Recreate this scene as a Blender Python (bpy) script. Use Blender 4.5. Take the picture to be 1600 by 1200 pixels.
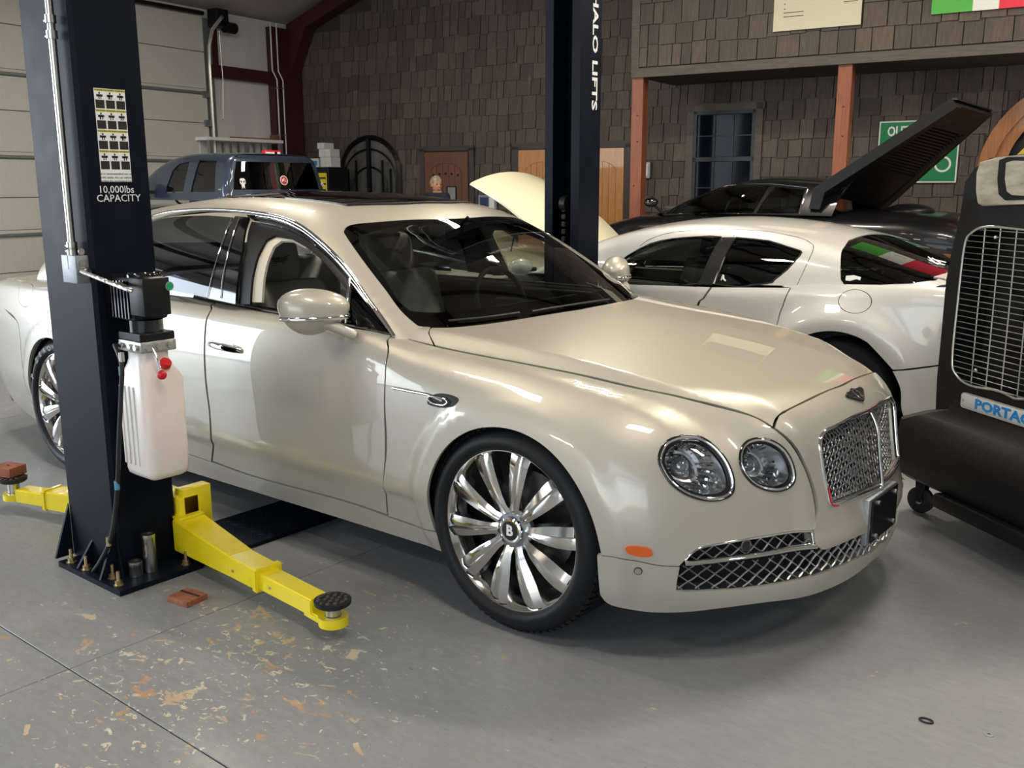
import bpy, bmesh, math, random
import numpy as np
from mathutils import Vector, Matrix, Euler
from mathutils.geometry import delaunay_2d_cdt, tessellate_polygon
random.seed(7); rng = np.random.default_rng(7)
R = math.radians
for o in list(bpy.data.objects): bpy.data.objects.remove(o)
S = bpy.context.scene; COL = S.collection
# ---------------------------------------------------------------- camera, world, light, exposure
CAM = np.array([1.94697, -3.33555, 1.51238]); YAW, PIT, ROL, FPX = -0.678818, 0.204164, 0.0022375, 1500.0
BA = 0.122788            # the building stands turned by this angle to the cars and the lift
def cam_basis():
    cy, sy, cp, sp = math.cos(YAW), math.sin(YAW), math.cos(PIT), math.sin(PIT)
    f = np.array([sy*cp, cy*cp, -sp]); r = np.array([cy, -sy, 0.]); d = np.cross(f, r)
    cr, sr = math.cos(ROL), math.sin(ROL)
    return np.array([cr*r+sr*d, -sr*r+cr*d, f])
CB = cam_basis()
cd = bpy.data.cameras.new('camera'); cam = bpy.data.objects.new('camera', cd); COL.objects.link(cam)
cam.matrix_world = Matrix(((CB[0][0], -CB[1][0], -CB[2][0], CAM[0]), (CB[0][1], -CB[1][1], -CB[2][1], CAM[1]), (CB[0][2], -CB[1][2], -CB[2][2], CAM[2]), (0, 0, 0, 1)))
cd.sensor_fit = 'HORIZONTAL'; cd.sensor_width = 36; cd.lens = 36*FPX/1600; cd.clip_start = .05; cd.clip_end = 200
S.camera = cam
S.view_settings.view_transform = 'Standard'; S.view_settings.look = 'None'; S.view_settings.gamma = 1
S.view_settings.use_curve_mapping = False; S.view_settings.exposure = -.22
S.cycles.max_bounces = 8; S.cycles.transparent_max_bounces = 16; S.cycles.sample_clamp_indirect = 4
S.cycles.use_denoising = True
W = bpy.data.worlds.new('world'); S.world = W; W.use_nodes = True
wn = W.node_tree.nodes; wl = W.node_tree.links
bgn = wn['Background']; sky = wn.new('ShaderNodeTexSky'); sky.sky_type = 'NISHITA'; sky.sun_disc = False
sky.sun_elevation = R(40); sky.sun_rotation = R(200)
wl.new(sky.outputs[0], bgn.inputs[0]); bgn.inputs[1].default_value = 0.35
def area(name, loc, target, sx, sy, power, col):
    l = bpy.data.lights.new(name, 'AREA'); l.shape = 'RECTANGLE'; l.size = sx; l.size_y = sy; l.energy = power; l.color = col
    o = bpy.data.objects.new(name, l); COL.objects.link(o); o.location = loc
    d = Vector(target)-Vector(loc); o.rotation_euler = d.to_track_quat('-Z', 'Y').to_euler(); return o
# daylight through the open bay doors (left wall nearer the street, and behind the photographer)
area('daylight_left_bay', (-10.6, -6.6, 2.0), (0, -.2, .6), 8.0, 3.7, 750, (.80, .90, 1.0))
area('daylight_front_bay', (3.5, -9.5, 2.4), (0, 2, 1.0), 7.0, 3.6, 130, (.90, .95, 1.0))

# ---------------------------------------------------------------- helpers: pixels to rays, splines
def rays(px):
    p = np.atleast_2d(np.array(px, float)); v = np.c_[(p[:, 0]-800)/FPX, (p[:, 1]-600)/FPX, np.ones(len(p))]
    d = v @ CB; return d/np.linalg.norm(d, axis=1)[:, None]
def onplane(px, ax, val):
    d = rays(px); t = (val-CAM[ax])/d[:, ax]; return CAM+d*t[:, None]
def ong(px, z=0.): return onplane(px, 2, z)
def planehit(px, P0, n):
    d = rays(px); n = np.array(n, float); t = ((np.array(P0)-CAM) @ n)/(d @ n); return CAM+d*t[:, None]
def b2w(x, y, z=0.):
    c, s = math.cos(BA), math.sin(BA); return np.array([c*x-s*y, s*x+c*y, z])
def w2b(p):
    p = np.atleast_2d(p); c, s = math.cos(BA), math.sin(BA); return np.c_[c*p[:, 0]+s*p[:, 1], -s*p[:, 0]+c*p[:, 1], p[:, 2]]
def bplane(px, ax, val):            # hit of a plane of the building, in building coordinates
    d = w2b(rays(px)); c0 = w2b(CAM)[0]; t = (val-c0[ax])/d[:, ax]; return c0+d*t[:, None]
class CS:                            # natural cubic spline
    def __init__(s, xs, ys):
        xs = np.array(xs, float); ys = np.array(ys, float); o = np.argsort(xs); xs = xs[o]; ys = ys[o]; s.x = xs; s.y = ys; n = len(xs)
        A = np.eye(n); b = np.zeros(n); h = np.diff(xs)
        for i in range(1, n-1):
            A[i, i-1] = h[i-1]; A[i, i] = 2*(h[i-1]+h[i]); A[i, i+1] = h[i]; b[i] = 6*((ys[i+1]-ys[i])/h[i]-(ys[i]-ys[i-1])/h[i-1])
        s.m = np.linalg.solve(A, b); s.h = h
    def __call__(s, v):
        v = np.clip(np.asarray(v, float), s.x[0], s.x[-1]); i = np.clip(np.searchsorted(s.x, v)-1, 0, len(s.h)-1)
        h = s.h[i]; a = (s.x[i+1]-v)/h; b = (v-s.x[i])/h
        return a*s.y[i]+b*s.y[i+1]+((a**3-a)*s.m[i]+(b**3-b)*s.m[i+1])*h*h/6
def smax(a, b, k): return np.maximum(a, b)+np.maximum(k-np.abs(a-b), 0)**2/(4*k)
def smin(a, b, k): return -smax(-a, -b, k)
def sstep(t): t = np.clip(t, 0, 1); return t*t*(3-2*t)
def crom(P, n=6, closed=False):      # Catmull-Rom through points
    P = np.array(P, float)
    if len(P) < 3 and not closed: 
        return np.array([P[0]+(P[-1]-P[0])*t for t in np.linspace(0, 1, n+1)])
    out = []; m = len(P); rngs = range(m if closed else m-1)
    for i in rngs:
        if closed: a, b, c, d = P[(i-1) % m], P[i], P[(i+1) % m], P[(i+2) % m]
        else: b, c = P[i], P[i+1]; a = P[i-1] if i else 2*b-c; d = P[i+2] if i+2 < m else 2*c-b
        for t in np.arange(n)/n:
            out.append(.5*((2*b)+(c-a)*t+(2*a-5*b+4*c-d)*t*t+(-a+3*b-3*c+d)*t**3))
    if not closed: out.append(P[-1])
    return np.array(out)
def segs(*ss, n=5):                  # corners where the segments meet, smooth inside each
    out = []
    for s in ss:
        c = crom(s, n)
        if len(out) and np.allclose(out[-1], c[0], atol=1e-6): c = c[1:]
        out += list(c)
    if np.allclose(out[0], out[-1], atol=1e-6): out = out[:-1]
    return np.array(out)
def cast(F, O, D, t0=0., t1=8., n=200):
    O = np.broadcast_to(O, D.shape).astype(float); N = len(D); ts = np.linspace(t0, t1, n)
    prev = F(O+D*ts[0]); lo = np.full(N, np.nan); hi = np.full(N, np.nan); done = np.zeros(N, bool)
    for i in range(1, n):
        cur = F(O+D*ts[i]); m = (~done) & (prev*cur <= 0); lo[m] = ts[i-1]; hi[m] = ts[i]; done |= m; prev = cur
    flo = F(O+D*np.nan_to_num(lo)[:, None])
    for _ in range(26):
        mid = (lo+hi)/2; fm = F(O+D*np.nan_to_num(mid)[:, None]); sm = (fm*flo > 0); lo = np.where(sm, mid, lo); hi = np.where(sm, hi, mid)
    return O+D*((lo+hi)/2)[:, None], done
def grad(F, P, e=2e-3):
    g = np.zeros_like(P)
    for k in range(3):
        d = np.zeros(3); d[k] = e; g[:, k] = (F(P+d)-F(P-d))
    return g/np.maximum(np.linalg.norm(g, axis=1), 1e-9)[:, None]
class Shell:
    def __init__(s, F, cen=(0, 0, .45), axz=.6, tpix=(1., 12.), far=3.): s.F = F; s.cen = np.array(cen, float); s.axz = axz; s.tpix = tpix; s.far = far
    def pix(s, px):
        D = rays(px); P, ok = cast(s.F, CAM, D, *s.tpix, n=260)
        for i in np.where(~ok)[0]:       # a ray that just grazes past: nearest point of the surface
            ts = np.linspace(*s.tpix, 1500); Q = CAM+D[i]*ts[:, None]; q = Q[np.argmin(s.F(Q))][None]
            for _ in range(12):
                f = s.F(q); g = np.zeros_like(q)
                for k in range(3): e = np.zeros(3); e[k] = 1e-3; g[:, k] = (s.F(q+e)-s.F(q-e))/2e-3
                q = q-g*f[:, None]/max(1e-6, float((g*g).sum()))
            P[i] = q[0]
        return P
    def unpar(s, proj, q):           # parameters -> origin, direction
        q = np.atleast_2d(q); n = len(q); z = np.zeros(n); f = s.far; c = s.cen
        if proj == 'y': return np.c_[q[:, 0], z+c[1]-f, q[:, 1]], np.tile([0., 1, 0], (n, 1))
        if proj == 'Y': return np.c_[q[:, 0], z+c[1]+f, q[:, 1]], np.tile([0., -1, 0], (n, 1))
        if proj == 'z': return np.c_[q[:, 0], q[:, 1], z+c[2]+f], np.tile([0., 0, -1], (n, 1))
        if proj == 'x': return np.c_[z+c[0]+f, q[:, 0], q[:, 1]], np.tile([-1., 0, 0], (n, 1))
        if proj == 'X': return np.c_[z+c[0]-f, q[:, 0], q[:, 1]], np.tile([1., 0, 0], (n, 1))
        if proj == 's':
            az, el = q[:, 0]/.9, q[:, 1]/.9; return np.tile(c, (n, 1)), np.c_[np.cos(az)*np.cos(el), np.sin(az)*np.cos(el), np.sin(el)]
        if proj == 'c':
            th = q[:, 1]/.8; return np.c_[q[:, 0], z+c[1], z+s.axz], np.c_[z, np.sin(th), np.cos(th)]
    def par(s, proj, P):
        P = np.atleast_2d(P); c = s.cen
        if proj in 'yY': return P[:, [0, 2]]
        if proj == 'z': return P[:, [0, 1]]
        if proj in 'xX': return P[:, [1, 2]]
        if proj == 's': d = P-c; return np.c_[np.arctan2(d[:, 1], d[:, 0])*.9, np.arctan2(d[:, 2], np.hypot(d[:, 0], d[:, 1]))*.9]
        if proj == 'c': return np.c_[P[:, 0], np.arctan2(P[:, 1]-c[1], P[:, 2]-s.axz)*.8]
    def at(s, proj, q):
        O, D = s.unpar(proj, q); P, ok = cast(s.F, O, D, 0, s.far+2.5, 160)
        if not ok.all(): print('MISS at', proj, q if len(np.atleast_2d(q)) < 4 else (~ok).sum())
        return P
def inpoly(p, poly):
    x, y = p[:, 0], p[:, 1]; ins = np.zeros(len(p), bool); a = poly; b = np.roll(poly, -1, 0)
    for (x0, y0), (x1, y1) in zip(a, b):
        m = ((y0 > y) != (y1 > y)); 
        with np.errstate(divide='ignore', invalid='ignore'): xi = (x1-x0)*(y-y0)/(y1-y0)+x0
        ins ^= m & (x < xi)
    return ins
def resample(poly, step):
    out = []
    m = len(poly)
    for i in range(m):
        a, b = poly[i], poly[(i+1) % m]; n = max(1, int(math.ceil(np.linalg.norm(b-a)/step)))
        for k in range(n): out.append(a+(b-a)*k/n)
    return np.array(out)
def dist_poly(p, poly):
    a = poly; b = np.roll(poly, -1, 0); best = np.full(len(p), 1e9)
    for u, v in zip(a, b):
        d = v-u; L = d @ d
        t = np.clip(((p-u) @ d)/max(L, 1e-12), 0, 1); q = u+t[:, None]*d; best = np.minimum(best, np.hypot(*(p-q).T))
    return best
def tri2d(outline, holes, step):
    outline = resample(outline, step*.8); holes = [resample(h, step*.8) for h in holes]
    pts = [outline]+holes; lo = outline.min(0); hi = outline.max(0)
    gx, gy = np.meshgrid(np.arange(lo[0], hi[0], step), np.arange(lo[1], hi[1], step*.87)); gx = gx+(np.arange(gx.shape[0]) % 2)[:, None]*step/2
    g = np.c_[gx.ravel(), gy.ravel()]; m = inpoly(g, outline)
    for h in holes: m &= ~inpoly(g, h)
    g = g[m]
    if len(g):
        dd = dist_poly(g, outline)
        for h in holes: dd = np.minimum(dd, dist_poly(g, h))
        g = g[dd > step*.4]
    V = []; E = []
    for p in pts:
        b = len(V); V += [Vector(q) for q in p]; E += [(b+i, b+(i+1) % len(p)) for i in range(len(p))]
    V += [Vector(q) for q in g]
    v, e, f, *_ = delaunay_2d_cdt(V, E, [], 0, 1e-7)
    v = np.array([tuple(q) for q in v]); f = np.array([t for t in f if len(t) == 3]); c = v[f].mean(1)
    m = inpoly(c, outline)
    for h in holes: m &= ~inpoly(c, h)
    f = f[m]; used = np.unique(f); mp = -np.ones(len(v), int); mp[used] = np.arange(len(used))
    return v[used], mp[f]

# ---------------------------------------------------------------- helpers: objects
def link(name, me, mat, parent=None, loc=None, rz=0.):
    o = bpy.data.objects.new(name, me); COL.objects.link(o)
    if mat is not None and me is not None and not len(me.materials): me.materials.append(mat)
    if parent: o.parent = parent
    if loc is not None: o.location = tuple(loc)
    if rz: o.rotation_euler = (0, 0, rz)
    return o
def tag(o, label=None, cat=None, group=None, kind=None):
    if label: o['label'] = label
    if cat: o['category'] = cat
    if group: o['group'] = group
    if kind: o['kind'] = kind
    return o
def thing(name, label, cat, loc=(0, 0, 0), rz=0., group=None):
    o = bpy.data.objects.new(name, None); COL.objects.link(o); o.location = tuple(loc); o.rotation_euler = (0, 0, rz); o.empty_display_size = .1
    return tag(o, label, cat, group)
def mesh(name, V, Fc, smooth=False, auto=None):
    me = bpy.data.meshes.new(name); me.from_pydata([tuple(map(float, v)) for v in V], [], [tuple(map(int, f)) for f in Fc]); me.validate()
    if smooth: me.shade_smooth()
    if auto: me.shade_auto_smooth(use_auto_smooth=True, angle=R(auto)) if hasattr(me, 'shade_auto_smooth') else me.set_sharp_from_angle(angle=R(auto))
    return me
def panel(name, sh, proj, outline, mat, parent, holes=(), step=.03, thick=.012, off=0., mirror=False, base=(0, 0, 0), smooth=True):
    v, f = tri2d(np.array(outline, float), [np.array(h, float) for h in holes], step)
    O, D = sh.unpar(proj, v); P, ok = cast(sh.F, O, D, 0, sh.far+2.5, 160)
    if not ok.all():
        print('panel', name, 'miss', (~ok).sum(), 'of', len(ok)); good = ok[f].all(1); f = f[good]; u_ = np.unique(f); mp_ = -np.ones(len(P), int); mp_[u_] = np.arange(len(u_)); P = P[u_]; f = mp_[f]
    N = grad(sh.F, P); P = P+N*off
    a, b, c = P[f[:, 0]], P[f[:, 1]], P[f[:, 2]]; fl = (np.cross(b-a, c-a)*N[f[:, 0]]).sum(1) < 0; f[fl] = f[fl][:, ::-1]
    es = {}
    for t in f:
        for i in range(3):
            e = (t[i], t[(i+1) % 3]); k = (min(e), max(e)); es[k] = None if k in es else e
    be = [e for e in es.values() if e is not None]; n0 = len(P); bv = sorted({i for e in be for i in e}); ix = {q: n0+2*i for i, q in enumerate(bv)}
    V = [*P]; NN = [*N]
    for q in bv: V += [P[q], P[q]-N[q]*thick]; NN += [np.zeros(3)]*2
    Fa = [tuple(t) for t in f]+[(ix[b_], ix[a_], ix[a_]+1, ix[b_]+1) for a_, b_ in be]
    V = np.array(V)-np.array(base); NN = np.array(NN); objs = []
    for mir in ([False, True] if mirror else [False]):
        VV = V.copy(); N2 = NN.copy(); F2 = Fa
        if mir:
            cy = sh.cen[1]; VV[:, 1] = 2*(cy-base[1])-VV[:, 1]; N2[:, 1] *= -1; F2 = [t[::-1] for t in Fa]
        me = bpy.data.meshes.new(name); me.from_pydata([tuple(q) for q in VV.tolist()], [], [tuple(int(i) for i in t) for t in F2]); me.shade_smooth()
        if smooth: me.normals_split_custom_set_from_vertices([tuple(q) for q in N2.tolist()])
        objs.append(link(name, me, mat, parent))
    return objs if mirror else objs[0]
class MB:                            # mesh builder: boxes, tubes, lathes ... joined into one part
    def __init__(s): s.v = []; s.f = []
    def add(s, V, Fc):
        b = len(s.v); s.v += [tuple(map(float, q)) for q in V]; s.f += [tuple(b+int(i) for i in t) for t in Fc]; return s
    def box(s, lo, hi, M=None, bev=0.):
        (x0, y0, z0), (x1, y1, z1) = lo, hi
        if bev <= 0:
            V = [(x0, y0, z0), (x1, y0, z0), (x1, y1, z0), (x0, y1, z0), (x0, y0, z1), (x1, y0, z1), (x1, y1, z1), (x0, y1, z1)]
            Fc = [(3, 2, 1, 0), (4, 5, 6, 7), (0, 1, 5, 4), (1, 2, 6, 5), (2, 3, 7, 6), (3, 0, 4, 7)]
        else:
            bm = bmesh.new(); bmesh.ops.create_cube(bm, size=1.)
            for v in bm.verts: v.co = Vector(((v.co.x+.5)*(x1-x0)+x0, (v.co.y+.5)*(y1-y0)+y0, (v.co.z+.5)*(z1-z0)+z0))
            bmesh.ops.bevel(bm, geom=list(bm.edges), offset=bev, segments=2, profile=.5, affect='EDGES'); bm.verts.index_update()
            V = [tuple(v.co) for v in bm.verts]; Fc = [tuple(v.index for v in f.verts) for f in bm.faces]; bm.free()
        if M is not None: V = [tuple(M @ Vector(v)) for v in V]
        return s.add(V, Fc)
    def prism(s, poly, a, b):        # poly in 3-D, extruded from offset a to offset b (vectors)
        P = np.array(poly, float); n = len(P); V = list(P+np.array(a))+list(P+np.array(b))
        nr = np.zeros(3)
        for i in range(n): nr += np.cross(P[i], P[(i+1) % n])
        up = nr @ (np.array(b, float)-np.array(a, float)) > 0
        tris = tessellate_polygon([[Vector(p) for p in P]]); Fc = []
        for t in tris:
            t = list(t); w = np.cross(P[t[1]]-P[t[0]], P[t[2]]-P[t[0]]) @ nr > 0
            if w != up: t = t[::-1]
            Fc += [tuple(q+n for q in t), tuple(t[::-1])]
        for i in range(n):
            j = (i+1) % n; q = (i, j, j+n, i+n); Fc.append(q if up else q[::-1])
        return s.add(V, Fc)
    def tube(s, pts, r, n=8, caps=True, closed=False, up=None, flat=1.):
        P = np.array(pts, float); m = len(P); T = np.zeros_like(P)
        T[1:-1] = P[2:]-P[:-2]; T[0] = P[1]-P[0]; T[-1] = P[-1]-P[-2]
        if closed: T[0] = P[1]-P[-1]; T[-1] = P[0]-P[-2]
        T /= np.maximum(np.linalg.norm(T, axis=1), 1e-9)[:, None]
        rr = np.broadcast_to(r, (m,)); ref = None; V = []
        for i in range(m):
            if up is not None: ref = np.array(up[i] if np.ndim(up) == 2 else up, float)
            elif ref is None: ref = np.array([0, 0, 1.]) if abs(T[i][2]) < .9 else np.array([1., 0, 0])
            u = ref-T[i]*(ref @ T[i]); u /= max(np.linalg.norm(u), 1e-9); w = np.cross(T[i], u); ref = u if up is None else ref
            for k in range(n):
                a = 2*math.pi*k/n; V.append(P[i]+rr[i]*(math.cos(a)*u*flat+math.sin(a)*w))
        Fc = []
        for i in range(m if closed else m-1):
            j = (i+1) % m
            for k in range(n): l = (k+1) % n; Fc.append((i*n+k, i*n+l, j*n+l, j*n+k))
        if caps and not closed: Fc += [tuple(range(n))[::-1], tuple((m-1)*n+k for k in range(n))]
        return s.add(V, Fc)
    def lathe(s, prof, n=24, M=None, a0=0., a1=2*math.pi):   # prof: (r, h) about local z
        V = []; full = abs(a1-a0-2*math.pi) < 1e-6; k = n if full else n+1
        for r_, h in prof:
            for i in range(k): a = a0+(a1-a0)*i/n; V.append((r_*math.cos(a), r_*math.sin(a), h))
        Fc = []
        for i in range(len(prof)-1):
            for j in range(n): l = (j+1) % k; Fc.append((i*k+j, i*k+l, (i+1)*k+l, (i+1)*k+j))
        if M is not None: V = [tuple(M @ Vector(v)) for v in V]
        return s.add(V, Fc)
    def disc(s, c, nrm, r, h=0., n=20):
        q = Vector(nrm).to_track_quat('Z', 'Y').to_matrix().to_4x4(); M = Matrix.Translation(Vector(c)) @ q
        return s.lathe([(1e-4, 0), (r, 0), (r, h), (1e-4, h)] if h else [(1e-4, 0), (r, 0)], n, M)
    def cyl(s, a, b, r, n=16): return s.tube([a, b], r, n)
    def sphere(s, c, rx, ry=None, rz=None, nu=16, nv=10, M=None):
        ry = ry or rx; rz = rz or rx; V = []; Fc = []
        for i in range(nv+1):
            th = math.pi*i/nv
            for j in range(nu): a = 2*math.pi*j/nu; V.append((rx*math.sin(th)*math.cos(a), ry*math.sin(th)*math.sin(a), rz*math.cos(th)))
        if M is not None: V = [tuple(M @ Vector(v)) for v in V]
        V = [(v[0]+c[0], v[1]+c[1], v[2]+c[2]) for v in V]
        for i in range(nv):
            for j in range(nu): l = (j+1) % nu; Fc.append((i*nu+j, (i+1)*nu+j, (i+1)*nu+l, i*nu+l))
        return s.add(V, Fc)
    def build(s, name, mat, parent=None, smooth=None, loc=None, rz=0., sub=0):
        me = bpy.data.meshes.new(name); me.from_pydata(s.v, [], s.f); me.validate()
        bm = bmesh.new(); bm.from_mesh(me); bmesh.ops.remove_doubles(bm, verts=bm.verts, dist=2e-5); bmesh.ops.recalc_face_normals(bm, faces=bm.faces); bm.to_mesh(me); bm.free()
        if smooth: me.shade_smooth(); me.set_sharp_from_angle(angle=R(smooth))
        return link(name, me, mat, parent, loc, rz)
def text_mesh(name, txt, size, mat, M, parent=None, depth=.001, align='CENTER', sx=1., spacing=1., bold=0.):
    c = bpy.data.curves.new(name, 'FONT'); c.body = txt; c.size = size; c.align_x = align; c.align_y = 'CENTER'; c.extrude = depth; c.resolution_u = 2; c.space_character = spacing; c.offset = bold
    o = bpy.data.objects.new(name, c); COL.objects.link(o); dg = bpy.context.evaluated_depsgraph_get(); dg.update()
    me = bpy.data.meshes.new_from_object(o.evaluated_get(dg)); bpy.data.objects.remove(o)
    me.transform(Matrix.Diagonal((sx, 1, 1, 1))); me.transform(M); return link(name, me, mat, parent)
def frame(o, x, y):                  # matrix from origin, x axis, y axis
    x = Vector(x).normalized(); y = Vector(y); y = (y-x*y.dot(x)).normalized(); z = x.cross(y)
    return Matrix(((x.x, y.x, z.x, o[0]), (x.y, y.y, z.y, o[1]), (x.z, y.z, z.z, o[2]), (0, 0, 0, 1)))
def shellpath(sh, px=None, pts=None, off=.003, n=6):
    P = sh.pix(crom(px, n)) if px is not None else crom(pts, n)
    return P+grad(sh.F, P)*off, grad(sh.F, P)
def trim(name, sh, px, r, mat, parent, flat=.6, off=.002, mirror=False, pts=None, nseg=6):
    P, N = shellpath(sh, px, pts, off, nseg); objs = [MB().tube(P, r, 8, up=N, flat=flat).build(name, mat, parent, smooth=60)]
    if mirror:
        P = P.copy(); N = N.copy(); cy = sh.cen[1]; P[:, 1] = 2*cy-P[:, 1]; N[:, 1] *= -1; objs.append(MB().tube(P, r, 8, up=N, flat=flat).build(name, mat, parent, smooth=60))
    return objs

# ---------------------------------------------------------------- materials
def mat(name, col=(.5, .5, .5), rough=.5, metal=0., coat=0., spec=.5, emit=None, es=0., trans=0., ior=1.45, alpha=1., coat_rough=.03):
    m = bpy.data.materials.new(name); m.use_nodes = True; b = m.node_tree.nodes['Principled BSDF']; I = b.inputs
    I['Base Color'].default_value = (*col, 1); I['Roughness'].default_value = rough; I['Metallic'].default_value = metal
    I['Coat Weight'].default_value = coat; I['Coat Roughness'].default_value = coat_rough; I['Specular IOR Level'].default_value = spec
    I['Transmission Weight'].default_value = trans; I['IOR'].default_value = ior; I['Alpha'].default_value = alpha
    if emit: I['Emission Color'].default_value = (*emit, 1); I['Emission Strength'].default_value = es
    return m
def nt(m): return m.node_tree.nodes, m.node_tree.links, m.node_tree.nodes['Principled BSDF']
def noise_col(m, cols, scale=5., detail=6., rough=.6, stretch=(1, 1, 1), coords='Object', dist=0., pos=None, bump=0., rgh=None):
    n, l, b = nt(m); tc = n.new('ShaderNodeTexCoord'); mp = n.new('ShaderNodeMapping'); mp.inputs['Scale'].default_value = stretch
    nz = n.new('ShaderNodeTexNoise'); nz.inputs['Scale'].default_value = scale; nz.inputs['Detail'].default_value = detail; nz.inputs['Roughness'].default_value = rough; nz.inputs['Distortion'].default_value = dist
    cr = n.new('ShaderNodeValToRGB'); el = cr.color_ramp.elements
    pos = pos or list(np.linspace(.3, .7, len(cols)))
    while len(el) < len(cols): el.new(.5)
    for i, c in enumerate(cols): el[i].position = pos[i]; el[i].color = (*c, 1)
    l.new(tc.outputs[coords], mp.inputs[0]); l.new(mp.outputs[0], nz.inputs['Vector']); l.new(nz.outputs['Fac'], cr.inputs[0]); l.new(cr.outputs[0], b.inputs['Base Color'])
    if bump:
        bp = n.new('ShaderNodeBump'); bp.inputs['Strength'].default_value = bump; bp.inputs['Distance'].default_value = .01; l.new(nz.outputs['Fac'], bp.inputs['Height']); l.new(bp.outputs[0], b.inputs['Normal'])
    if rgh:
        mr = n.new('ShaderNodeMapRange'); mr.inputs['To Min'].default_value, mr.inputs['To Max'].default_value = rgh; l.new(nz.outputs['Fac'], mr.inputs[0]); l.new(mr.outputs[0], b.inputs['Roughness'])
    return m
def glass_mat(name, tint, ior=1.5, rough=0., base=(0, 0, 0), keep=1.):
    m = bpy.data.materials.new(name); m.use_nodes = True; n = m.node_tree.nodes; l = m.node_tree.links; n.clear()
    out = n.new('ShaderNodeOutputMaterial'); mix = n.new('ShaderNodeMixShader'); tr = n.new('ShaderNodeBsdfTransparent'); gl = n.new('ShaderNodeBsdfGlossy'); fr = n.new('ShaderNodeFresnel')
    tr.inputs[0].default_value = (*tint, 1); gl.inputs['Roughness'].default_value = rough; gl.inputs[0].default_value = (1, 1, 1, 1); fr.inputs[0].default_value = ior
    geo = n.new('ShaderNodeNewGeometry')
    l.new(fr.outputs[0], mix.inputs[0]); l.new(tr.outputs[0], mix.inputs[1]); l.new(gl.outputs[0], mix.inputs[2]); l.new(mix.outputs[0], out.inputs[0]); return m
M = {}
M['paint'] = mat('champagne_pearl_paint', (.51, .480, .41), .42, .30, 1., coat_rough=.02)
M['white'] = mat('pearl_white_paint', (.64, .63, .60), .40, .15, 1.)
M['bpaint'] = mat('black_car_paint', (.005, .005, .006), .3, .0, .4, .3)
M['bsatin'] = mat('satin_black', (.006, .006, .007), .5, 0, 0, .3)
M['blue'] = mat('slate_blue_paint', (.030, .046, .078), .32, .5, 1.)
M['cream'] = mat('cream_paint', (.82, .76, .56), .35, .0, .6)
M['chrome'] = mat('chrome', (.86, .86, .86), .06, 1.)
M['dchrome'] = mat('wheel_bright_metal', (.80, .78, .75), .13, 1.)
M['mesh'] = mat('silver_mesh', (.22, .22, .22), .28, .8)
M['mesh2'] = mat('bright_mesh', (.50, .50, .50), .28, .6)
M['steel'] = mat('zinc_plated_steel', (.62, .63, .60), .28, 1.)
M['galv'] = noise_col(mat('galvanised_steel', (.55, .57, .58), .5, .7), [(.24, .27, .29), (.36, .38, .40)], 40)
M['rubber'] = mat('black_rubber', (.012, .013, .016), .55)
M['tyre'] = mat('tyre_rubber', (.008, .009, .011), .5, spec=.3)
M['bplast'] = mat('black_plastic', (.008, .009, .011), .42, spec=.3)
M['gloss'] = mat('gloss_black', (.004, .004, .005), .06, 0, 1.)
M['dark'] = mat('dark_void', (.003, .003, .004), .8)
M['lift'] = noise_col(mat('dark_blue_black_powder_coat', (.01, .014, .024), .45, .0, .0, .10), [(.004, .006, .012), (.007, .010, .019)], 9, rgh=(.38, .52))
M['yellow'] = noise_col(mat('yellow_powder_coat', (.86, .68, .01), .35, 0, .5), [(.80, .62, .008), (.90, .72, .012)], 14, pos=[.25, .45])
M['glass'] = glass_mat('car_glass', (.40, .45, .41), 1.6)
M['tint'] = glass_mat('tinted_glass', (.05, .06, .07), 1.6)
M['clear'] = glass_mat('clear_lens', (.95, .96, .97), 1.45)
M['leather'] = mat('grey_leather', (.50, .50, .47), .55)
M['dleather'] = mat('dark_interior', (.035, .035, .037), .6)
M['beige'] = mat('beige_trim', (.62, .56, .44), .6)
M['orange'] = mat('amber_lens', (.75, .12, .01), .2, 0, .8)
M['red'] = mat('red_lens', (.55, .012, .015), .25, 0, .6)
M['wht'] = mat('white_print', (.85, .85, .85), .5)
M['blk'] = mat('black_print', (.012, .012, .014), .5)
# ================================================================ SALOON (champagne) : shell as a signed function, panels cut from it
_plan = CS([R(a) for a in (0, 20, 30.5, 40, 48.5, 55.4, 62, 68.4, 78.3, 90)], [.92, .937, .960, .990, 1.022, 1.045, 1.055, 1.038, .990, .970])
_ds = CS([.10, .17, .25, .33, .42, .52, .65, .76, .86, .94, 1.02, 1.1], [.105, .085, .055, .032, .010, .003, 0, .002, .014, .034, .064, .10])
_df = CS([.10, .17, .22, .28, .34, .42, .47, .60, .73, .79, .84, .95], [.03, .006, -.012, -.018, -.010, .012, .022, .044, .070, .100, .135, .24])
_w = CS([-4.45, -4.2, -3.9, -3.5, -3.06, -2.6, -2., -1.4, -.8, -.4, 0], [.70, .80, .875, .94, .975, .972, .962, .96, .962, .968, .970])
_top = CS([-4.4, -4.1, -3.7, -3.3, -2.9, -2.4, -1.8, -1.2, -.6, -.3, 0, .3, .5, .7, .80, .86, .92], [.93, .99, 1.02, 1.035, 1.035, 1.03, 1.025, 1.022, 1.010, .990, .960, .914, .874, .830, .807, .785, .74])
_yc = CS([-.7, -.3, .1, .4, .65, .85], [.78, .72, .675, .63, .54, .42])
_yl = CS([-.7, -.3, .1, .4, .65, .85], [.875, .85, .815, .79, .75, .69])
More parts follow.
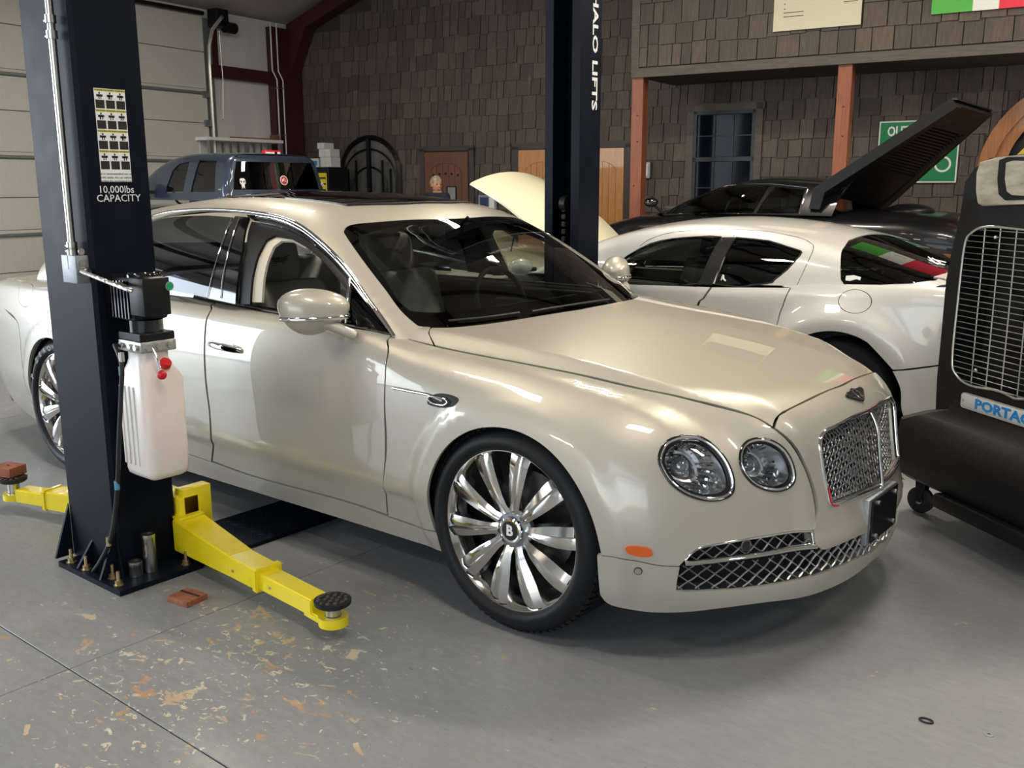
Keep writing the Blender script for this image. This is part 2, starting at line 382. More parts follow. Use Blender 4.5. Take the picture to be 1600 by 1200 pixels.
def saloon_F(P):
    x, y, z = P[:, 0], np.abs(P[:, 1]), P[:, 2]
    xf = np.maximum(x, 0); ph = np.arctan2(y, np.maximum(xf, 1e-6)); ph = np.where(xf <= 1e-6, np.pi/2, ph)
    plan = np.where(x > 0, np.hypot(xf, y)-_plan(ph), y-_w(x))
    t = np.cos(ph)**2; t = sstep(t*1.25)
    d = plan+_ds(z)*(1-t)+_df(z)*t
    for cx in (.014, -3.065):        # pressed lip round each wheel arch
        rr = np.hypot(x-cx, z-.36); d = d-.011*sstep((.480-rr)/.045)*sstep((z-.15)/.1)
    d = d+.010*sstep((.40-z)/.03)*sstep((-x-.36)/.1)*sstep((x+2.7)/.1)      # bevel above the sill
    d = d-.020*sstep((.50-y)/.07)*sstep((x-.5)/.2)*sstep((z-.30)/.08)
    rear = -4.40-x+.12*(y/.9)**2+.25*np.clip(z-.8, 0, 1)**1.5
    yc = _yc(x); xs = sstep((x+.9)/.5)
    yl = _yl(x); t1 = smin(smax(y-yc, 0*y, .012), .075+0*y, .02); t2 = smax(y-yl, 0*y, .02)
    top = _top(x)-.016*(y/.6)**2-xs*(.56*t1+.50*t2)
    k = .05+.07*sstep((x+.6)/.8)+.15*sstep((x-.1)/.5)*sstep((y-.42)/.22)
    g = smax(d, z-top, k)
    return smax(smax(g, rear, .12), .12-z, .02)
SB = Shell(saloon_F, (0, 0, .45), .5, far=5.5)
_roofz = CS([-3.9, -3.5, -3.1, -2.7, -2.3, -1.9, -1.6, -1.3, -1.0, -.7, -.4], [1.05, 1.22, 1.36, 1.44, 1.475, 1.482, 1.472, 1.446, 1.405, 1.34, 1.25])
_sideg = CS([.9, 1.0, 1.1, 1.2, 1.3, 1.37, 1.45, 1.6], [.905, .884, .852, .808, .742, .680, .585, .35])
def green_F(P):
    x, y, z = P[:, 0], np.abs(P[:, 1]), P[:, 2]
    side = y-_sideg(z)+.022*(x+1.5)**2
    roof = z-_roofz(x)+.055*(y/.6)**2
    ws = (x+.365+(z-.965)*1.80+.16*(z-.965)*(z-1.41)+.33*y*y)/2.05
    return smax(smax(side, roof, .10), ws, .07)
SG = Shell(green_F, (-1.6, 0, .6), .6)
saloon = thing('car', 'champagne beige luxury saloon parked in front with round headlights and mesh grille', 'car')
def inset(poly, d):
    poly = np.array(poly); a = np.roll(poly, 1, 0); b = np.roll(poly, -1, 0); t = b-a; t /= np.linalg.norm(t, axis=1)[:, None]+1e-9; n = np.c_[t[:, 1], -t[:, 0]]
    ar_ = np.sum(poly[:, 0]*b[:, 1]-b[:, 0]*poly[:, 1]); return poly-n*d*(1 if ar_ > 0 else -1)
def ctr(P, ax=1):
    """cut a polyline that runs from the side to the middle where it meets y = 0"""
    P = np.array(P, float); k = np.where(P[:, ax] >= 0)[0]
    if len(k) and k[0] > 0: i = k[0]; a, b = P[i-1], P[i]
    else: i = len(P); a, b = P[-2], P[-1]
    t = -a[ax]/(b[ax]-a[ax]); return np.r_[P[:i], [a+(b-a)*t]]
def C2(sh, proj, px): return sh.par(proj, sh.pix(px))
def circ(cx, cy, r, a0=0, a1=360, n=48): return [(cx+r*math.cos(R(a)), cy+r*math.sin(R(a))) for a in np.linspace(a0, a1, n)]
def opar(sh, pr, q, pr2): return sh.par(pr2, sh.at(pr, q))
AC, AR = (.014, .36), .373
GAPF = [(612, 525), (605, 560), (601, 640), (602, 720), (606, 805)]
GAPR = [(337, 474), (330, 484), (322, 503), (320, 530), (320, 570), (322, 600), (328, 650), (331, 690), (331, 721)]
BELT = [(285, 461), (337, 473), (400, 486), (440, 493), (550, 513), (612, 524)]
def off(px, dx, dy=0): return [(x+dx, y+dy) for x, y in px]
# front door
q = segs(C2(SB, 'y', off(GAPF, -1.3)), C2(SB, 'y', [(605, 803.5), (540, 782), (400, 744), (332, 720)]), C2(SB, 'y', off(GAPR[::-1], 1.3)), C2(SB, 'y', BELT[1:]))
def addmir(objs, name=None): return objs
panel('front_door', SB, 'y', q, M['paint'], saloon, mirror=True, thick=.018)
# rear door
gr = C2(SB, 'y', off(GAPR, -1.3)); ar = [(-3.065+.374*math.cos(R(a)), .36+.374*math.sin(R(a))) for a in np.linspace(12, 42, 8)]
zb = gr[-1][1]
q = segs(gr, [tuple(gr[-1]), (-2.2, zb+.012), (-2.66, zb+.02)], ar, [ar[-1], (-2.70, .66), (-2.665, .82), (-2.68, .985)], [(-2.68, .985), (-2.2, 1.0), tuple(gr[0])])
panel('rear_door', SB, 'y', q, M['paint'], saloon, mirror=True, thick=.018)
# rear wing
ar2 = [(-3.065+.374*math.cos(R(a)), .36+.374*math.sin(R(a))) for a in np.linspace(42, 190, 26)]
fl = SB.par('y', SB.pix([(34, 441), (45, 441), (52, 448), (50, 466), (44, 478), (36, 479), (29, 470), (30, 452)])); fl = crom(fl, 5, True)
q = segs([(-2.685, .985), (-2.67, .82), (-2.705, .66), ar2[0]], ar2, [ar2[-1], (-3.52, .50), (-3.50, .72), (-3.60, .80), (-4.02, .86), (-4.0, .97)], [(-4.0, .97), (-3.3, 1.015), (-2.685, .985)])
panel('rear_wing', SB, 'y', q, M['paint'], saloon, holes=[fl], mirror=True)
c = fl.mean(0); panel('fuel_flap', SB, 'y', c+(fl-c)*.965, M['paint'], saloon, step=.02)
# rear bumper side, sill
a3 = [(-3.065+.374*math.cos(R(a)), .36+.374*math.sin(R(a))) for a in np.linspace(191, 215, 10)]
panel('rear_bumper', SB, 'y', segs(a3, [a3[-1], (-3.5, .17), (-3.9, .2), (-4.12, .26)], [(-4.12, .26), (-4.12, .81), (-3.61, .79), (-3.507, .715), (-3.527, .50), a3[0]]), M['paint'], saloon, mirror=True)
for s_ in (-1, 1): panel('tail_lamp', SB, 'X', [(s_*.60+.13*math.cos(a), .76+.07*math.sin(a)) for a in np.linspace(0, 6.283, 24)[:-1]], M['red'], saloon, off=.006, step=.04)
qs = SB.par('y', SB.pix([(332, 722.5), (400, 746.5), (540, 784.5), (607, 808), (655, 825)]))
sf = [(AC[0]+AR*math.cos(R(a)), AC[1]+AR*math.sin(R(a))) for a in np.linspace(193, 207, 5)]
sr = [(-3.065+.374*math.cos(R(a)), .36+.374*math.sin(R(a))) for a in np.linspace(-30, 10, 8)]
sill = segs(qs, sf, [sf[-1], (-.36, .205), (-.42, .185), (-1.5, .175), (-2.69, .17), sr[0]], sr, [sr[-1], (-2.66, zb+.014), (-2.2, zb+.006), tuple(qs[0])])
panel('sill', SB, 'y', sill, M['paint'], saloon, mirror=True)
# front wing with headlight holes
def lamp_outline(cx, cy, pts): return crom(SB.par('s', SB.pix(pts)), 5, True)
L1 = [(1030, 723), (1033, 702), (1045, 688), (1068, 681), (1093, 683), (1117, 698), (1136, 722), (1146, 750), (1144, 770), (1128, 780), (1100, 781), (1070, 771), (1046, 752)]
L2 = [(1156, 722), (1158, 702), (1169, 689), (1188, 685), (1208, 690), (1226, 703), (1238, 724), (1242, 745), (1235, 760), (1218, 767), (1196, 765), (1176, 755), (1162, 739)]
H1, H2 = lamp_outline(0, 0, L1), lamp_outline(0, 0, L2)
arc = [(AC[0]+AR*math.cos(R(a)), AC[1]+AR*math.sin(R(a))) for a in np.linspace(192, 0.5, 60)]
UG = [(1071, 874), (1082, 862), (1101, 852.5), (1147, 844), (1192, 837), (1268, 828)]
WBND = [(1208, 669), (1232, 690), (1253, 723), (1267, 759), (1274, 794), (1275, 826)]
SHUT = [(679, 540), (740, 553), (815, 567), (900, 584), (1000, 607), (1074, 623), (1170, 648), (1208, 668.5)]
hp = lambda px: SB.par('s', SB.pix(px))
q = segs(hp(off(GAPF, 1.3)), hp([(606, 806), (630, 813.5), (655, 823)]), opar(SB, 'y', arc, 's'), hp([(933, 867), (960, 870), (1000, 877), (1030, 883), (1061, 884.5)]), hp([(1061, 884.5), (1071, 874)]), hp(UG), hp(off(WBND[::-1], -1)), hp(off(SHUT[::-1], -.3, 1.5)), hp([(679, 541.5), (640, 531.5), (618, 526)]))
panel('front_wing', SB, 's', q, M['paint'], saloon, holes=[H1, H2], mirror=True, step=.025)
# bonnet (both halves in one piece)
SEAM = [(679, 540), (670, 521), (674, 512)]
WSB = [(674, 512), (715, 512), (777, 505.5), (851, 495)]
GTOP = [(1208, 668.5), (1212, 656), (1221, 646), (1250, 631), (1287, 613), (1320, 600.5), (1345, 596), (1360, 593)]
def zp(px): return SB.par('z', SB.pix(px))
h = [zp(SHUT), ctr(zp(GTOP))]
w = ctr(zp([(674, 512), (715, 511), (777, 504), (840, 494), (900, 484.5)]))
half = segs(h[0], h[1]); back = segs(zp(SEAM), w)
mir = lambda a: a*np.array([1, -1])
q = np.r_[half, mir(half[::-1])[1:], mir(back), back[::-1][1:-1]]
panel('bonnet', SB, 'z', inset(q, .003), M['paint'], saloon, step=.018)
# front face pieces: grille surround, bumper, grilles
def xp(px): return SB.par('x', SB.pix(px))
GO = [(1355, 639), (1325, 652), (1300, 665), (1286, 672), (1278, 684), (1276, 700), (1283, 745), (1290, 775), (1294, 788), (1302, 789), (1340, 775), (1371, 761)]
sur = [ctr(xp(GTOP), 0)[::-1], xp([(1209, 670), (1234, 690), (1255, 723), (1269, 759), (1276, 794), (1270, 830)]), ctr(xp([(1270, 830), (1272, 851), (1279, 856.5), (1290, 858), (1338, 838), (1365, 826), (1390, 813)]), 0)]
gf = [ctr(xp([(1300, 665), (1325, 652), (1340, 645.5), (1357, 638), (1375, 632)]), 0)[::-1], xp([(1300, 665), (1286, 671.5), (1278, 683), (1276, 698)]), ctr(xp([(1276, 698), (1283, 745), (1290, 775), (1293, 786), (1302, 789), (1340, 775), (1371, 761), (1385, 752)]), 0)]
gh = segs(*gf)
mx = lambda a: a*np.array([-1, 1])
go = np.r_[gh, mx(gh[::-1])[1:-1]]
so_ = segs(*sur); so = np.r_[so_, mx(so_[::-1])[1:-1]]
panel('grille_surround', SB, 'x', inset(so, .003), M['paint'], saloon, holes=[go], step=.02, off=.006, thick=.05)
def ringpath(sh, proj, poly, offn): P = sh.at(proj, poly); N = grad(sh.F, P); return P+N*offn, N
P, N = ringpath(SB, 'x', inset(go, .006), .004)
MB().tube(P, .008, 8, closed=True, up=N, flat=1.2).build('grille_frame', M['chrome'], saloon, smooth=60)
panel('grille_backing', SB, 'x', inset(go, .004), M['dark'], saloon, off=-.06, step=.05, thick=.001)
def lattice(sh, proj, poly, pitch, ang, wdt, dep, offn, amp=0., zs=1.):
    """two families of slanting flat bars clipped to an outline, following the shell"""
    mb = MB(); c = poly.mean(0); ext = np.ptp(poly, axis=0).max()*1.2
    for sgn in (1, -1):
        a = R(ang)*sgn; d = np.array([math.cos(a), math.sin(a)]); n = np.array([-d[1], d[0]])
        for k in range(int(-ext/pitch), int(ext/pitch)+1):
            ts = np.arange(-ext, ext, pitch*.25 if amp else .03); L = c+n*k*pitch+d*ts[:, None]; ins = inpoly(L, poly); i = 0
            while i < len(L):
                if ins[i]:
                    j = i
                    while j+1 < len(L) and ins[j+1]: j += 1
                    if j > i:
                        Q = L[i:j+1]; P = sh.at(proj, Q); N = grad(sh.F, P); o_ = offn+(amp*np.cos(ts[i:j+1]/pitch*math.pi*1.0+k*math.pi)*sgn if amp else 0)
                        P = P+N*(np.reshape(o_, (-1, 1)) if amp else o_); mb.tube(P, wdt, 4, up=N, flat=dep/wdt, caps=False)
                    i = j+1
                else: i += 1
    return mb
lattice(SB, 'x', inset(go, .008), .0165, 58, .0023, .0030, -.020, .0022).build('grille_mesh', M['mesh'], saloon, smooth=50)
bar = [SB.at('x', [(0, z)])[0]+np.array([.014, 0, 0]) for z in np.linspace(.475, .73, 12)]
MB().tube(bar, .009, 10, flat=.8).build('grille_centre_bar', M['chrome'], saloon, smooth=60)
# lower bumper
LGO = [(1062, 886.5), (1058, 907), (1057, 918), (1062, 924.5), (1111, 923.5), (1160, 920.5), (1225, 910.5), (1290, 894.5), (1339, 874), (1365, 861)]
LGT = [(1362, 829), (1338, 840), (1300, 855), (1277, 860), (1192, 873), (1095, 884), (1062, 886.5)]
UGP = [(1071, 875), (1082, 863.5), (1101, 854), (1147, 845.5), (1192, 838.5), (1268, 829.5)]
lo = hp([(933, 868.5), (960, 871.5), (1000, 878.5), (1030, 884.5), (1061, 886)])
def addc(pts, c): return np.r_[pts, [c]]
lg = hp(LGO); lgc = SB.par('s', SB.at('x', [(0, .262)]))[0]; lgtc = SB.par('s', SB.at('x', [(0, .345)]))[0]
bot = [tuple(opar(SB, 'y', [(.385, .21)], 's')[0])]+[tuple(v) for v in hp([(950, 943.5), (975, 950.5), (1017, 956.5)])]
bz = [(-.78, .150), (-.6, .148), (-.4, .146), (-.2, .145), (0, .145)]
bot2 = [tuple(v) for v in opar(SB, 'x', bz[1:], 's')]
arb = opar(SB, 'y', [(.385, .353), (.392, .30), (.395, .25), (.398, .21)], 's')
lo2 = SB.par('s', SB.pix([(942, 948)]))
bp_ = SB.par('s', ctr(SB.pix([(938, 930), (950, 943), (975, 950.5), (1017, 956.5), (1075, 956), (1132, 949.5), (1200, 940.5), (1270, 929), (1322, 907), (1361, 878), (1380, 862)])))
lob = segs(lo, addc(lg, lgc), [tuple(lgc), tuple(bp_[-1])], bp_[::-1], [tuple(bp_[0]), tuple(hp([(935, 900)])[0]), tuple(lo[0])])
lob[:, 0] = np.minimum(lob[:, 0], 0)
panel('front_bumper', SB, 's', lob, M['paint'], saloon, mirror=True, step=.03)
ug = segs(hp(UGP), hp([(1268, 829.5), (1271, 850)]), hp([(1271, 850), (1192, 864), (1130, 874), (1075, 881)]), hp([(1075, 881), (1071, 875)]))
lgp = segs(addc(lg, lgc), [tuple(lgc), tuple(lgtc)], np.r_[[lgtc], hp(LGT)]); lgp[:, 0] = np.minimum(lgp[:, 0], 0)
for nm, pl in (('upper_intake_mesh', ug), ('lower_intake_mesh', lgp)):
    mb = lattice(SB, 's', pl, .030, 36, .0022, .0045, -.012, .0015); mb2 = MB(); mb2.v = [(x, -y, z) for x, y, z in mb.v]; mb2.f = [f[::-1] for f in mb.f]
    mb.build(nm, M['mesh2'], saloon); mb2.build(nm, M['mesh2'], saloon)
    panel('intake_backing', SB, 's', pl, M['dark'], saloon, off=-.05, step=.06, thick=.001, mirror=True)
    P, N = ringpath(SB, 's', pl, .0); 
    if nm[0] == 'u':
        for s_ in (1, -1): MB().tube(P*np.array([1, s_, 1]), .004, 6, closed=True, up=N*np.array([1, s_, 1]), flat=1.).build('intake_trim', M['chrome'], saloon, smooth=60)
bl = np.r_[SB.pix([(1069, 879), (1082, 878), (1130, 873), (1192, 865), (1240, 857), (1273, 853)])]
N = grad(SB.F, bl); P = bl+N*.006
for s_ in (1, -1): MB().tube(crom(P*[1, s_, 1], 3), .008, 8, up=crom(N*[1, s_, 1], 3), flat=1.5).build('intake_chrome_bar', M['chrome'], saloon, smooth=60)
fp = SB.pix([(1165, 852)])[0]; fn = grad(SB.F, fp[None])[0]
for s_ in (1, -1): MB().tube([(fp+fn*.002+np.cross(fn, [0, 0, 1])*.017*math.cos(a)+np.array([0, 0, 1])*.017*math.sin(a))*[1, s_, 1] for a in np.linspace(0, 6.283, 20)[:-1]], .003, 6, closed=True).build('camera_ring', M['mesh'], saloon, smooth=60); MB().disc(fp*[1, s_, 1], fn*[1, s_, 1], .016, .004).build('camera_lens', M['gloss'], saloon)
trim('red_edging', SB, [(1289, 762), (1293, 784), (1296, 789.5), (1304, 789.5)], .003, M['red'], saloon, off=.016)
# side marker, parking sensors
mk = hp([(977, 857), (981, 853), (1000, 853), (1015, 857), (1020, 864), (1015, 869), (1000, 869), (983, 865)])
panel('side_marker', SB, 's', crom(mk, 4, True), M['orange'], saloon, off=.005, step=.02, mirror=True)
for px in ((997, 892), (1306, 833)):
    p = SB.pix([px]); n = grad(SB.F, p)[0]
    for s_ in (1, -1): MB().disc(p[0]*[1, s_, 1]+n*[1, s_, 1]*.001, n*[1, s_, 1], .011, .002).build('parking_sensor', M['steel'], saloon, smooth=40)
    for s_ in (1, -1): MB().disc(p[0]*[1, s_, 1]+n*[1, s_, 1]*.0005, n*[1, s_, 1], .0135, .0015).build('sensor_gap', M['blk'], saloon)
# headlights
def headlamp(poly, big):
    P = SB.at('s', poly); N = grad(SB.F, P); c = P.mean(0); n = np.array([.86, -.42, .22]) if big else np.array([.93, -.28, .2]); n = n/np.linalg.norm(n)
    hl = []
    for s_ in (1, -1):
        k = np.array([1, s_, 1]); Pm, Nm, cm, nm = P*k, N*k, c*k, n*k
        r = thing('headlamp', None, None); r.parent = saloon; del_ = [kk for kk in ('label', 'category') if kk in r]
        MB().tube(Pm+Nm*.001, .0045, 8, closed=True, up=Nm, flat=1.).build('rim_seal', M['gloss'], r, smooth=60)
        MB().tube(cm+(Pm-cm)*.955-Nm*.002, .006, 8, closed=True, up=Nm, flat=1.4).build('chrome_ring', M['chrome'], r, smooth=60)
        MB().tube(cm+(Pm-cm)*.885-Nm*.010, .0065, 8, closed=True, up=Nm, flat=1.2).build('black_ring', M['gloss'], r, smooth=60)
        # bowl: lofted rings going inward
        ax = -nm; rings = []; prof = [(.94, .0), (.90, .012), (.86, .018), (.85, .034), (.68, .078), (.55, .115), (.50, .118), (.49, .092), (.42, .094), (.38, .120), (.28, .128), (0.01, .130)]
        V = []; m_ = len(Pm); pc = cm-nm*.0
        for sc, dp in prof: V += list(pc+(Pm-pc)*sc+ax*dp*(1.0 if big else .8)-(0 if dp else 0))
        Fc = []
        for i in range(len(prof)-1):
            for j in range(m_): l = (j+1) % m_; Fc.append((i*m_+j, i*m_+l, (i+1)*m_+l, (i+1)*m_+j))
        MB().add(V, Fc).build('reflector_bowl', M['lampbowl'], r, smooth=25)
        # crystal flutes round the bowl
        fb = MB(); rr = np.linalg.norm(Pm-cm, axis=1).mean()
        u = np.cross(nm, [0, 0, 1.]); u /= np.linalg.norm(u); w_ = np.cross(nm, u)
        for i in range(20):
            a = 2*math.pi*i/20; d = u*math.cos(a)+w_*math.sin(a); p0 = cm+d*rr*.83-nm*.028; p1 = cm+d*rr*.53-nm*(.100 if big else .082)
            fb.tube([p0, p0*.7+p1*.3+nm*.016, p0*.3+p1*.7+nm*.018, p1], [.003, .0095, .008, .003] if big else [.003, .0075, .006, .002], 6, caps=True)
        fb.build('crystal_flutes', M['chrome'], r, smooth=50)
        for i in range(1): MB().sphere(cm-nm*(.098 if big else .082), .032 if big else .024, nu=20, nv=12).build('projector_lens', M['lens'], r, smooth=60)
        q_ = poly.mean(0)+(poly-poly.mean(0))*.985
    panel('lamp_glass', SB, 's', q_, M['clear'], saloon, off=-.001, step=.03, thick=.004, mirror=True)
M['lampbowl'] = mat('lamp_reflector', (.95, .95, .96), .20, .85)
M['lens'] = mat('projector_glass', (.35, .38, .40), .03, .6, 1.)
headlamp(H1, True); headlamp(H2, False)
# badge on the bonnet tip (winged emblem)
p = SB.pix([(1344, 617)])[0]; p[1] = 0; n = grad(SB.F, SB.at('x', [(0, p[2])]))[0]; p = SB.at('x', [(0, p[2])])[0]+n*.008
Mb = frame(p, (0, 1, 0), np.cross(n, [0, 1, 0])*-1 if np.cross([0, 1, 0], n)[2] > 0 else np.cross(n, [0, 1, 0]))
Mb = frame(p, (0, 1, 0), (-n[2], 0, n[0])) if n[0] > 0 else Mb
bd = MB(); wing = [(0, -.030), (.017, -.024), (.070, .005), (.078, .014), (.068, .022), (.022, .025), (0, .033)]
poly = wing+[(-x, y) for x, y in wing[::-1][1:-1]]
bd.prism([tuple(Mb @ Vector((x, y, 0))) for x, y in poly], (0, 0, 0), n*.006); bo = bd.build('wing_badge', M['blk'], saloon)
fe = MB()
for i in range(6):
    for s_ in (1, -1):
        yy = -.016+.007*i; x1 = .026+.009*i if i < 5 else .055
        fe.tube([tuple(Mb @ Vector((s_*.018, yy, .0065))), tuple(Mb @ Vector((s_*(x1+.012), yy+.006, .0065)))], .0011, 5)
fe.build('badge_feathers', M['chrome'], saloon); text_mesh('badge_letter', 'B', .046, M['chrome'], Mb @ Matrix.Translation((0, 0, .0075)), saloon, .0015, bold=.001)
fe = MB().tube([tuple(Mb @ Vector((.018*math.cos(a), .001+.027*math.sin(a), .007))) for a in np.linspace(0, 6.283, 20)[:-1]], .0012, 5, closed=True); fe.build('badge_ring', M['chrome'], saloon)
# number plate bracket
x0 = .945
pl_ = [SB.pix([(1340, 800)])[0]]
MB().box((x0-.028, -.16, .30), (x0-.004, .125, .462), bev=.004).build('plate_bracket', M['galv'], saloon, smooth=40)
MB().box((x0-.006, -.138, .305), (x0+.004, .12, .457), bev=.002).build('plate_face', M['plate'] if 'plate' in M else M['bplast'], saloon)
mb = MB()
for yy, zz in ((-.095, .44), (.085, .435), (-.10, .322), (.085, .325)): MB().disc((x0+.004, yy, zz), (1, 0, 0), .009, .007, 10).build('bolt', M['steel'], saloon, smooth=40)
# ---- greenhouse
gp = lambda pr, px: SG.par(pr, SG.pix(px))
WST = [(537, 362), (541, 355), (555, 350), (600, 346), (675, 342.5), (720, 341.7), (740, 341.7)]
WSS = [(537, 362), (540, 368), (562, 400), (600, 450), (625, 484), (650, 507), (658, 510)]
WSB2 = [(658, 510), (674, 512.5), (715, 512.5), (777, 506), (840, 496), (900, 486), (940, 479)]
wt = gp('z', WST); ws_ = gp('z', WSS); wb = gp('z', WSB2)
wt = ctr(wt); wb = ctr(wb)
wsh = segs(wt[::-1], ws_, wb)         # from centre top out along the side to centre bottom
wso = np.r_[wsh, mir(wsh[::-1])[1:-1]]
def shrink(poly, d):
    return inset(poly, d)
wsi = np.array([ (x-.028*sstep((x+1.0)/.4) if False else x, y) for x, y in shrink(wso, .03)])
panel('windscreen', SG, 'z', shrink(wso, .002), M['glass'], saloon, step=.05, thick=.004)
wbh = shrink(wso, .035); wbh[:, 0] -= .06*sstep((wbh[:, 0]+.88)/.25)
panel('windscreen_border', SG, 'z', wso, M['gloss'], saloon, holes=[wbh], step=.04, thick=.002, off=-.004)
cowl = thing('x', None, None); bpy.data.objects.remove(cowl)
# side glass area outline (outer edge of chrome)
DLO = [(616, 526), (600, 501), (575, 467), (550, 430), (525, 400), (500, 376), (475, 356), (450, 343), (425, 336), (400, 332), (372, 329), (322, 327), (270, 330), (240, 337), (218, 345)]
pr = SG.par('c', SG.pix(DLO[:12]+[(275,333),(245,341)])); rd = [(-2.75, SG.par('c', SG.at('y', [(-2.75, 1.30)]))[0][1])]
dlo_c = crom(np.r_[pr, SG.par('c', SG.at('y', [(-2.62, 1.325), (-2.80, 1.27), (-2.98, 1.18), (-3.10, 1.07), (-3.12, 1.0)]))], 4)
wside = SG.par('c', SG.at('z', ws_[:])); wside = crom(wside, 4)
wtopc = SG.par('c', SG.at('z', wt[::-1]))
# roof + pillars, one skin: rear edge at the rear window
rw = SG.par('c', SG.at('z', [(-2.72, 0), (-2.74, -.25), (-2.80, -.45), (-2.86, -.54), (-3.2, -.66), (-3.55, -.70)]))
base_f = SG.par('c', SG.pix([(658, 511.5), (672, 514)])); 
bl_ = SG.par('c', SG.at('y', [(-3.55, .99), (-3.13, .99)]))
half = segs(wtopc, wside, [tuple(wside[-1]), tuple(SG.par('c', SG.pix([(672, 513)]))[0])], [tuple(SG.par('c', SG.pix([(672, 513)]))[0]), tuple(SG.par('c', SG.pix([(676, 545)]))[0])], [tuple(SG.par('c', SG.pix([(676, 545)]))[0]), tuple(SG.par('c', SG.pix([(618, 532)]))[0])], dlo_c, [tuple(dlo_c[-1]), tuple(bl_[0])], rw[::-1], n=3)
half = half[np.r_[True, np.linalg.norm(np.diff(half, axis=0), axis=1) > 1e-4]]
ro = np.r_[half, (half*[1, -1])[::-1][1:-1]]
SUN = [(427, 303.5), (480, 313), (540, 321.5)]; s1 = SG.par('c', SG.pix([(480, 313.5), (545, 321.5), (640, 319)]))
sx0, sx1, sy = s1[2][0], -2.35, abs(s1[0][1]); print('sunroof', s1)
yy_ = np.linspace(-sy, sy, 13); fr_ = [(s1[1][0]+(s1[2][0]-s1[1][0])*min(1, 1.2*(1-(abs(v)/sy)**2)), v) for v in yy_]
sun = np.array(fr_+[(-2.35, sy-.03), (-2.37, 0), (-2.35, -sy+.03)])
panel('roof', SG, 'c', ro, M['paint'], saloon, holes=[sun], step=.035)
panel('sunroof_glass', SG, 'c', inset(sun, .004), M['gloss'], saloon, step=.05, off=.004)
MB().tube(ringpath(SG, 'c', inset(sun, .002), .004)[0], .005, 6, closed=True).build('sunroof_seal', M['rubber'], saloon)
# side windows (near and far)
def both(name, px, m, off=-.004, **k): return panel(name, SG, 'c', crom(gp('c', px), 4, True) if k.pop('round', 0) else gp('c', px), m, saloon, off=off, mirror=True, **k)
beltc = [(612, 522), (550, 510), (440, 490), (400, 482), (345, 468)]
frame_in = [(605, 512), (575, 472), (552, 440), (525, 408), (500, 384), (475, 365), (450, 353), (425, 345), (395, 339)]
# black frame band between chrome and glass
q = np.r_[crom(pr[:12], 3)]; 
inner = crom(gp('c', [(395, 341), (425, 347), (450, 355), (475, 367), (500, 387), (525, 411), (552, 445), (575, 477), (598, 507)]), 3)
panel('door_frame', SG, 'c', np.r_[crom(gp('c', [(610, 521), (600, 505), (575, 471), (550, 434), (525, 404), (500, 380), (475, 360), (450, 347), (425, 340), (400, 336), (385, 335)]), 3), inner], M['gloss'], saloon, step=.03, off=-.002, mirror=True)
panel('quarter_glass', SG, 'c', gp('c', [(551, 447), (612, 519), (550, 508), (546, 505)]), M['tint'], saloon, off=-.006, step=.05, thick=.003, mirror=True)
panel('centre_pillar', SG, 'c', gp('c', [(367, 337), (389, 339), (378, 390), (371, 430), (367, 475), (325, 466), (340, 410), (352, 370)]), M['gloss'], saloon, off=-.002, step=.03, mirror=True)
rg = np.r_[gp('c', [(324, 465), (285, 457), (225, 446)]), SG.par('c', SG.at('y', [(-2.62, 1.02), (-2.86, 1.02), (-2.92, 1.10), (-2.80, 1.215), (-2.62, 1.285)])), gp('c', [(222, 352), (243, 342), (272, 337), (322, 335), (363, 338), (350, 372), (338, 412)])]
panel('rear_side_glass', SG, 'c', rg, M['tint'], saloon, off=-.006, step=.05, thick=.003, mirror=True)
panel('rear_quarter_glass', SG, 'c', SG.par('c', SG.at('y', [(-2.90, 1.02), (-3.06, 1.02), (-3.03, 1.09), (-2.92, 1.18), (-2.86, 1.19), (-2.95, 1.10)])), M['tint'], saloon, off=-.006, step=.05, mirror=True)
panel('rear_frame', SG, 'c', SG.par('c', SG.at('y', [(-1.9, 1.02), (-3.10, 1.0), (-3.10, 1.06), (-2.97, 1.17), (-2.80, 1.26), (-2.6, 1.315), (-2.3, 1.35), (-1.85, 1.375)])), M['gloss'], saloon, holes=[inset(rg, .004)], off=-.010, step=.05, thick=.002, mirror=True)
panel('rear_window', SG, 'z', [(-2.74, 0), (-2.76, -.25), (-2.82, -.43), (-2.90, -.52), (-3.25, -.62), (-3.58, -.64), (-3.66, -.3), (-3.68, 0), (-3.66, .3), (-3.58, .64), (-3.25, .62), (-2.90, .52), (-2.82, .43), (-2.76, .25)], M['tint'], saloon, step=.08, off=-.003)
panel('pillar_trim', SG, 'c', gp('c', [(385, 470), (388, 430), (397, 395), (409, 367), (425, 358), (450, 361), (480, 376), (470, 381), (450, 369), (433, 369), (420, 379), (410, 402), (403, 432), (400, 470)]), M['beige'], saloon, off=-.03, step=.03, mirror=True)
panel('door_seal', SG, 'c', gp('c', [(367, 474), (372, 430), (380, 385), (390, 341), (425, 347), (450, 355), (475, 367), (500, 387), (525, 411), (552, 445), (549, 463), (525, 431), (500, 402), (478, 383), (450, 367), (425, 363), (411, 371), (397, 398), (388, 434), (385, 474)]), M['bsatin'], saloon, off=-.018, step=.03, mirror=True)
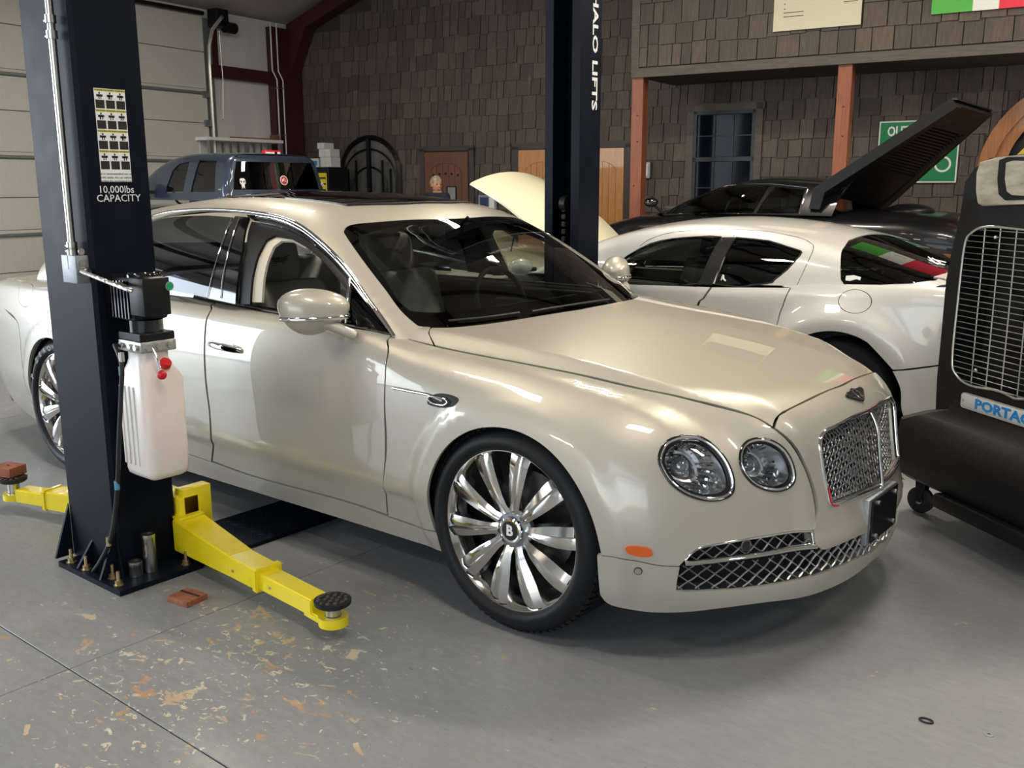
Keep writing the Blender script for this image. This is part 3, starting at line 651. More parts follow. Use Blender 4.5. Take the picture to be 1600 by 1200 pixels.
# chrome lines
trim('window_chrome', SG, DLO, .007, M['chrome'], saloon, mirror=True, off=.002, nseg=3)
trim('window_chrome', SG, [(610, 520), (600, 506), (575, 472), (550, 436), (525, 406), (500, 382), (475, 362), (450, 349), (425, 341), (400, 337)], .003, M['chrome'], saloon, mirror=True, off=.002, nseg=3)
trim('belt_chrome', SB, [(225, 446.5), (285, 458), (337, 470), (400, 483), (440, 490), (550, 510), (612, 522)], .007, M['chrome'], saloon, mirror=True, off=.002, nseg=3)
trim('belt_seal', SB, [(225, 442.5), (285, 454), (337, 466), (400, 478), (440, 485), (550, 504), (606, 515)], .008, M['gloss'], saloon, mirror=True, off=.0, nseg=3)
trim('pillar_chrome', SG, [(362, 340), (348, 378), (335, 420), (324, 464)], .003, M['chrome'], saloon, mirror=True, nseg=3)
trim('pillar_chrome', SG, [(374, 341), (362, 375), (350, 425), (345, 466)], .003, M['chrome'], saloon, mirror=True, nseg=3)
trim('quarter_chrome', SG, [(546, 436), (543, 470), (541, 505)], .005, M['chrome'], saloon, mirror=True, nseg=3)
# boot lid and inner closing skins (dark under panels)
q = [(-2.9, 0)]
bt = np.array([(-3.60, 0), (-3.58, -.35), (-3.50, -.62), (-3.42, -.74), (-3.9, -.72), (-4.2, -.66), (-4.33, -.5), (-4.36, 0), (-4.33, .5), (-4.2, .66), (-3.9, .72), (-3.42, .74), (-3.50, .62), (-3.58, .35)])
panel('boot_lid', SB, 'z', bt, M['paint'], saloon, step=.08)
panel('boot_panel', SB, 'X', [(-.62, .55), (.62, .55), (.6, .93), (-.6, .93)], M['paint'], saloon, step=.1)
panel('rear_bumper', SB, 'X', [(-.74, .20), (.74, .20), (.74, .53), (-.74, .53)], M['paint'], saloon, step=.1)
for s_ in (-1, 1):
    panel('shoulder', SB, 'z', np.array([(-2.68, -.80*1), (-3.3, -.74), (-3.98, -.70), (-4.0, -.76), (-3.3, -.91), (-2.68, -.915)])*[1, -s_], M['paint'], saloon, step=.06)
# pillar foot filling between wing and screen
panel('pillar_foot', SB, 'z', zp([(617, 525.5), (640, 530), (677, 539), (669, 521), (673, 512), (655, 508)]), M['paint'], saloon, step=.02, off=.001, mirror=True)
# under body and wheel wells
mb = MB(); mb.box((-3.9, -.72, .20), (.45, .72, .30)); mb.build('underbody', M['dark'], saloon)
def well(cx, name='wheel_well'):
    for s_ in (-1, 1):
        mb = MB(); V = []; Fc = []; n = 26; A = np.linspace(R(-24), R(204), n)
        for a in A:
            for yy in (.935-.16*sstep((.12-math.sin(a))/.25), .55): V.append((cx+.385*math.cos(a), s_*yy, .36+.385*math.sin(a)))
        for i in range(n-1): Fc.append((2*i, 2*i+1, 2*i+3, 2*i+2))
        b = len(V); V.append((cx, s_*.55, .36)); Fc += [(b, 2*i+1, 2*i+3) for i in range(n-1)]
        mb.add(V, Fc).build(name, M['dark'], saloon, smooth=60)
well(.014); well(-3.065)
# wheels
def spoke_mesh():
    mb = MB(); V = []; rows = [(.060, .021, -.006, 0.), (.085, .021, .004, .004), (.12, .027, .012, .012), (.16, .034, .016, .018), (.20, .039, .018, .018), (.24, .042, .017, .010), (.262, .043, .013, .004), (.275, .044, .008, .001)]
    for r_, w_, h_, tw in rows:      # local: spoke along +x, y sideways, z outward
        V += [(r_, -w_, h_-.03), (r_, -w_*.96, h_+tw*.2), (r_, -w_*.45, h_+.007), (r_, -.002, h_+.003), (r_, w_*.12, h_+.012), (r_, w_*.85, h_+.004-tw*.4), (r_, w_, h_-.03)]
    Fc = []; m = 7
    for i in range(len(rows)-1):
        for j in range(m-1): Fc.append((i*m+j, i*m+j+1, (i+1)*m+j+1, (i+1)*m+j))
    me = mesh('spoke', V, Fc); bm = bmesh.new(); bm.from_mesh(me); bmesh.ops.recalc_face_normals(bm, faces=bm.faces)
    if sum(f.normal.z for f in bm.faces) < 0: bmesh.ops.reverse_faces(bm, faces=bm.faces)
    bm.to_mesh(me); bm.free(); me.shade_smooth(); me.set_sharp_from_angle(angle=R(28)); me.materials.append(M['dchrome']); return me
TR, RR, TW = .363, .281, .275
def tyre_mb(TR, RR, TW, tread=True):
    h = TW/2; mb = MB()
    prof = [(RR-.004, -h+.015), (RR+.008, h-.052 if False else h-.03), ]
    prof = [(RR-.002, h-.028), (RR+.006, h-.012), (RR+.022, h-.002), (RR+.040, h-.004), (RR+.056, h-.014), (TR-.016, h-.026), (TR-.007, h-.038), (TR-.002, h-.055), (TR, h-.08), (TR, -h+.07), (TR-.009, -h+.024), (RR+.05, -h), (RR-.002, -h+.03)]
    mb.lathe(prof, 72)
    return mb
def wheel(cx, side, cy=.945, TR=TR, RR=RR, TW=TW, par=saloon, spokes=10, steer=0., letter='B', cz=None, sm=None, ring=True):
    w = bpy.data.objects.new('wheel', None); COL.objects.link(w); w.parent = par; w.location = (cx, side*(cy-TW/2+.02), cz or TR)
    w.rotation_euler = (R(90) if side < 0 else R(-90), 0, 0)     # local z points outward
    t = tyre_mb(TR, RR, TW).build('tyre', M['tyre'], w, smooth=50)
    tb = MB()
    for i in range(76):               # shoulder blocks of the tread
        a = 2*math.pi*i/76
        for s_ in (1, -1):
            Mx = Matrix.Rotation(a, 4, 'Z'); tb.box((TR-.012, -.0100, s_*(TW/2-.065)-.022), (TR+.0015, .0100, s_*(TW/2-.065)+.022), Mx); tb.box((TR-.02, -.0100, s_*(TW/2-.040)-.008), (TR-.0035, .0100, s_*(TW/2-.040)+.004), Mx)
    for z_ in (-.04, 0, .04): tb.lathe([(TR-.004, z_-.016), (TR+.0012, z_-.015), (TR+.0012, z_+.015), (TR-.004, z_+.016)], 60)
    tb.build('tread', M['tyre'], w)
    h = TW/2
    MB().lathe([(RR-.018, -h+.05), (RR-.030, h-.12), (RR-.024, h-.07), (RR-.016, h-.045), (RR-.009, h-.032), (RR-.002, h-.022), (RR+.005, h-.022), (RR+.006, h-.028), (RR-.001, h-.03)], 72).build('rim', M['dchrome'], w, smooth=40)
    MB().lathe([(RR-.02, -.07), (.001, -.07)], 48).build('brake_disc', M['brake'], w, smooth=40)
    MB().lathe([(.185, -.02), (.185, -.012), (.05, -.012)], 48).build('brake_disc', M['steel2'], w, smooth=40)
    return w, h
M['brake'] = mat('dark_wheel_inside', (.02, .02, .022), .5, .3); M['tlet'] = mat('tyre_letters', (.30, .32, .36), .5); M['steel2'] = mat('brake_steel', (.10, .10, .10), .35, .9)
SPK = spoke_mesh()
for cx in (0, -3.065):
    for side in (-1, 1):
        w, h = wheel(cx, side)
        for i in range(10):
            o = link('spoke', SPK, None, w); o.location = (0, 0, h-.040); o.rotation_euler = (0, 0, R(36*i+(8 if cx == 0 else 20)))
        MB().lathe([(.078, h-.07), (.078, h-.05), (.070, h-.044), (.05, h-.043)], 40).build('hub_ring', M['hubgrey'] if 'hubgrey' in M else M['galv'], w, smooth=40)
        MB().lathe([(.05, h-.043), (.047, h-.032), (.041, h-.028), (.034, h-.029)], 40).build('hub_chrome', M['chrome'], w, smooth=40)
        MB().lathe([(.034, h-.030), (.0001, h-.028)], 30).build('hub_cap', M['blk'], w, smooth=40)
        text_mesh('hub_letter', 'B', .052, M['wht'], Matrix.Translation((0, 0, h-.027)) @ Matrix.Rotation(R(180) if side < 0 else 0, 4, 'Z') @ Matrix.Rotation(R(180) if side < 0 else 0, 4, 'Z'), w, .0008, bold=.0015)
        if side < 0 and cx < -1:
            for i_, ch_ in enumerate('P ZERO'):
                a_ = R(156-11*i_)
                if ch_ != ' ': text_mesh('tyre_lettering', ch_, .036, M['tlet'], Matrix.Translation((.311*math.cos(a_), .311*math.sin(a_), h-.003)) @ Matrix.Rotation(a_-math.pi/2, 4, 'Z'), w, .0015, sx=1.3, bold=.001)
# door handle, mirror, wing vent
P = SB.pix([(326, 537), (340, 539), (352, 542), (366, 546), (377, 549)]); N = grad(SB.F, P)
for s_ in (1, -1):
    k = np.array([1, s_, 1]); MB().tube(P*k+N*k*np.array([.004, .03, .034, .03, .004])[:, None], [.010, .013, .014, .013, .010], 12, up=N*k, flat=.6).build('door_handle', M['chrome'], saloon, smooth=60)
    c_ = SB.pix([(352, 541)])[0]; 
pr_ = SB.par('y', SB.pix([(352, 541)]))[0]
panel('handle_recess', SB, 'y', [(pr_[0]+.062*math.cos(a), pr_[1]+.030*math.sin(a)) for a in np.linspace(0, 6.28, 24)[:-1]], M['paint2'] if 'paint2' in M else M['steel'], saloon, off=.001, mirror=True, step=.02)
pr_ = SB.par('y', SB.pix([(-1*0-0+95, 470)]))
vt = SB.par('y', SB.pix([(668, 628), (672, 620), (684, 615), (700, 616), (714, 621), (716, 627), (708, 635), (690, 637), (672, 633)]))
panel('wing_vent', SB, 'y', crom(vt, 4, True), M['blk'], saloon, off=.0015, mirror=True, step=.02)
trim('vent_blade', SB, [(615, 606), (640, 611), (670, 617), (693, 626)], .005, M['chrome'], saloon, mirror=True, off=.006, flat=.5)
trim('vent_ring', SB, [(673, 619), (692, 622), (701, 628), (694, 633), (676, 629), (671, 623), (673, 619)], .003, M['chrome'], saloon, mirror=True, off=.009, flat=.7, nseg=4)
# mirror: a shaped egg with lamp strip and foot
def mirror(s_):
    k = np.array([1, s_, 1]); mr = bpy.data.objects.new('door_mirror', None); COL.objects.link(mr); mr.parent = saloon
    c = onplane([(491, 489)], 1, -1.03)[0]; a = onplane([(433, 488)], 1, -1.08)[0]; b = onplane([(550, 500)], 1, -1.02)[0]
    MB0 = MB(); V = []; Fc = []; nu, nv = 28, 18
    for i in range(nv+1):
        th = math.pi*i/nv
        for j in range(nu):
            ph = 2*math.pi*j/nu; x = math.cos(th); r_ = math.sin(th)**.85; y = r_*math.cos(ph); z = r_*math.sin(ph)
            X = x*.105+.03*z*x; Y = -y*.115; Z = z*.078*(1-.18*x)+(-.012*(z < 0)*0)+(.010*(1-x*x) if z > 0 else 0)
            V.append(((X), Y, Z))
    for i in range(nv):
        for j in range(nu): l = (j+1) % nu; Fc.append((i*nu+j, (i+1)*nu+j, (i+1)*nu+l, i*nu+l))
    # orient: long axis across the car, wind side forward
    yawm = Matrix.Rotation(R(62), 4, 'Z'); V = [yawm @ Vector((v[0]*1.22, v[1]*.66, v[2]*1.04)) for v in V]
    cc = np.array(c); V = [((cc[0]+v.x), (cc[1]+v.y), cc[2]+v.z) for v in V]; V = [(v[0], v[1]*s_ if s_ > 0 else -v[1]*1, v[2]) for v in V] if False else [(v[0], v[1]*(1 if s_ > 0 else -1), v[2]) for v in V]
    return mr, V, Fc, cc
for s_ in (1, -1):
    mr, V, Fc, cc = mirror(s_); k = np.array([1, s_, 1])
    MB().add(V, Fc).build('mirror_shell', M['paint'], mr, smooth=60)
    yawm = Matrix.Rotation(R(62), 4, 'Z'); st = []; 
    for t in np.linspace(-1, 1, 15):
        a = t*R(78)+R(0); X = .128*math.sin(a)*1.0; Y = -(.0755)*math.cos(a)-.001; v = yawm @ Vector((-X, -Y if False else Y, -.014)); st.append(v)
    st = [np.array((cc[0]+v.x, cc[1]+v.y, cc[2]+v.z))*k for v in st]
    MB().tube(st, .010, 8, flat=1.0, up=np.array([0, 0, 1.])).build('mirror_lamp', M['chrome'], mr, smooth=60)
    ft = [cc+np.array([.02, -.01, -.03]), np.array([-.81, -1.0, 1.005]), np.array([-.765, -.975, .985]), np.array([-.745, -.94, .965])]
    MB().tube([f*np.array([1, -s_, 1])*np.array([1, 1, 1]) if False else np.array([f[0], (-abs(f[1]) if s_ > 0 else abs(f[1])), f[2]]) for f in ft], [.045, .036, .032, .034], 14, flat=.6).build('mirror_foot', M['paint'], mr, smooth=60)
# interior
def seat(x, y, par, m=M['leather'], hr=True, emblem=False, sc=1.):
    s = bpy.data.objects.new('seat', None); COL.objects.link(s); s.parent = par; s.location = (x, y, 0)
    MB().box((-.28, -.27, .38), (.28, .27, .56), bev=.06).build('seat_cushion', m, s, smooth=60)
    Mx = Matrix.Translation((-.24, 0, .52)) @ Matrix.Rotation(R(-16), 4, 'Y')
    MB().box((-.09, -.26, 0), (.07, .26, .56), Mx, bev=.06).build('seat_back', m, s, smooth=60)
    Mh = Matrix.Translation((-.42, 0, 1.04)) @ Matrix.Rotation(R(-14), 4, 'Y')
    MB().box((-.06, -.15, 0), (.055, .15, .225), Mh, bev=.05).build('headrest', m, s, smooth=60)
    if emblem:
        F_ = Mh @ frame((.0565, 0, .11), (0, 1, 0), (0, 0, 1)); mb = MB()
        for q in (1, -1):
            for i in range(4): mb.tube([tuple(F_ @ Vector((q*.010, .006-.006*i, 0))), tuple(F_ @ Vector((q*(.066-.012*i), .018-.011*i, 0)))], .0016, 4)
        mb.build('headrest_wings', M['blk'], s); text_mesh('headrest_letter', 'B', .034, M['blk'], F_, s, .0008)
    return s
seat(-1.48, -.40, saloon, emblem=True); seat(-1.48, .40, saloon, emblem=True)
MB().box((-2.75, -.66, .35), (-2.2, .66, .58), bev=.05).build('rear_bench', M['leather'], saloon, smooth=60)
MB().box((-2.85, -.66, .5), (-2.62, .66, 1.1), bev=.05).build('rear_seat_back', M['leather'], saloon, smooth=60)
MB().add([(-.45, -.74, .93), (-.45, .74, .93), (-.92, .74, .96), (-.92, -.74, .96), (-1.02, -.74, .90), (-1.02, .74, .90), (-.98, .74, .6), (-.98, -.74, .6), (-.40, -.74, .60), (-.40, .74, .60)], [(0, 1, 2, 3), (3, 2, 5, 4), (4, 5, 6, 7), (0, 3, 4, 7, 8), (1, 9, 6, 5, 2), (0, 8, 9, 1)]).build('dashboard', M['dleather'], saloon)
th = np.linspace(0, 6.283, 28)[:-1]; MB().tube([(-1.13-.06*math.sin(a), .40+.185*math.cos(a), .93+.17*math.sin(a)) for a in th], .014, 8, closed=True).build('steering_wheel', M['dleather'], saloon, smooth=60)
MB().box((-1.16, .36, .88), (-1.0, .44, .96), bev=.02).build('steering_column', M['dleather'], saloon)
MB().box((-2.9, -.86, .32), (-.5, .86, .36)).build('cabin_floor', M['dark'], saloon)
for s_ in (-1, 1):
    MB().box((-2.7, s_*.80-.03, .36), (-.6, s_*.80+.03, .97), bev=.02).build('door_card', M['dleather'], saloon, smooth=50)
panel('headliner', SG, 'c', SG.par('c', SG.at('z', [(-1.15, -.5), (-1.15, .5), (-2.7, .5), (-2.7, -.5)])), M['leather'], saloon, off=-.05, step=.12, thick=.001, holes=[])
MB().box((-1.06, -.10, 1.27), (-1.04, .10, 1.33), bev=.008).build('inner_mirror', M['gloss'], saloon)
MB().tube([(-1.05, 0, 1.33), (-1.0, 0, 1.37)], .008, 6).build('mirror_stalk', M['gloss'], saloon)
trim('wiper', SG, [(700, 505), (760, 499), (810, 492)], .006, M['bplast'], saloon, off=.012)
trim('wiper', SG, [(830, 490), (890, 480), (950, 471)], .006, M['bplast'], saloon, off=.012)
# ================================================================ the building
def bpx(px, ax, val): return bplane(px, ax, val)
def bobj(mb, name, m, kind=None, label=None, cat=None, group=None, smooth=None, parent=None):
    o = mb.build(name, m, parent, smooth, rz=0 if parent else BA); tag(o, label, cat, group, kind); return o
def bthing(name, label, cat, x, y, z, group=None): return thing(name, label, cat, b2w(x, y, z), BA, group)
def floor_mat():
    m = mat('painted_concrete', (.30, .31, .32), .42, 0, 0, .45); n, l, b = nt(m)
    tc = n.new('ShaderNodeTexCoord')
    def noise(sc, det, ro, dist=0, st=(1, 1, 1)):
        mp = n.new('ShaderNodeMapping'); mp.inputs['Scale'].default_value = st; l.new(tc.outputs['Object'], mp.inputs[0])
        q = n.new('ShaderNodeTexNoise'); q.inputs['Scale'].default_value = sc; q.inputs['Detail'].default_value = det; q.inputs['Roughness'].default_value = ro; q.inputs['Distortion'].default_value = dist; l.new(mp.outputs[0], q.inputs['Vector']); return q.outputs['Fac']
    def ramp(src, stops):
        r = n.new('ShaderNodeValToRGB'); e = r.color_ramp.elements
        while len(e) < len(stops): e.new(.5)
        for i, (p, c) in enumerate(stops): e[i].position = p; e[i].color = (*c, 1) if isinstance(c, tuple) else (c, c, c, 1)
        l.new(src, r.inputs[0]); return r.outputs[0]
    def mixc(f, a, b_): 
        q = n.new('ShaderNodeMix'); q.data_type = 'RGBA'; l.new(f, q.inputs[0]); l.new(a, q.inputs[6]); l.new(b_, q.inputs[7]); return q.outputs[2]
    def mul(a, b_):
        q = n.new('ShaderNodeMath'); q.operation = 'MULTIPLY'; l.new(a, q.inputs[0]); l.new(b_, q.inputs[1]); return q.outputs[0]
    base = ramp(noise(.9, 8, .62), [(.3, (.20, .215, .23)), (.7, (.285, .29, .295))])
    fine = ramp(noise(16, 10, .75, 0, (1, 2.5, 1)), [(.35, (.17, .175, .18)), (.62, (.30, .305, .31))]); 
    q = n.new('ShaderNodeMix'); q.data_type = 'RGBA'; q.inputs[0].default_value = .35; l.new(base, q.inputs[6]); l.new(fine, q.inputs[7]); c = q.outputs[2]
    # chipped paint: cream and rust flakes, denser in the bay in front of the lift
    sep = n.new('ShaderNodeVectorMath'); sep.operation = 'DISTANCE'; l.new(tc.outputs['Object'], sep.inputs[0]); sep.inputs[1].default_value = (-.55, -1.75, 0)
    zone = n.new('ShaderNodeMapRange'); zone.inputs[1].default_value = .25; zone.inputs[2].default_value = 1.25; zone.inputs[3].default_value = 1.15; zone.inputs[4].default_value = .0; l.new(sep.outputs['Value'], zone.inputs[0])
    def chips(scale, det, lo, shift, st):
        v = noise(scale, det, .62, .9, st); z = n.new('ShaderNodeMath'); z.operation = 'MULTIPLY_ADD'; l.new(zone.outputs[0], z.inputs[0]); z.inputs[1].default_value = shift; l.new(v, z.inputs[2]); return ramp(z.outputs[0], [(lo, 0.), (lo+.012, 1.)])
    f1 = chips(10.5, 9, .69, .092, (1, 1.6, 1)); f2 = chips(24, 5, .735, .11, (1, 1.4, 1))
    ccol = ramp(noise(3.2, 4, .5), [(.42, (.52, .44, .32)), (.60, (.42, .26, .16))])
    c = mixc(f1, c, ccol); c = mixc(f2, c, ramp(noise(2, 2, .5), [(.3, (.62, .57, .46)), (.7, (.55, .45, .30))]))
    dk = ramp(noise(34, 4, .6, .3, (1, 2.2, 1)), [(.715, 0.), (.73, 1.)]); c = mixc(dk, c, ramp(noise(1, 1, .5), [(0, (.03, .03, .03)), (1, (.05, .045, .04))]))
    oil = ramp(noise(1.6, 5, .6), [(.62, 0.), (.78, .5)]); c = mixc(oil, c, ramp(noise(1, 1, .5), [(0, (.12, .115, .11)), (1, (.14, .13, .12))]))
    l.new(c, b.inputs['Base Color'])
    rg = ramp(noise(2.2, 6, .6), [(.3, .30), (.7, .48)]); l.new(rg, b.inputs['Roughness'])
    bp = n.new('ShaderNodeBump'); bp.inputs['Strength'].default_value = .25; bp.inputs['Distance'].default_value = .004; l.new(noise(30, 8, .7), bp.inputs['Height']); l.new(bp.outputs[0], b.inputs['Normal']); return m
M['floor'] = floor_mat(); M['joint'] = mat('dark_joint', (.03, .03, .03), .9)
fl = MB().box((-19, -16, -.3), (12, 14, -.012)).build('floor', M['joint']); tag(fl, kind='structure')
J0 = ong([(108, 1045)])[0]; jx, jy = J0[0], J0[1]; SX, SY = 3.66, 3.66
xs = [jx+SX*i for i in range(-5, 4)]; ys = [jy+SY*i for i in range(-4, 5)]
SLAB = None
for i in range(len(xs)-1):
    for j in range(len(ys)-1):
        g = .0022; mb = MB(); x0, x1, y0, y1 = xs[i]+g, xs[i+1]-g, ys[j]+g, ys[j+1]-g
        c = .002; V = [(x0, y0, -.05), (x1, y0, -.05), (x1, y1, -.05), (x0, y1, -.05), (x0, y0, -c), (x1, y0, -c), (x1, y1, -c), (x0, y1, -c), (x0+c, y0+c, 0), (x1-c, y0+c, 0), (x1-c, y1-c, 0), (x0+c, y1-c, 0)]
        mb.add(V, [(0, 1, 5, 4), (1, 2, 6, 5), (2, 3, 7, 6), (3, 0, 4, 7), (4, 5, 9, 8), (5, 6, 10, 9), (6, 7, 11, 10), (7, 4, 8, 11), (8, 9, 10, 11)])
        mb.build('floor_slab', M['floor'], fl)
XL, YB = -11.55, 10.0
M['sheath'] = mat('dark_wall_board', (.05, .042, .038), .9)
M['insul'] = noise_col(mat('white_insulation', (.55, .55, .56), .5), [(.62, .62, .63), (.72, .72, .72)], 3, stretch=(1, 1, .2), bump=.3)
M['maroon'] = mat('maroon_steel', (.055, .012, .018), .45)
M['roofin'] = mat('roof_insulation', (.50, .46, .40), .6)
def prism_b(name, poly, a, b, m, **k): return bobj(MB().prism(poly, a, b), name, m, **k)
ZE, SL = 4.35, .36
ridge = lambda x: ZE+SL*(x-XL) if x < 0 else ZE+SL*(-XL)-SL*x
wb = prism_b('wall_back', [(XL, YB, 0), (12, YB, 0), (12, YB, ridge(12)), (0, YB, ridge(0)), (XL, YB, ridge(XL))], (0, 0, 0), (0, .2, 0), M['sheath'], kind='structure')
wl_ = MB().box((XL-.2, -1.0, 0), (XL, 10.2, ZE)).build('wall_left', M['insul'], rz=BA); tag(wl_, kind='structure')
tag(MB().box((XL-.2, -12, 0), (XL, -9.5, ZE)).box((XL-.2, -9.5, 3.9), (XL, -1, ZE)).build('wall_left', M['insul'], rz=BA), kind='structure')
tag(MB().box((12, -12, 0), (12.2, 10.2, 4.2)).build('wall_right', M['insul'], rz=BA), kind='structure')
tag(MB().box((XL, -12.2, 0), (-1.5, -12, ridge(-1.5))).box((8, -12.2, 0), (12, -12, 5.6)).box((-1.5, -12.2, 4.2), (8, -12, 5.6)).build('wall_front', M['insul'], rz=BA), kind='structure')
cl = MB().add([(XL-.2, -12.2, ZE), (XL-.2, 10.2, ZE), (0, 10.2, ridge(0)), (0, -12.2, ridge(0)), (12.2, -12.2, ridge(12)), (12.2, 10.2, ridge(12))], [(0, 1, 2, 3), (3, 2, 5, 4)]).build('ceiling', M['roofin'], rz=BA); tag(cl, kind='structure')
for i in range(9):
    x = XL+1.4+i*1.25; tag(MB().box((x-.03, -12, ridge(x)-.22), (x+.05, 10, ridge(x)-.02)).build('trim_%d' % (i+1), M['maroon'], rz=BA), kind='structure')
for i, y in enumerate((-3.5, 3.2)):   # roof frames
    tag(prism_b('trim_%d' % (20+i), [(XL, y, ZE-.75), (XL, y, ZE-.05), (0, y, ridge(0)-.25), (0, y, ridge(0)-.75)], (0, 0, 0), (0, .18, 0), M['maroon']), kind='structure')
# corner column with haunch and rafter along the back wall
c0 = bpx([(430, 240), (470, 240), (475, 48), (545, 0)], 1, YB-.15)
steel = bthing('trim_10', None, None, XL, YB, 0); tag(steel, kind='structure')
yc0 = bpx([(430, 200)], 0, XL+.12)[0][1]; xb = XL+.14
MB().box((.005, yc0-YB, 0), (.13, -.02, ZE-.1)).build('column', M['maroon'], steel); MB().box((.13, yc0-YB, 0), (.16, yc0-YB+.12, ZE-.3)).box((.13, -.14, 0), (.16, -.02, ZE-.3)).build('column_flange', M['maroon'], steel)
MB().prism([(.13, -.3, 3.45), (.55, -.3, 4.25), (5.5, -.3, 6.0), (5.5, -.3, 6.28), (.1, -.3, ZE-.02)], (0, 0, 0), (0, .25, 0)).build('rafter', M['maroon'], steel)
for y0_, z_ in ((7.95, 3.28), (7.95, 1.15)): MB().box((.005, y0_-YB, z_), (.12, yc0-YB-.01, z_+.2)).build('wall_girt', M['maroon'], steel)
# shingles
def shingle_mat():
    m = mat('stained_cedar_shingle', (.10, .085, .075), .65); n, l, b = nt(m)
    g = n.new('ShaderNodeNewGeometry'); oi = n.new('ShaderNodeObjectInfo'); ad = n.new('ShaderNodeMath'); ad.operation = 'ADD'; fr = n.new('ShaderNodeMath'); fr.operation = 'FRACT'
    l.new(g.outputs['Random Per Island'], ad.inputs[0]); l.new(oi.outputs['Random'], ad.inputs[1]); l.new(ad.outputs[0], fr.inputs[0])
    r = n.new('ShaderNodeValToRGB'); e = r.color_ramp.elements; e[0].color = (.072, .055, .044, 1); e[1].color = (.118, .092, .072, 1); e.new(.5).color = (.094, .073, .058, 1); l.new(fr.outputs[0], r.inputs[0])
    tc = n.new('ShaderNodeTexCoord'); mp = n.new('ShaderNodeMapping'); mp.inputs['Scale'].default_value = (30, 30, 2.5); l.new(g.outputs['Position'], mp.inputs[0])
    nz = n.new('ShaderNodeTexNoise'); nz.inputs['Scale'].default_value = 1.6; nz.inputs['Detail'].default_value = 6; l.new(mp.outputs[0], nz.inputs['Vector'])
    r2 = n.new('ShaderNodeValToRGB'); e = r2.color_ramp.elements; e[0].position = .28; e[0].color = (.72, .72, .72, 1); e[1].position = .72; e[1].color = (1.18, 1.16, 1.14, 1); l.new(nz.outputs['Fac'], r2.inputs[0])
    mx = n.new('ShaderNodeMix'); mx.data_type = 'RGBA'; mx.blend_type = 'MULTIPLY'; mx.inputs[0].default_value = 1; l.new(r.outputs[0], mx.inputs[6]); l.new(r2.outputs[0], mx.inputs[7])
    # pale weathering streaks
    n3 = n.new('ShaderNodeTexNoise'); n3.inputs['Scale'].default_value = .9; n3.inputs['Detail'].default_value = 4; mp3 = n.new('ShaderNodeMapping'); mp3.inputs['Scale'].default_value = (14, 14, 3); l.new(g.outputs['Position'], mp3.inputs[0]); l.new(mp3.outputs[0], n3.inputs['Vector'])
    r3 = n.new('ShaderNodeValToRGB'); e = r3.color_ramp.elements; e[0].position = .66; e[0].color = (0, 0, 0, 1); e[1].position = .8; e[1].color = (.5, .5, .5, 1); l.new(n3.outputs['Fac'], r3.inputs[0])
    m2 = n.new('ShaderNodeMix'); m2.data_type = 'RGBA'; l.new(r3.outputs[0], m2.inputs[0]); l.new(mx.outputs[2], m2.inputs[6]); m2.inputs[7].default_value = (.22, .20, .19, 1); l.new(m2.outputs[2], b.inputs['Base Color'])
    bp = n.new('ShaderNodeBump'); bp.inputs['Strength'].default_value = .3; bp.inputs['Distance'].default_value = .004; l.new(nz.outputs['Fac'], bp.inputs['Height']); l.new(bp.outputs[0], b.inputs['Normal']); return m
M['shingle'] = shingle_mat()
SHV = [(0, 0, 0), (1, 0, 0), (1, 0, 1), (0, 0, 1), (0, -1, 0), (1, -1, 0), (1, -.25, 1), (0, -.25, 1)]
SHF = [(4, 5, 6, 7), (0, 1, 5, 4), (5, 1, 2, 6), (4, 7, 3, 0), (7, 6, 2, 3)]
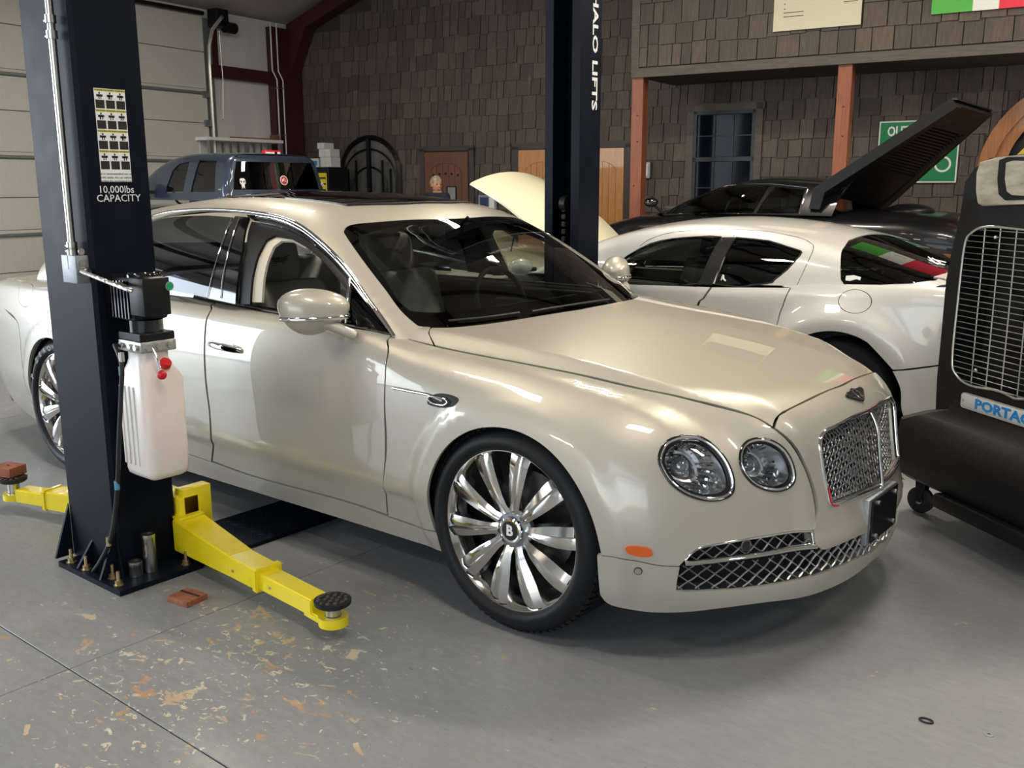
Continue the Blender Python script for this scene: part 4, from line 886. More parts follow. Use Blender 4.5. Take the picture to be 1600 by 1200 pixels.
def shingles(parent, x0, x1, z0, z1, y, pitch, holes, maxn, camx, zt=lambda x: 99., wr=(.11, .27)):
    me = mesh('shingle', [(a, b*.028, c) for a, b, c in SHV], SHF); me.materials.append(M['shingle']); items = []
    z = z0
    while z < z1:
        x = x0-random.random()*.1
        while x < x1:
            w = random.uniform(*wr); xe = min(x+w, x1); xs_ = max(x, x0); dz = random.choice((0, 0, 0, -.020, .016, -.010)); cx, cz = (xs_+xe)/2, z+pitch/2
            if xe-xs_ > .03 and cz < zt(cx)-.1:
                top = min(z+pitch+.03, z1); a, b = z+dz if z > z0+.01 else z, top; parts = [(xs_, xe, a, b)]
                for hx0, hx1, hz0, hz1 in holes:
                    npt = []
                    for (u0, u1, v0, v1) in parts:
                        if u1 <= hx0 or u0 >= hx1 or v1 <= hz0 or v0 >= hz1: npt.append((u0, u1, v0, v1)); continue
                        if u0 < hx0: npt.append((u0, hx0, v0, v1))
                        if u1 > hx1: npt.append((hx1, u1, v0, v1))
                        if v1 > hz1 and u1-u0 > 0: npt.append((max(u0, hx0), min(u1, hx1), hz1, v1))
                        if v0 < hz0: npt.append((max(u0, hx0), min(u1, hx1), v0, hz0))
                    parts = npt
                items += [p for p in parts if p[1]-p[0] > .02 and p[3]-p[2] > .02]
            x += w+.004
        z += pitch
    def key(p):
        P = b2w((p[0]+p[1])/2, y, (p[2]+p[3])/2); v = CB @ (P-CAM); u, w = 800+FPX*v[0]/v[2], 600+FPX*v[1]/v[2]
        inv = 0 <= u <= 1600 and 0 <= w <= 420; return (0 if inv else 1, v[2]/math.sqrt(max(1e-3, (p[1]-p[0])*(p[3]-p[2]))) if inv else v[2])
    items.sort(key=key); rest = MB(); base = parent.location if False else None
    for i, (a, b, c, d) in enumerate(items):
        th = random.uniform(.8, 1.25)
        if i < maxn:
            o = bpy.data.objects.new('shingle', me); COL.objects.link(o); o.parent = parent; o.location = (a, y, c); o.scale = (b-a-.008, th, d-c); o.rotation_euler = (0, random.uniform(-.012, .012), 0)
        else: rest.add([(a+vx*(b-a-.008), y+vy*.028*th, c+vz*(d-c)) for vx, vy, vz in SHV], SHF)
    if rest.v: o = link('shingle_courses', mesh('shingle_courses', rest.v, rest.f), M['shingle'], parent); o['kind'] = 'stuff'
HX0 = -4.125; HY = 8.62; HZ = 2.933
holes_b = [(-8.70, -7.62, -1, 2.16), (-10.55, -9.12, -1, 1.75), (-10.35, -9.32, 1.7, 2.1), (-10.1, -9.55, 2.0, 2.28), (-6.90, -4.72, -1, 2.17), (-3.86, -2.80, 1.0, 2.62), (-.05, 2.55, -1, 1.7), (.03, 2.47, 1.7, 2.1), (.20, 2.3, 2.1, 2.4), (.42, 2.1, 2.4, 2.6), (.7, 1.8, 2.6, 2.8)]
shingles(wb, XL+.17, 2.2, .35, 5.2, YB, .254, holes_b, 296, None, zt=lambda x: min(ridge(x)-.35, 9 if x < HX0+.1 else HZ+.05))
hd = MB().box((HX0, HY, HZ), (6.5, YB, 6.2)).build('wall_upper', M['sheath'], rz=BA); tag(hd, kind='structure')
shingles(hd, HX0+.09, 2.2, HZ+.10, 5.0, HY, .262, [], 296, None, wr=(.12, .29))
M['trimwood'] = noise_col(mat('brown_trim_wood', (.10, .082, .068), .6), [(.075, .060, .050), (.125, .10, .08)], 6, stretch=(1, 1, 8))
tag(MB().box((HX0-.02, HY-.035, HZ-.03), (6.5, HY+.03, HZ+.085)).build('trim_30', M['trimwood'], rz=BA), kind='structure')
tag(MB().box((HX0-.025, HY-.03, HZ+.085), (HX0+.085, HY+.02, 6.2)).build('trim_31', M['trimwood'], rz=BA), kind='structure')
tag(MB().box((HX0, HY+.03, HZ-.012), (6.5, YB, HZ)).build('trim_32', M['sheath'], rz=BA), kind='structure')
tag(MB().box((HX0-.012, HY+.02, HZ), (HX0, YB, 6.2)).build('trim_33', M['trimwood'], rz=BA), kind='structure')
# red posts
M['redwood'] = noise_col(mat('red_stained_timber', (.30, .085, .045), .45), [(.20, .055, .030), (.36, .12, .06)], 5, stretch=(3, 3, .35), dist=1.5, rgh=(.35, .55))
M['knot'] = mat('knot', (.05, .015, .01), .6)
for px, lab in ((987, 'red-stained timber post at the left end of the porch, beside the plank doors'), (1307, 'red-stained timber post right of the dark window, behind the black car')):
    a = bpx([(px, 150)], 1, HY+.02)[0]; p = bthing('timber_post', lab, 'post', a[0], HY+.02, 0, 'porch posts'); MB().box((0, 0, 0), (.165, .165, HZ-.012), bev=.006).build('post', M['redwood'], p)
    for x, z in ((.09, 2.42), (.10, 2.08), (.06, 1.5)): MB().disc((x, -.0005, z), (0, -1, 0), .012, .002, 8).build('knot', M['knot'], p)
# doors
def wood(name, a, b): return noise_col(mat(name, a, .4, 0, .3), [a, b], 4, stretch=(6, 6, .5), dist=2.0)
M['alder'] = wood('dark_alder', (.105, .036, .018), (.18, .066, .032)); M['pine'] = wood('honey_pine', (.44, .185, .055), (.62, .30, .10)); M['oakarch'] = wood('orange_oak', (.28, .095, .022), (.42, .16, .045))
M['iron'] = mat('wrought_iron', (.008, .008, .010), .4, .3); M['bronze'] = mat('bronze_frame', (.05, .042, .04), .5)
M['hazeglass'] = noise_col(mat('curtained_glass', (.1, .1, .09), .15), [(.035, .04, .05), (.16, .15, .13)], 2, stretch=(2, 2, .6))
M['darkglass'] = mat('dark_window_glass', (.004, .006, .012), .06, 0, 0., .10)
def arch_pts(x0, x1, z0, zs, rise, n=12): # arch outline from bottom left round to bottom right
    c = (x0+x1)/2; h = (x1-x0)/2; return [(x0, z0)]+[(c-h*math.cos(t), zs+rise*math.sin(t)) for t in np.linspace(0, math.pi, n)]+[(x1, z0)]
def plank_door(root, x0, x1, z1, m, planks, arch_rise, top=.18, name='door_leaf'):
    lf = MB().box((x0, -.06, .01), (x1, -.012, z1)).build(name, m, root)
    st = .13; a = arch_pts(x0+st, x1-st, .95, z1-top-arch_rise, arch_rise); 
    MB().tube([(x, -.062, z) for x, z in a], .009, 6, flat=.6).build('arch_moulding', m, lf)
    w = (x1-x0-2*st)/planks; c = (x0+x1)/2; h = (x1-x0)/2-st
    for i in range(planks):
        u0, u1 = x0+st+w*i+.004, x0+st+w*(i+1)-.004; zz = lambda u: z1-top-arch_rise+arch_rise*math.sqrt(max(0, 1-((u-c)/h)**2))-.008
        MB().prism([(u0, -.06, .96), (u1, -.06, .96), (u1, -.06, zz(u1)), ((u0+u1)/2, -.06, zz((u0+u1)/2)), (u0, -.06, zz(u0))], (0, 0, 0), (0, -.008, 0)).build('plank', m, lf)
    return lf
d1 = bthing('door_1', None, None, -8.16, YB, 0); tag(d1, kind='structure')
plank_door(d1, -.445, .445, 2.06, M['alder'], 5, .16)
mb = MB(); 
for i in range(5): x = -.25+.125*i; mb = MB().box((x-.017, -.085, 1.66+.03*math.cos(x*6)), (x+.017, -.058, 1.695+.03*math.cos(x*6)), bev=.005).build('iron_stud', M['iron'], d1)
for a, b in (((-.56, 0), (-.46, 2.12)), ((.46, 0), (.56, 2.12)), ((-.56, 2.08), (.56, 2.16))): MB().box((a[0], -.05, a[1]), (b[0], .0, b[1])).build('door_frame', M['bronze'], d1)
MB().box((.04, -.075, 1.05), (.20, -.055, 1.48)).build('door_glass', M['lens'], d1); MB().box((.02, -.08, 1.03), (.22, -.066, 1.05)).box((.02, -.08, 1.48), (.22, -.066, 1.50)).box((.02, -.08, 1.05), (.04, -.066, 1.48)).box((.20, -.08, 1.05), (.22, -.066, 1.48)).build('glass_frame', M['iron'], d1)
d2 = bthing('door_2', None, None, -5.80, YB, 0); tag(d2, kind='structure')
plank_door(d2, -.93, -.01, 2.06, M['pine'], 6, .17); plank_door(d2, .01, .93, 2.06, M['pine'], 6, .17)
for a, b in (((-1.06, 0), (-.94, 2.12)), ((.94, 0), (1.06, 2.12)), ((-1.06, 2.07), (1.06, 2.17))): MB().box((a[0], -.05, a[1]), (b[0], .0, b[1])).build('door_frame', M['bronze'], d2)
# arched iron double door
d3 = bthing('door_3', None, None, -9.83, YB, 0); tag(d3, kind='structure')
out = arch_pts(-.66, .66, 0, 1.72, .62, 20)
MB().prism([(x, -.02, z) for x, z in arch_pts(-.64, .64, 0.01, 1.72, .60, 20)], (0, 0, 0), (0, -.01, 0)).build('door_glass', M['hazeglass'], d3)
MB().tube([(x, -.05, z) for x, z in out], .045, 4).build('door_frame', M['iron'], d3)
MB().box((-.03, -.10, 0), (.03, -.02, 2.32)).build('meeting_stile', M['iron'], d3)
for k in (.47, .30): MB().tube([(x, -.06, z) for x, z in arch_pts(-.62*k/.47*.95, .62*k/.47*.95, 0, 1.62 if k > .4 else 1.5, .52*k/.47, 16)], .016, 4).build('iron_scroll', M['iron'], d3)
for x in (-.48, -.30, .30, .48): MB().box((x-.012, -.08, 0), (x+.012, -.05, 1.95 if abs(x) < .4 else 1.8)).build('iron_bar', M['iron'], d3)
for s_ in (-1, 1):
    for z in np.arange(1.02, 1.36, .06): MB().box((s_*.30-.13, -.035, z), (s_*.30+.13, -.03, z+.03)).build('blind_slat', M['wht'], d3)
# window in the recess
w1 = bthing('window_1', None, None, -3.33, YB, 0); tag(w1, kind='structure')
wx, z0, z1 = .455, 1.05, 2.54
for a, b in (((-wx-.10, z0-.08), (-wx, z1+.09)), ((wx, z0-.08), (wx+.10, z1+.09)), ((-wx-.12, z1), (wx+.12, z1+.10))): MB().box((a[0], -.05, a[1]), (b[0], 0, b[1])).build('window_casing', M['trimwood'], w1)
M['blueframe'] = mat('slate_window_frame', (.026, .032, .045), .5)
for a, b in (((-wx, z0), (-wx+.05, z1)), ((wx-.05, z0), (wx, z1)), ((-wx, z1-.05), (wx, z1)), ((-wx, 1.84), (wx, 1.90)), ((-wx, z0), (wx, z0+.05))): MB().box((a[0], -.045, a[1]), (b[0], -.005, b[1])).build('window_frame', M['blueframe'], w1)
for i in range(3):
    for a, b in ((1.90, 2.195), (2.195, 2.49), (1.47, 1.84), (1.1, 1.47)):
        w = (2*wx-.1)/3; x = -wx+.05+w*i; MB().box((x+.006, -.02, a+.006), (x+w-.006, -.012, b-.006)).build('pane', M['darkglass'], w1)
for i in (1, 2): x = -wx+.05+(2*wx-.1)/3*i; MB().box((x-.007, -.032, z0+.05), (x+.007, -.01, z1-.05)).build('glazing_bar', M['blueframe'], w1)
for z in (2.195, 1.47): MB().box((-wx+.05, -.032, z-.007), (wx-.05, -.01, z+.007)).build('glazing_bar', M['blueframe'], w1)
# arched oak door at the right
d4 = bthing('door_4', None, None, 1.25, YB, 0); tag(d4, kind='structure')
h = 1.27; arc4 = arch_pts(-h, h, 0, 1.62, 1.20, 28); arc5 = arch_pts(-h+.17, h-.17, 0, 1.62, 1.03, 28); arc6 = arch_pts(-h+.30, h-.30, 0, 1.62, .90, 28)
def ring3(A, B, y0, y1):
    mb = MB(); n = len(A); V = [(x, y1, z) for x, z in A]+[(x, y1, z) for x, z in B]+[(x, y0, z) for x, z in A]+[(x, y0, z) for x, z in B]; Fc = []
    for i in range(n-1): Fc += [(i, i+1, n+i+1, n+i), (i, 2*n+i, 2*n+i+1, i+1), (n+i, n+i+1, 3*n+i+1, 3*n+i)]
    return mb.add(V, Fc)
ring3(arc4, arc5, -.0, -.10).build('door_frame', M['oakarch'], d4); ring3(arc5, arc6, .0, -.06).build('door_frame', M['oakarch'], d4)
MB().prism([(x, -.01, z) for x, z in arc6], (0, 0, 0), (0, -.01, 0)).build('door_glass', M['fan'] if 'fan' in M else M['darkglass'], d4)
for z in (1.52, 1.68): MB().box((-h+.1, -.11, z), (h-.1, -.01, z+.07)).build('transom', M['oakarch'], d4)
MB().box((-h+.3, -.07, .1), (-h+.45, -.01, 1.52)).box((-.05, -.07, .1), (.05, -.01, 1.52)).box((-h+.3, -.07, 1.38), (h-.3, -.01, 1.52)).box((-h+.3, -.07, .1), (h-.3, -.01, .5)).build('door_leaf', M['oakarch'], d4)
MB().prism([(-.9, -.025, 1.80), (-.45, -.025, 1.85), (-.2, -.025, 2.35), (-.62, -.025, 2.12)], (0, 0, 0), (0, -.004, 0)).build('stained_glass', mat('amber_glass', (.75, .45, .04), .3), d4)
MB().prism([(-.55, -.025, 1.72), (.1, -.025, 1.80), (.05, -.025, 2.2), (-.35, -.025, 1.90)], (0, 0, 0), (0, -.004, 0)).build('stained_glass', mat('pale_glass', (.45, .40, .42), .3), d4)
# outlet box, signs, posters
a = bpx([(1012, 266)], 1, YB)[0]; t = bthing('electrical_outlet', 'grey weatherproof outlet box on the shingles right of the left timber post', 'outlet', a[0], YB-.035, a[2])
MB().box((-.075, -.05, -.12), (.075, 0, .12), bev=.01).build('box', M['galv'], t); MB().box((-.045, -.065, -.085), (.045, -.045, .085), bev=.008).build('cover', M['wht'], t)
for z in (-.04, .04): MB().disc((0, -.066, z), (0, -1, 0), .018, .003, 10).build('socket', M['bplast'], t)
a = bpx([(1375, 190), (1495, 270)], 1, YB-.05); t = bthing('sign', 'green metal sign with a white border behind the raised engine cover', 'sign', a[0][0], YB-.05, a[0][2])
sw = a[1][0]-a[0][0]; sh_ = .78
M['green'] = mat('green_enamel', (.0, .22, .065), .35, 0, .4)
MB().box((0, -.01, -sh_), (sw, 0, 0), bev=.004).build('border', M['wht'], t); MB().box((.018, -.014, -sh_+.018), (sw-.018, -.008, -.018)).build('panel', M['green'], t)
text_mesh('lettering', 'OUT', .17, M['wht'], frame((.235, -.0155, -.135), (1, 0, 0), (0, 0, 1)), t, .001, 'LEFT' if False else 'CENTER', .72, 1., .004)
MB().disc((.80, -.0145, -.55), (0, -1, 0), .10, .002, 24).build('seal', M['wht'], t); MB().disc((.80, -.0165, -.55), (0, -1, 0), .075, .002, 24).build('seal_centre', M['green'], t)
a = bpx([(1208, 50), (1345, 38)], 1, HY-.045); t = bthing('poster', 'cream poster with small dark print above the porch', 'poster', a[0][0], HY-.045, a[0][2]); pw = a[1][0]-a[0][0]
M['paper'] = mat('cream_paper', (.68, .62, .47), .6)
MB().box((0, -.012, 0), (pw, -.001, .95)).build('sheet', M['paper'], t); MB().box((.02, -.014, .42), (pw-.02, -.012, .93)).build('picture', M['bplast'], t)
for i, (x, z, w) in enumerate(((.12, .36, .02), (.12, .30, .02), (.12, .245, .02), (.12, .20, .24), (.12, .155, .24))): MB().box((x, -.0135, z), (x+w, -.0118, z+.008)).build('print_line', M['blk'], t)
MB().box((.88, -.0135, .30), (.92, -.0118, .35), bev=.0).build('crest', M['blk'], t); MB().box((.82, -.0135, .262), (.98, -.0118, .270)).build('print_line', M['blk'], t)
a = bpx([(1455, 23), (1600, 5)], 1, HY-.045); t = bthing('poster', 'green white and red banner above the porch at the right', 'poster', a[0][0], HY-.045, a[0][2])
for nm, c_, x0, x1 in (('green_band', (.08, .42, .06), 0, .42), ('white_band', (.80, .78, .72), .42, .68), ('red_band', (.75, .03, .06), .68, 1.6)): MB().box((x0, -.012, 0), (x1, 0, .8)).build(nm, mat(nm, c_, .5), t)
MB().tube([(.50, -.014, .25), (.55, -.014, .13), (.62, -.014, .22)], .006, 5).build('crest_outline', M['blk'], t)
# garage door on the left wall
g = thing('door_5', None, None, b2w(XL, 2.2, 0), BA); tag(g, kind='structure')
M['gpanel'] = noise_col(mat('garage_panel', (.48, .47, .44), .55), [(.58, .57, .53), (.66, .65, .61)], 8, stretch=(1, 20, 1))
zb = [.0, .33, .83, 1.36, 1.89, 2.53, 2.99, 3.66, 4.22]; L = 5.62
for i in range(8):
    MB().box((.03, 0, zb[i]+.005), (.08, L, zb[i+1]-.005), bev=.004).build('door_panel', M['gpanel'], g)
    if i in (2, 4, 6): MB().tube([(.11, 0, zb[i]+.02), (.11, L, zb[i]+.02)], .022, 6).build('strut_rail', M['galv'], g); MB().box((.081, 0, zb[i]+.085), (.083, L, zb[i]+.09)).build('panel_groove', M['joint'], g)
MB().tube([(.11, 0, 4.26), (.11, L, 4.26)], .035, 8).build('torsion_shaft', M['iron'], g)
for i in range(1, 7): MB().box((.07, L-.10, zb[i]-.05), (.13, L+.02, zb[i]+.05)).build('hinge', M['galv'], g)
MB().box((.085, .9, 2.60), (.088, .96, 2.78)).build('panel_label', M['blk'], g) if False else None
a = bpx([(210, 95)], 0, XL+.085)[0]; MB().box((.082, a[1]-2.2-.02, a[2]-.09), (.084, a[1]-2.2+.02, a[2]+.09)).build('panel_print', mat('faded_print', (.25, .25, .25), .7), g)
MB().tube([(.13, L+.05, 0), (.13, L+.05, 3.4), (.15, L+.05, 3.75), (.25, L+.05, 4.0), (.5, L+.05, 4.18)], .03, 6).build('door_track', M['steel'], g, smooth=50)
MB().box((.0, L+.02, 0), (.06, L+.20, 4.2)).build('track_angle', M['galv'], g)
# opener motor
a = bpx([(345, 28)], 0, XL+.25)[0]; t = bthing('door_opener', 'black garage door opener motor hanging beside the door track', 'opener', XL+.02, a[1], a[2])
MB().box((0, -.06, -.85), (.05, .06, .10)).build('bracket', M['maroon'], t); MB().box((.05, -.13, -.14), (.28, .13, .14), bev=.02).build('gear_case', M['bplast'], t)
MB().lathe([(.001, 0), (.09, 0), (.09, .22), (.001, .22)], 20, Matrix.Translation((.17, .12, -.12)) @ Matrix.Rotation(R(-90), 4, 'X')).build('motor', M['bplast'], t, smooth=40)
MB().tube([(.17, 0, -.2), (.17, .02, -1.0), (.16, -.02, -1.6)], .006, 5).build('pull_chain', M['steel'], t)
# white conduits on the column
for i, (p1, p2, lb) in enumerate((((426, 10), (437, 235), 'white electrical conduit on the maroon column, left one of two'), ((435, 30), (446, 235), 'white electrical conduit on the maroon column, right one of two'))):
    a, b = bpx([p1, p2], 0, XL+.17); t = bthing('conduit', lb, 'pipe', XL+.19, b[1], 0, 'column conduits'); MB().tube([(0, 0, 0.01), (0, 0, 3.35), (0, -.10, 3.5), (0, -.10, 4.3)], .012, 8).build('pipe', M['wht'], t, smooth=50)
    for z in (1.3, 2.4, 3.2): MB().box((-.03, -.02, z), (.014, .02, z+.02)).build('clamp', M['galv'], t)
# rack against the left wall
a = bpx([(322, 214), (432, 214), (322, 245)], 0, XL+.3); t = bthing('storage_rack', 'white slatted rack against the left wall behind the pickup', 'rack', XL+.05, a[0][1], 0)
W_ = a[1][1]-a[0][1]; zt_ = a[0][2]
for y in (0, W_/2, W_): MB().box((.3, y-.03, 0), (.36, y+.03, zt_)).build('upright', M['galv'], t)
MB().box((0, -.03, zt_-.05), (.38, W_+.03, zt_)).build('top_rail', M['wht'], t)
for i in range(9): y = W_*(i+.5)/9; MB().box((.02, y-.05, .3), (.05, y+.05, zt_-.06)).build('slat', M['insul'], t)
MB().box((0, 0, 1.0), (.36, W_, 1.03)).build('shelf', M['galv'], t)
t = bthing('broom', 'wooden broom lying on top of the white rack', 'broom', XL+.25, a[0][1]+W_*.35, zt_+.016); MB().tube([(0, 0, 0), (0, .95, 0)], .014, 8).build('handle', M['redwood'], t); MB().box((-.05, .95, -.012), (.05, 1.12, .08), bev=.02).build('head', mat('bristle', (.18, .09, .05), .9), t)
# cabinet with boxes beside the iron door
a = bpx([(470, 262), (525, 262), (490, 250), (510, 225)], 1, 9.3); cx0, cx1 = a[0][0]+.25, a[1][0]; zc = a[0][2]
t = bthing('cabinet', 'tall black cabinet beside the arched iron door', 'cabinet', (cx0+cx1)/2, 9.35, 0); w = (cx1-cx0)/2
MB().box((-w, -.25, 0), (w, .25, zc), bev=.01).build('body', M['bplast'], t); MB().box((-w+.02, -.262, .05), (-.005, -.25, zc-.03)).build('door', M['bplast'], t); MB().box((.005, -.262, .05), (w-.02, -.25, zc-.03)).build('door', M['bplast'], t)
MB().box((.05, -.268, zc-.45), (.26, -.262, zc-.10)).build('notice', mat('yellow_notice', (.75, .62, .03), .5), t)
for z in (zc-.40, zc-.30, zc-.2): MB().box((.07, -.270, z), (.24, -.267, z+.03)).build('notice_print', M['blk'], t)
M['card'] = mat('white_carton', (.62, .64, .66), .6)
for i, (x, y, z, sx, sz, lb) in enumerate(((-.15, 0, 0, .20, .15, 'white carton with a blue print on the black cabinet, lowest at the left'), (.12, 0, 0, .24, .17, 'white carton on the black cabinet, lowest at the right'), (.10, 0, .175, .26, .13, 'white carton in the middle of the stack on the black cabinet'), (.02, .0, .31, .16, .10, 'small white carton topmost on the cabinet stack'))):
    b = bthing('carton', lb, 'box', (cx0+cx1)/2+x, 9.35+y, zc+z+.001, 'cartons on the black cabinet'); MB().box((-sx/2, -.12, 0), (sx/2, .12, sz)).build('carton_body', M['card'], b); MB().box((-.02, -.1205, 0), (.02, .1205, sz+.0008)).build('tape', M['paper'], b)
    if i == 0: MB().box((-.07, -.122, .03), (.07, -.1202, .11)).build('print', mat('blue_print', (.03, .25, .5), .5), b)
# wall dispenser behind the cream bonnet
a = bpx([(760, 318)], 1, YB-.1)[0]; t = bthing('noticeboard', 'small pale framed board low on the shingles beside the plank doors', 'board', a[0], YB-.045, a[2]); MB().box((-.18, -.03, -.14), (.18, 0, .14), bev=.005).build('frame', M['galv'], t); MB().box((-.14, -.035, -.1), (.02, -.03, .1)).build('picture', mat('navy_card', (.03, .05, .15), .5), t); MB().box((.04, -.035, -.1), (.14, -.03, .1)).build('picture', M['wht'], t)
# ceiling lights (long strip fittings)
M['lamp'] = mat('lit_tube', (1, 1, 1), .5, emit=(1., .93, .82), es=30.)
LIGHTS = [(-6.5, -3, 4.9), (-6.5, 3.5, 4.9), (-2.3, -1.2, 5.0), (-2.3, 4.6, 5.0), (1.2, -2.2, 5.0), (1.2, 2.4, 5.0), (4.6, -.5, 4.8), (4.6, 4.5, 4.8), (-2.3, -6.5, 5.0), (3.0, 7.0, 4.9)]
for i, (x, y, z) in enumerate(LIGHTS):
    t = bthing('ceiling_light', 'long white strip light on wire hangers above the cars', 'lamp', x, y, z, 'strip lights')
    MB().box((-.62, -.16, 0), (.62, .16, .06), bev=.01).build('housing', M['wht'], t)
    for yy in (-.1, 0, .1): MB().tube([(-.58, yy, -.018), (.58, yy, -.018)], .014, 8).build('tube', M['lamp'], t)
    pw_ = b2w(x, y, z-.05); la = area('strip_light_%d' % i, tuple(pw_), (pw_[0], pw_[1], 0), 1.16, .3, (60 if x > 0 else 90) if y < 0 else 175, (1., .90, .74)); la.rotation_euler = (0, 0, BA)
    for xx in (-.5, .5): MB().tube([(xx, 0, .06), (xx, 0, ridge(x)-z)], .004, 5).build('hanger', M['galv'], t)
# ================================================================ two-post lift
LX0, LX1, LY0, LY1 = -1.835, -1.465, -1.555, -1.30
def column(name, lab, x0, x1, yo, yi, H=3.75):
    """C-section post; yo outer face, yi open edge"""
    t = thing(name, lab, 'lift', ((x0+x1)/2, (yo+yi)/2, 0), 0); cx, cy = (x0+x1)/2, (yo+yi)/2; s = 1 if yi > yo else -1; tk = .008; X0, X1, A, B = x0-cx, x1-cx, yo-cy, yi-cy
    b = .014; prof = [(X0, B), (X0, A+s*b), (X0+b, A), (X1-b, A), (X1, A+s*b), (X1, B), (X1-.06, B), (X1-.06, B-s*.01), (X1-tk, B-s*tk), (X1-tk, A+s*tk), (X0+tk, A+s*tk), (X0+tk, B-s*tk), (X0+.06, B-s*.01), (X0+.06, B)]
    mb = MB(); n = len(prof); V = [(x, y, .02) for x, y in prof]+[(x, y, H) for x, y in prof]; mb.add(V, [(i, (i+1) % n, n+(i+1) % n, n+i) for i in range(n)]); mb.build('column', M['lift'], t)
    return t
lift = column('lift_post', 'dark blue-black lift post in the left foreground with warning labels and pump', LX0, LX1, LY0, LY1)
lc = np.array(lift.location); rel = lambda P: np.array(P)-lc
def lbox(name, lo, hi, m=M['lift'], bev=0., par=lift): return MB().box(tuple(rel(lo)), tuple(rel(hi)), bev=bev).build(name, m, par, smooth=40 if bev else None)
pl = ong([(92, 885), (183, 930), (292, 893)], .0)
bx0, bx1, by0, by1 = pl[0][0], max(pl[1][0], pl[2][0])+.0, pl[0][1], -1.28
lbox('base_plate', (bx0, by0, 0), (bx1+.02, by1, .022))
for x, y in ((LX0-.0, 0), (LX1-.01, 0)): pass
def gusset(P, a, b, name='gusset'): MB().prism([tuple(rel(p)) for p in P], a, b).build(name, M['lift'], lift)
for y in (LY0+.0, ): gusset([(LX0, y, .022), (LX0-.0, y, .24), (LX0+.0, y-.075, .022)], (0, 0, 0), (.012, 0, 0)); gusset([(-1.47, y, .022), (-1.47, y, .20), (-1.47, y-.075, .022)], (-.012, 0, 0), (0, 0, 0)); gusset([(-1.66, y, .022), (-1.66, y, .12), (-1.66, y-.07, .022)], (-.006, 0, 0), (.006, 0, 0))
gusset([(LX1, LY0+.002, .022), (LX1, LY0+.002, .18), (LX1+.03, LY0+.002, .022)], (0, -.004, 0), (0, .002, 0))
M['brass'] = mat('yellow_zinc', (.55, .42, .22), .35, .9)
for x, y in ((bx0+.05, by0+.03), (bx0+.17, by0+.03), (bx1-.04, by0+.03), (bx1-.12, by0+.05), (bx1-.02, by1-.05), (bx1-.02, by1-.16), (bx0+.03, by1-.1)):
    if any(np.hypot(*(ong([q_], .022)[0][:2]-np.array([x, y]))) < .055 for q_ in ((213, 899), (236, 892))): continue
    ab = bpy.data.objects.new('anchor_bolt', None); COL.objects.link(ab); ab.parent = lift; ab.location = tuple(rel((x, y, .022)))
    MB().lathe([(.02, 0), (.02, .003), (.014, .003), (.014, .018), (.0065, .019), (.0065, .055), (.0001, .056)], 6).build('nut', M['brass'], ab)
# two spare steel adapters standing on the plate
for px0, px1, pxc, lb, nm in ((884, 899, 213, 'short zinc steel sleeve standing on the lift base plate', 'adapter'), (846, 892, 236, 'tall zinc steel sleeve standing on the lift base plate', 'adapter')):
    b_ = ong([(pxc, px1)], .022)[0]+np.array([.0, .0, 0]); hgt = .06 if pxc < 220 else .155; t = thing('steel_sleeve', lb, 'sleeve', (b_[0], b_[1], .0222), 0, 'spare lift sleeves')
    MB().lathe([(.016, .002), (.022, .0), (.0255, .001), (.0255, hgt-.02), (.0265, hgt-.018), (.0265, hgt), (.018, hgt), (.018, hgt-.03), (.0001, hgt-.03)], 24).build('sleeve_body', M['steel'], t, smooth=40)
# conduit and switch box
xf = LX1
p = onplane([(95, 398), (117, 400), (117, 443)], 1, LY0-.05); bxl, bxr = p[0][0], p[1][0]; zt, zb_ = p[1][2], p[2][2]
lbox('switch_box', (bxl, LY0-.05, zb_), (bxr+.0, LY0+.0, zt), M['galv'], .002)
lbox('box_label', (bxl+.035, LY0-.0515, zb_+.05), (bxl+.048, LY0-.0495, zb_+.10), M['wht'])
for z in (.035, .075): MB().disc(rel((bxr+.0005, LY0-.025, zb_+.04+z)), (1, 0, 0), .012, .0015, 16).build('knockout', M['steel'], lift)
pc_ = onplane([(92, 0), (113, 392)], 1, LY0-.028); cxp = pc_[1][0]; MB().tube([rel((cxp, LY0-.028, zt)), rel((cxp, LY0-.028, 3.75))], .0135, 12).build('conduit', M['steel'], lift, smooth=50)
for zz, nm in ((zt+.0, 'c'), (zt+.02, 'c'), (onplane([(96, 62)], 1, LY0)[0][2], 's'), (onplane([(92, 38)], 1, LY0)[0][2], 's')):
    MB().lathe([(.019, 0), (.019, .028), (.0135, .028)], 14, Matrix.Translation(tuple(rel((cxp, LY0-.028, zz))))).build('conduit_coupling', M['steel'], lift, smooth=40); MB().tube([rel((cxp-.04, LY0-.03, zz+.012)), rel((cxp, LY0-.03, zz+.012))], .005, 8).build('clamp_screw', M['steel'], lift)
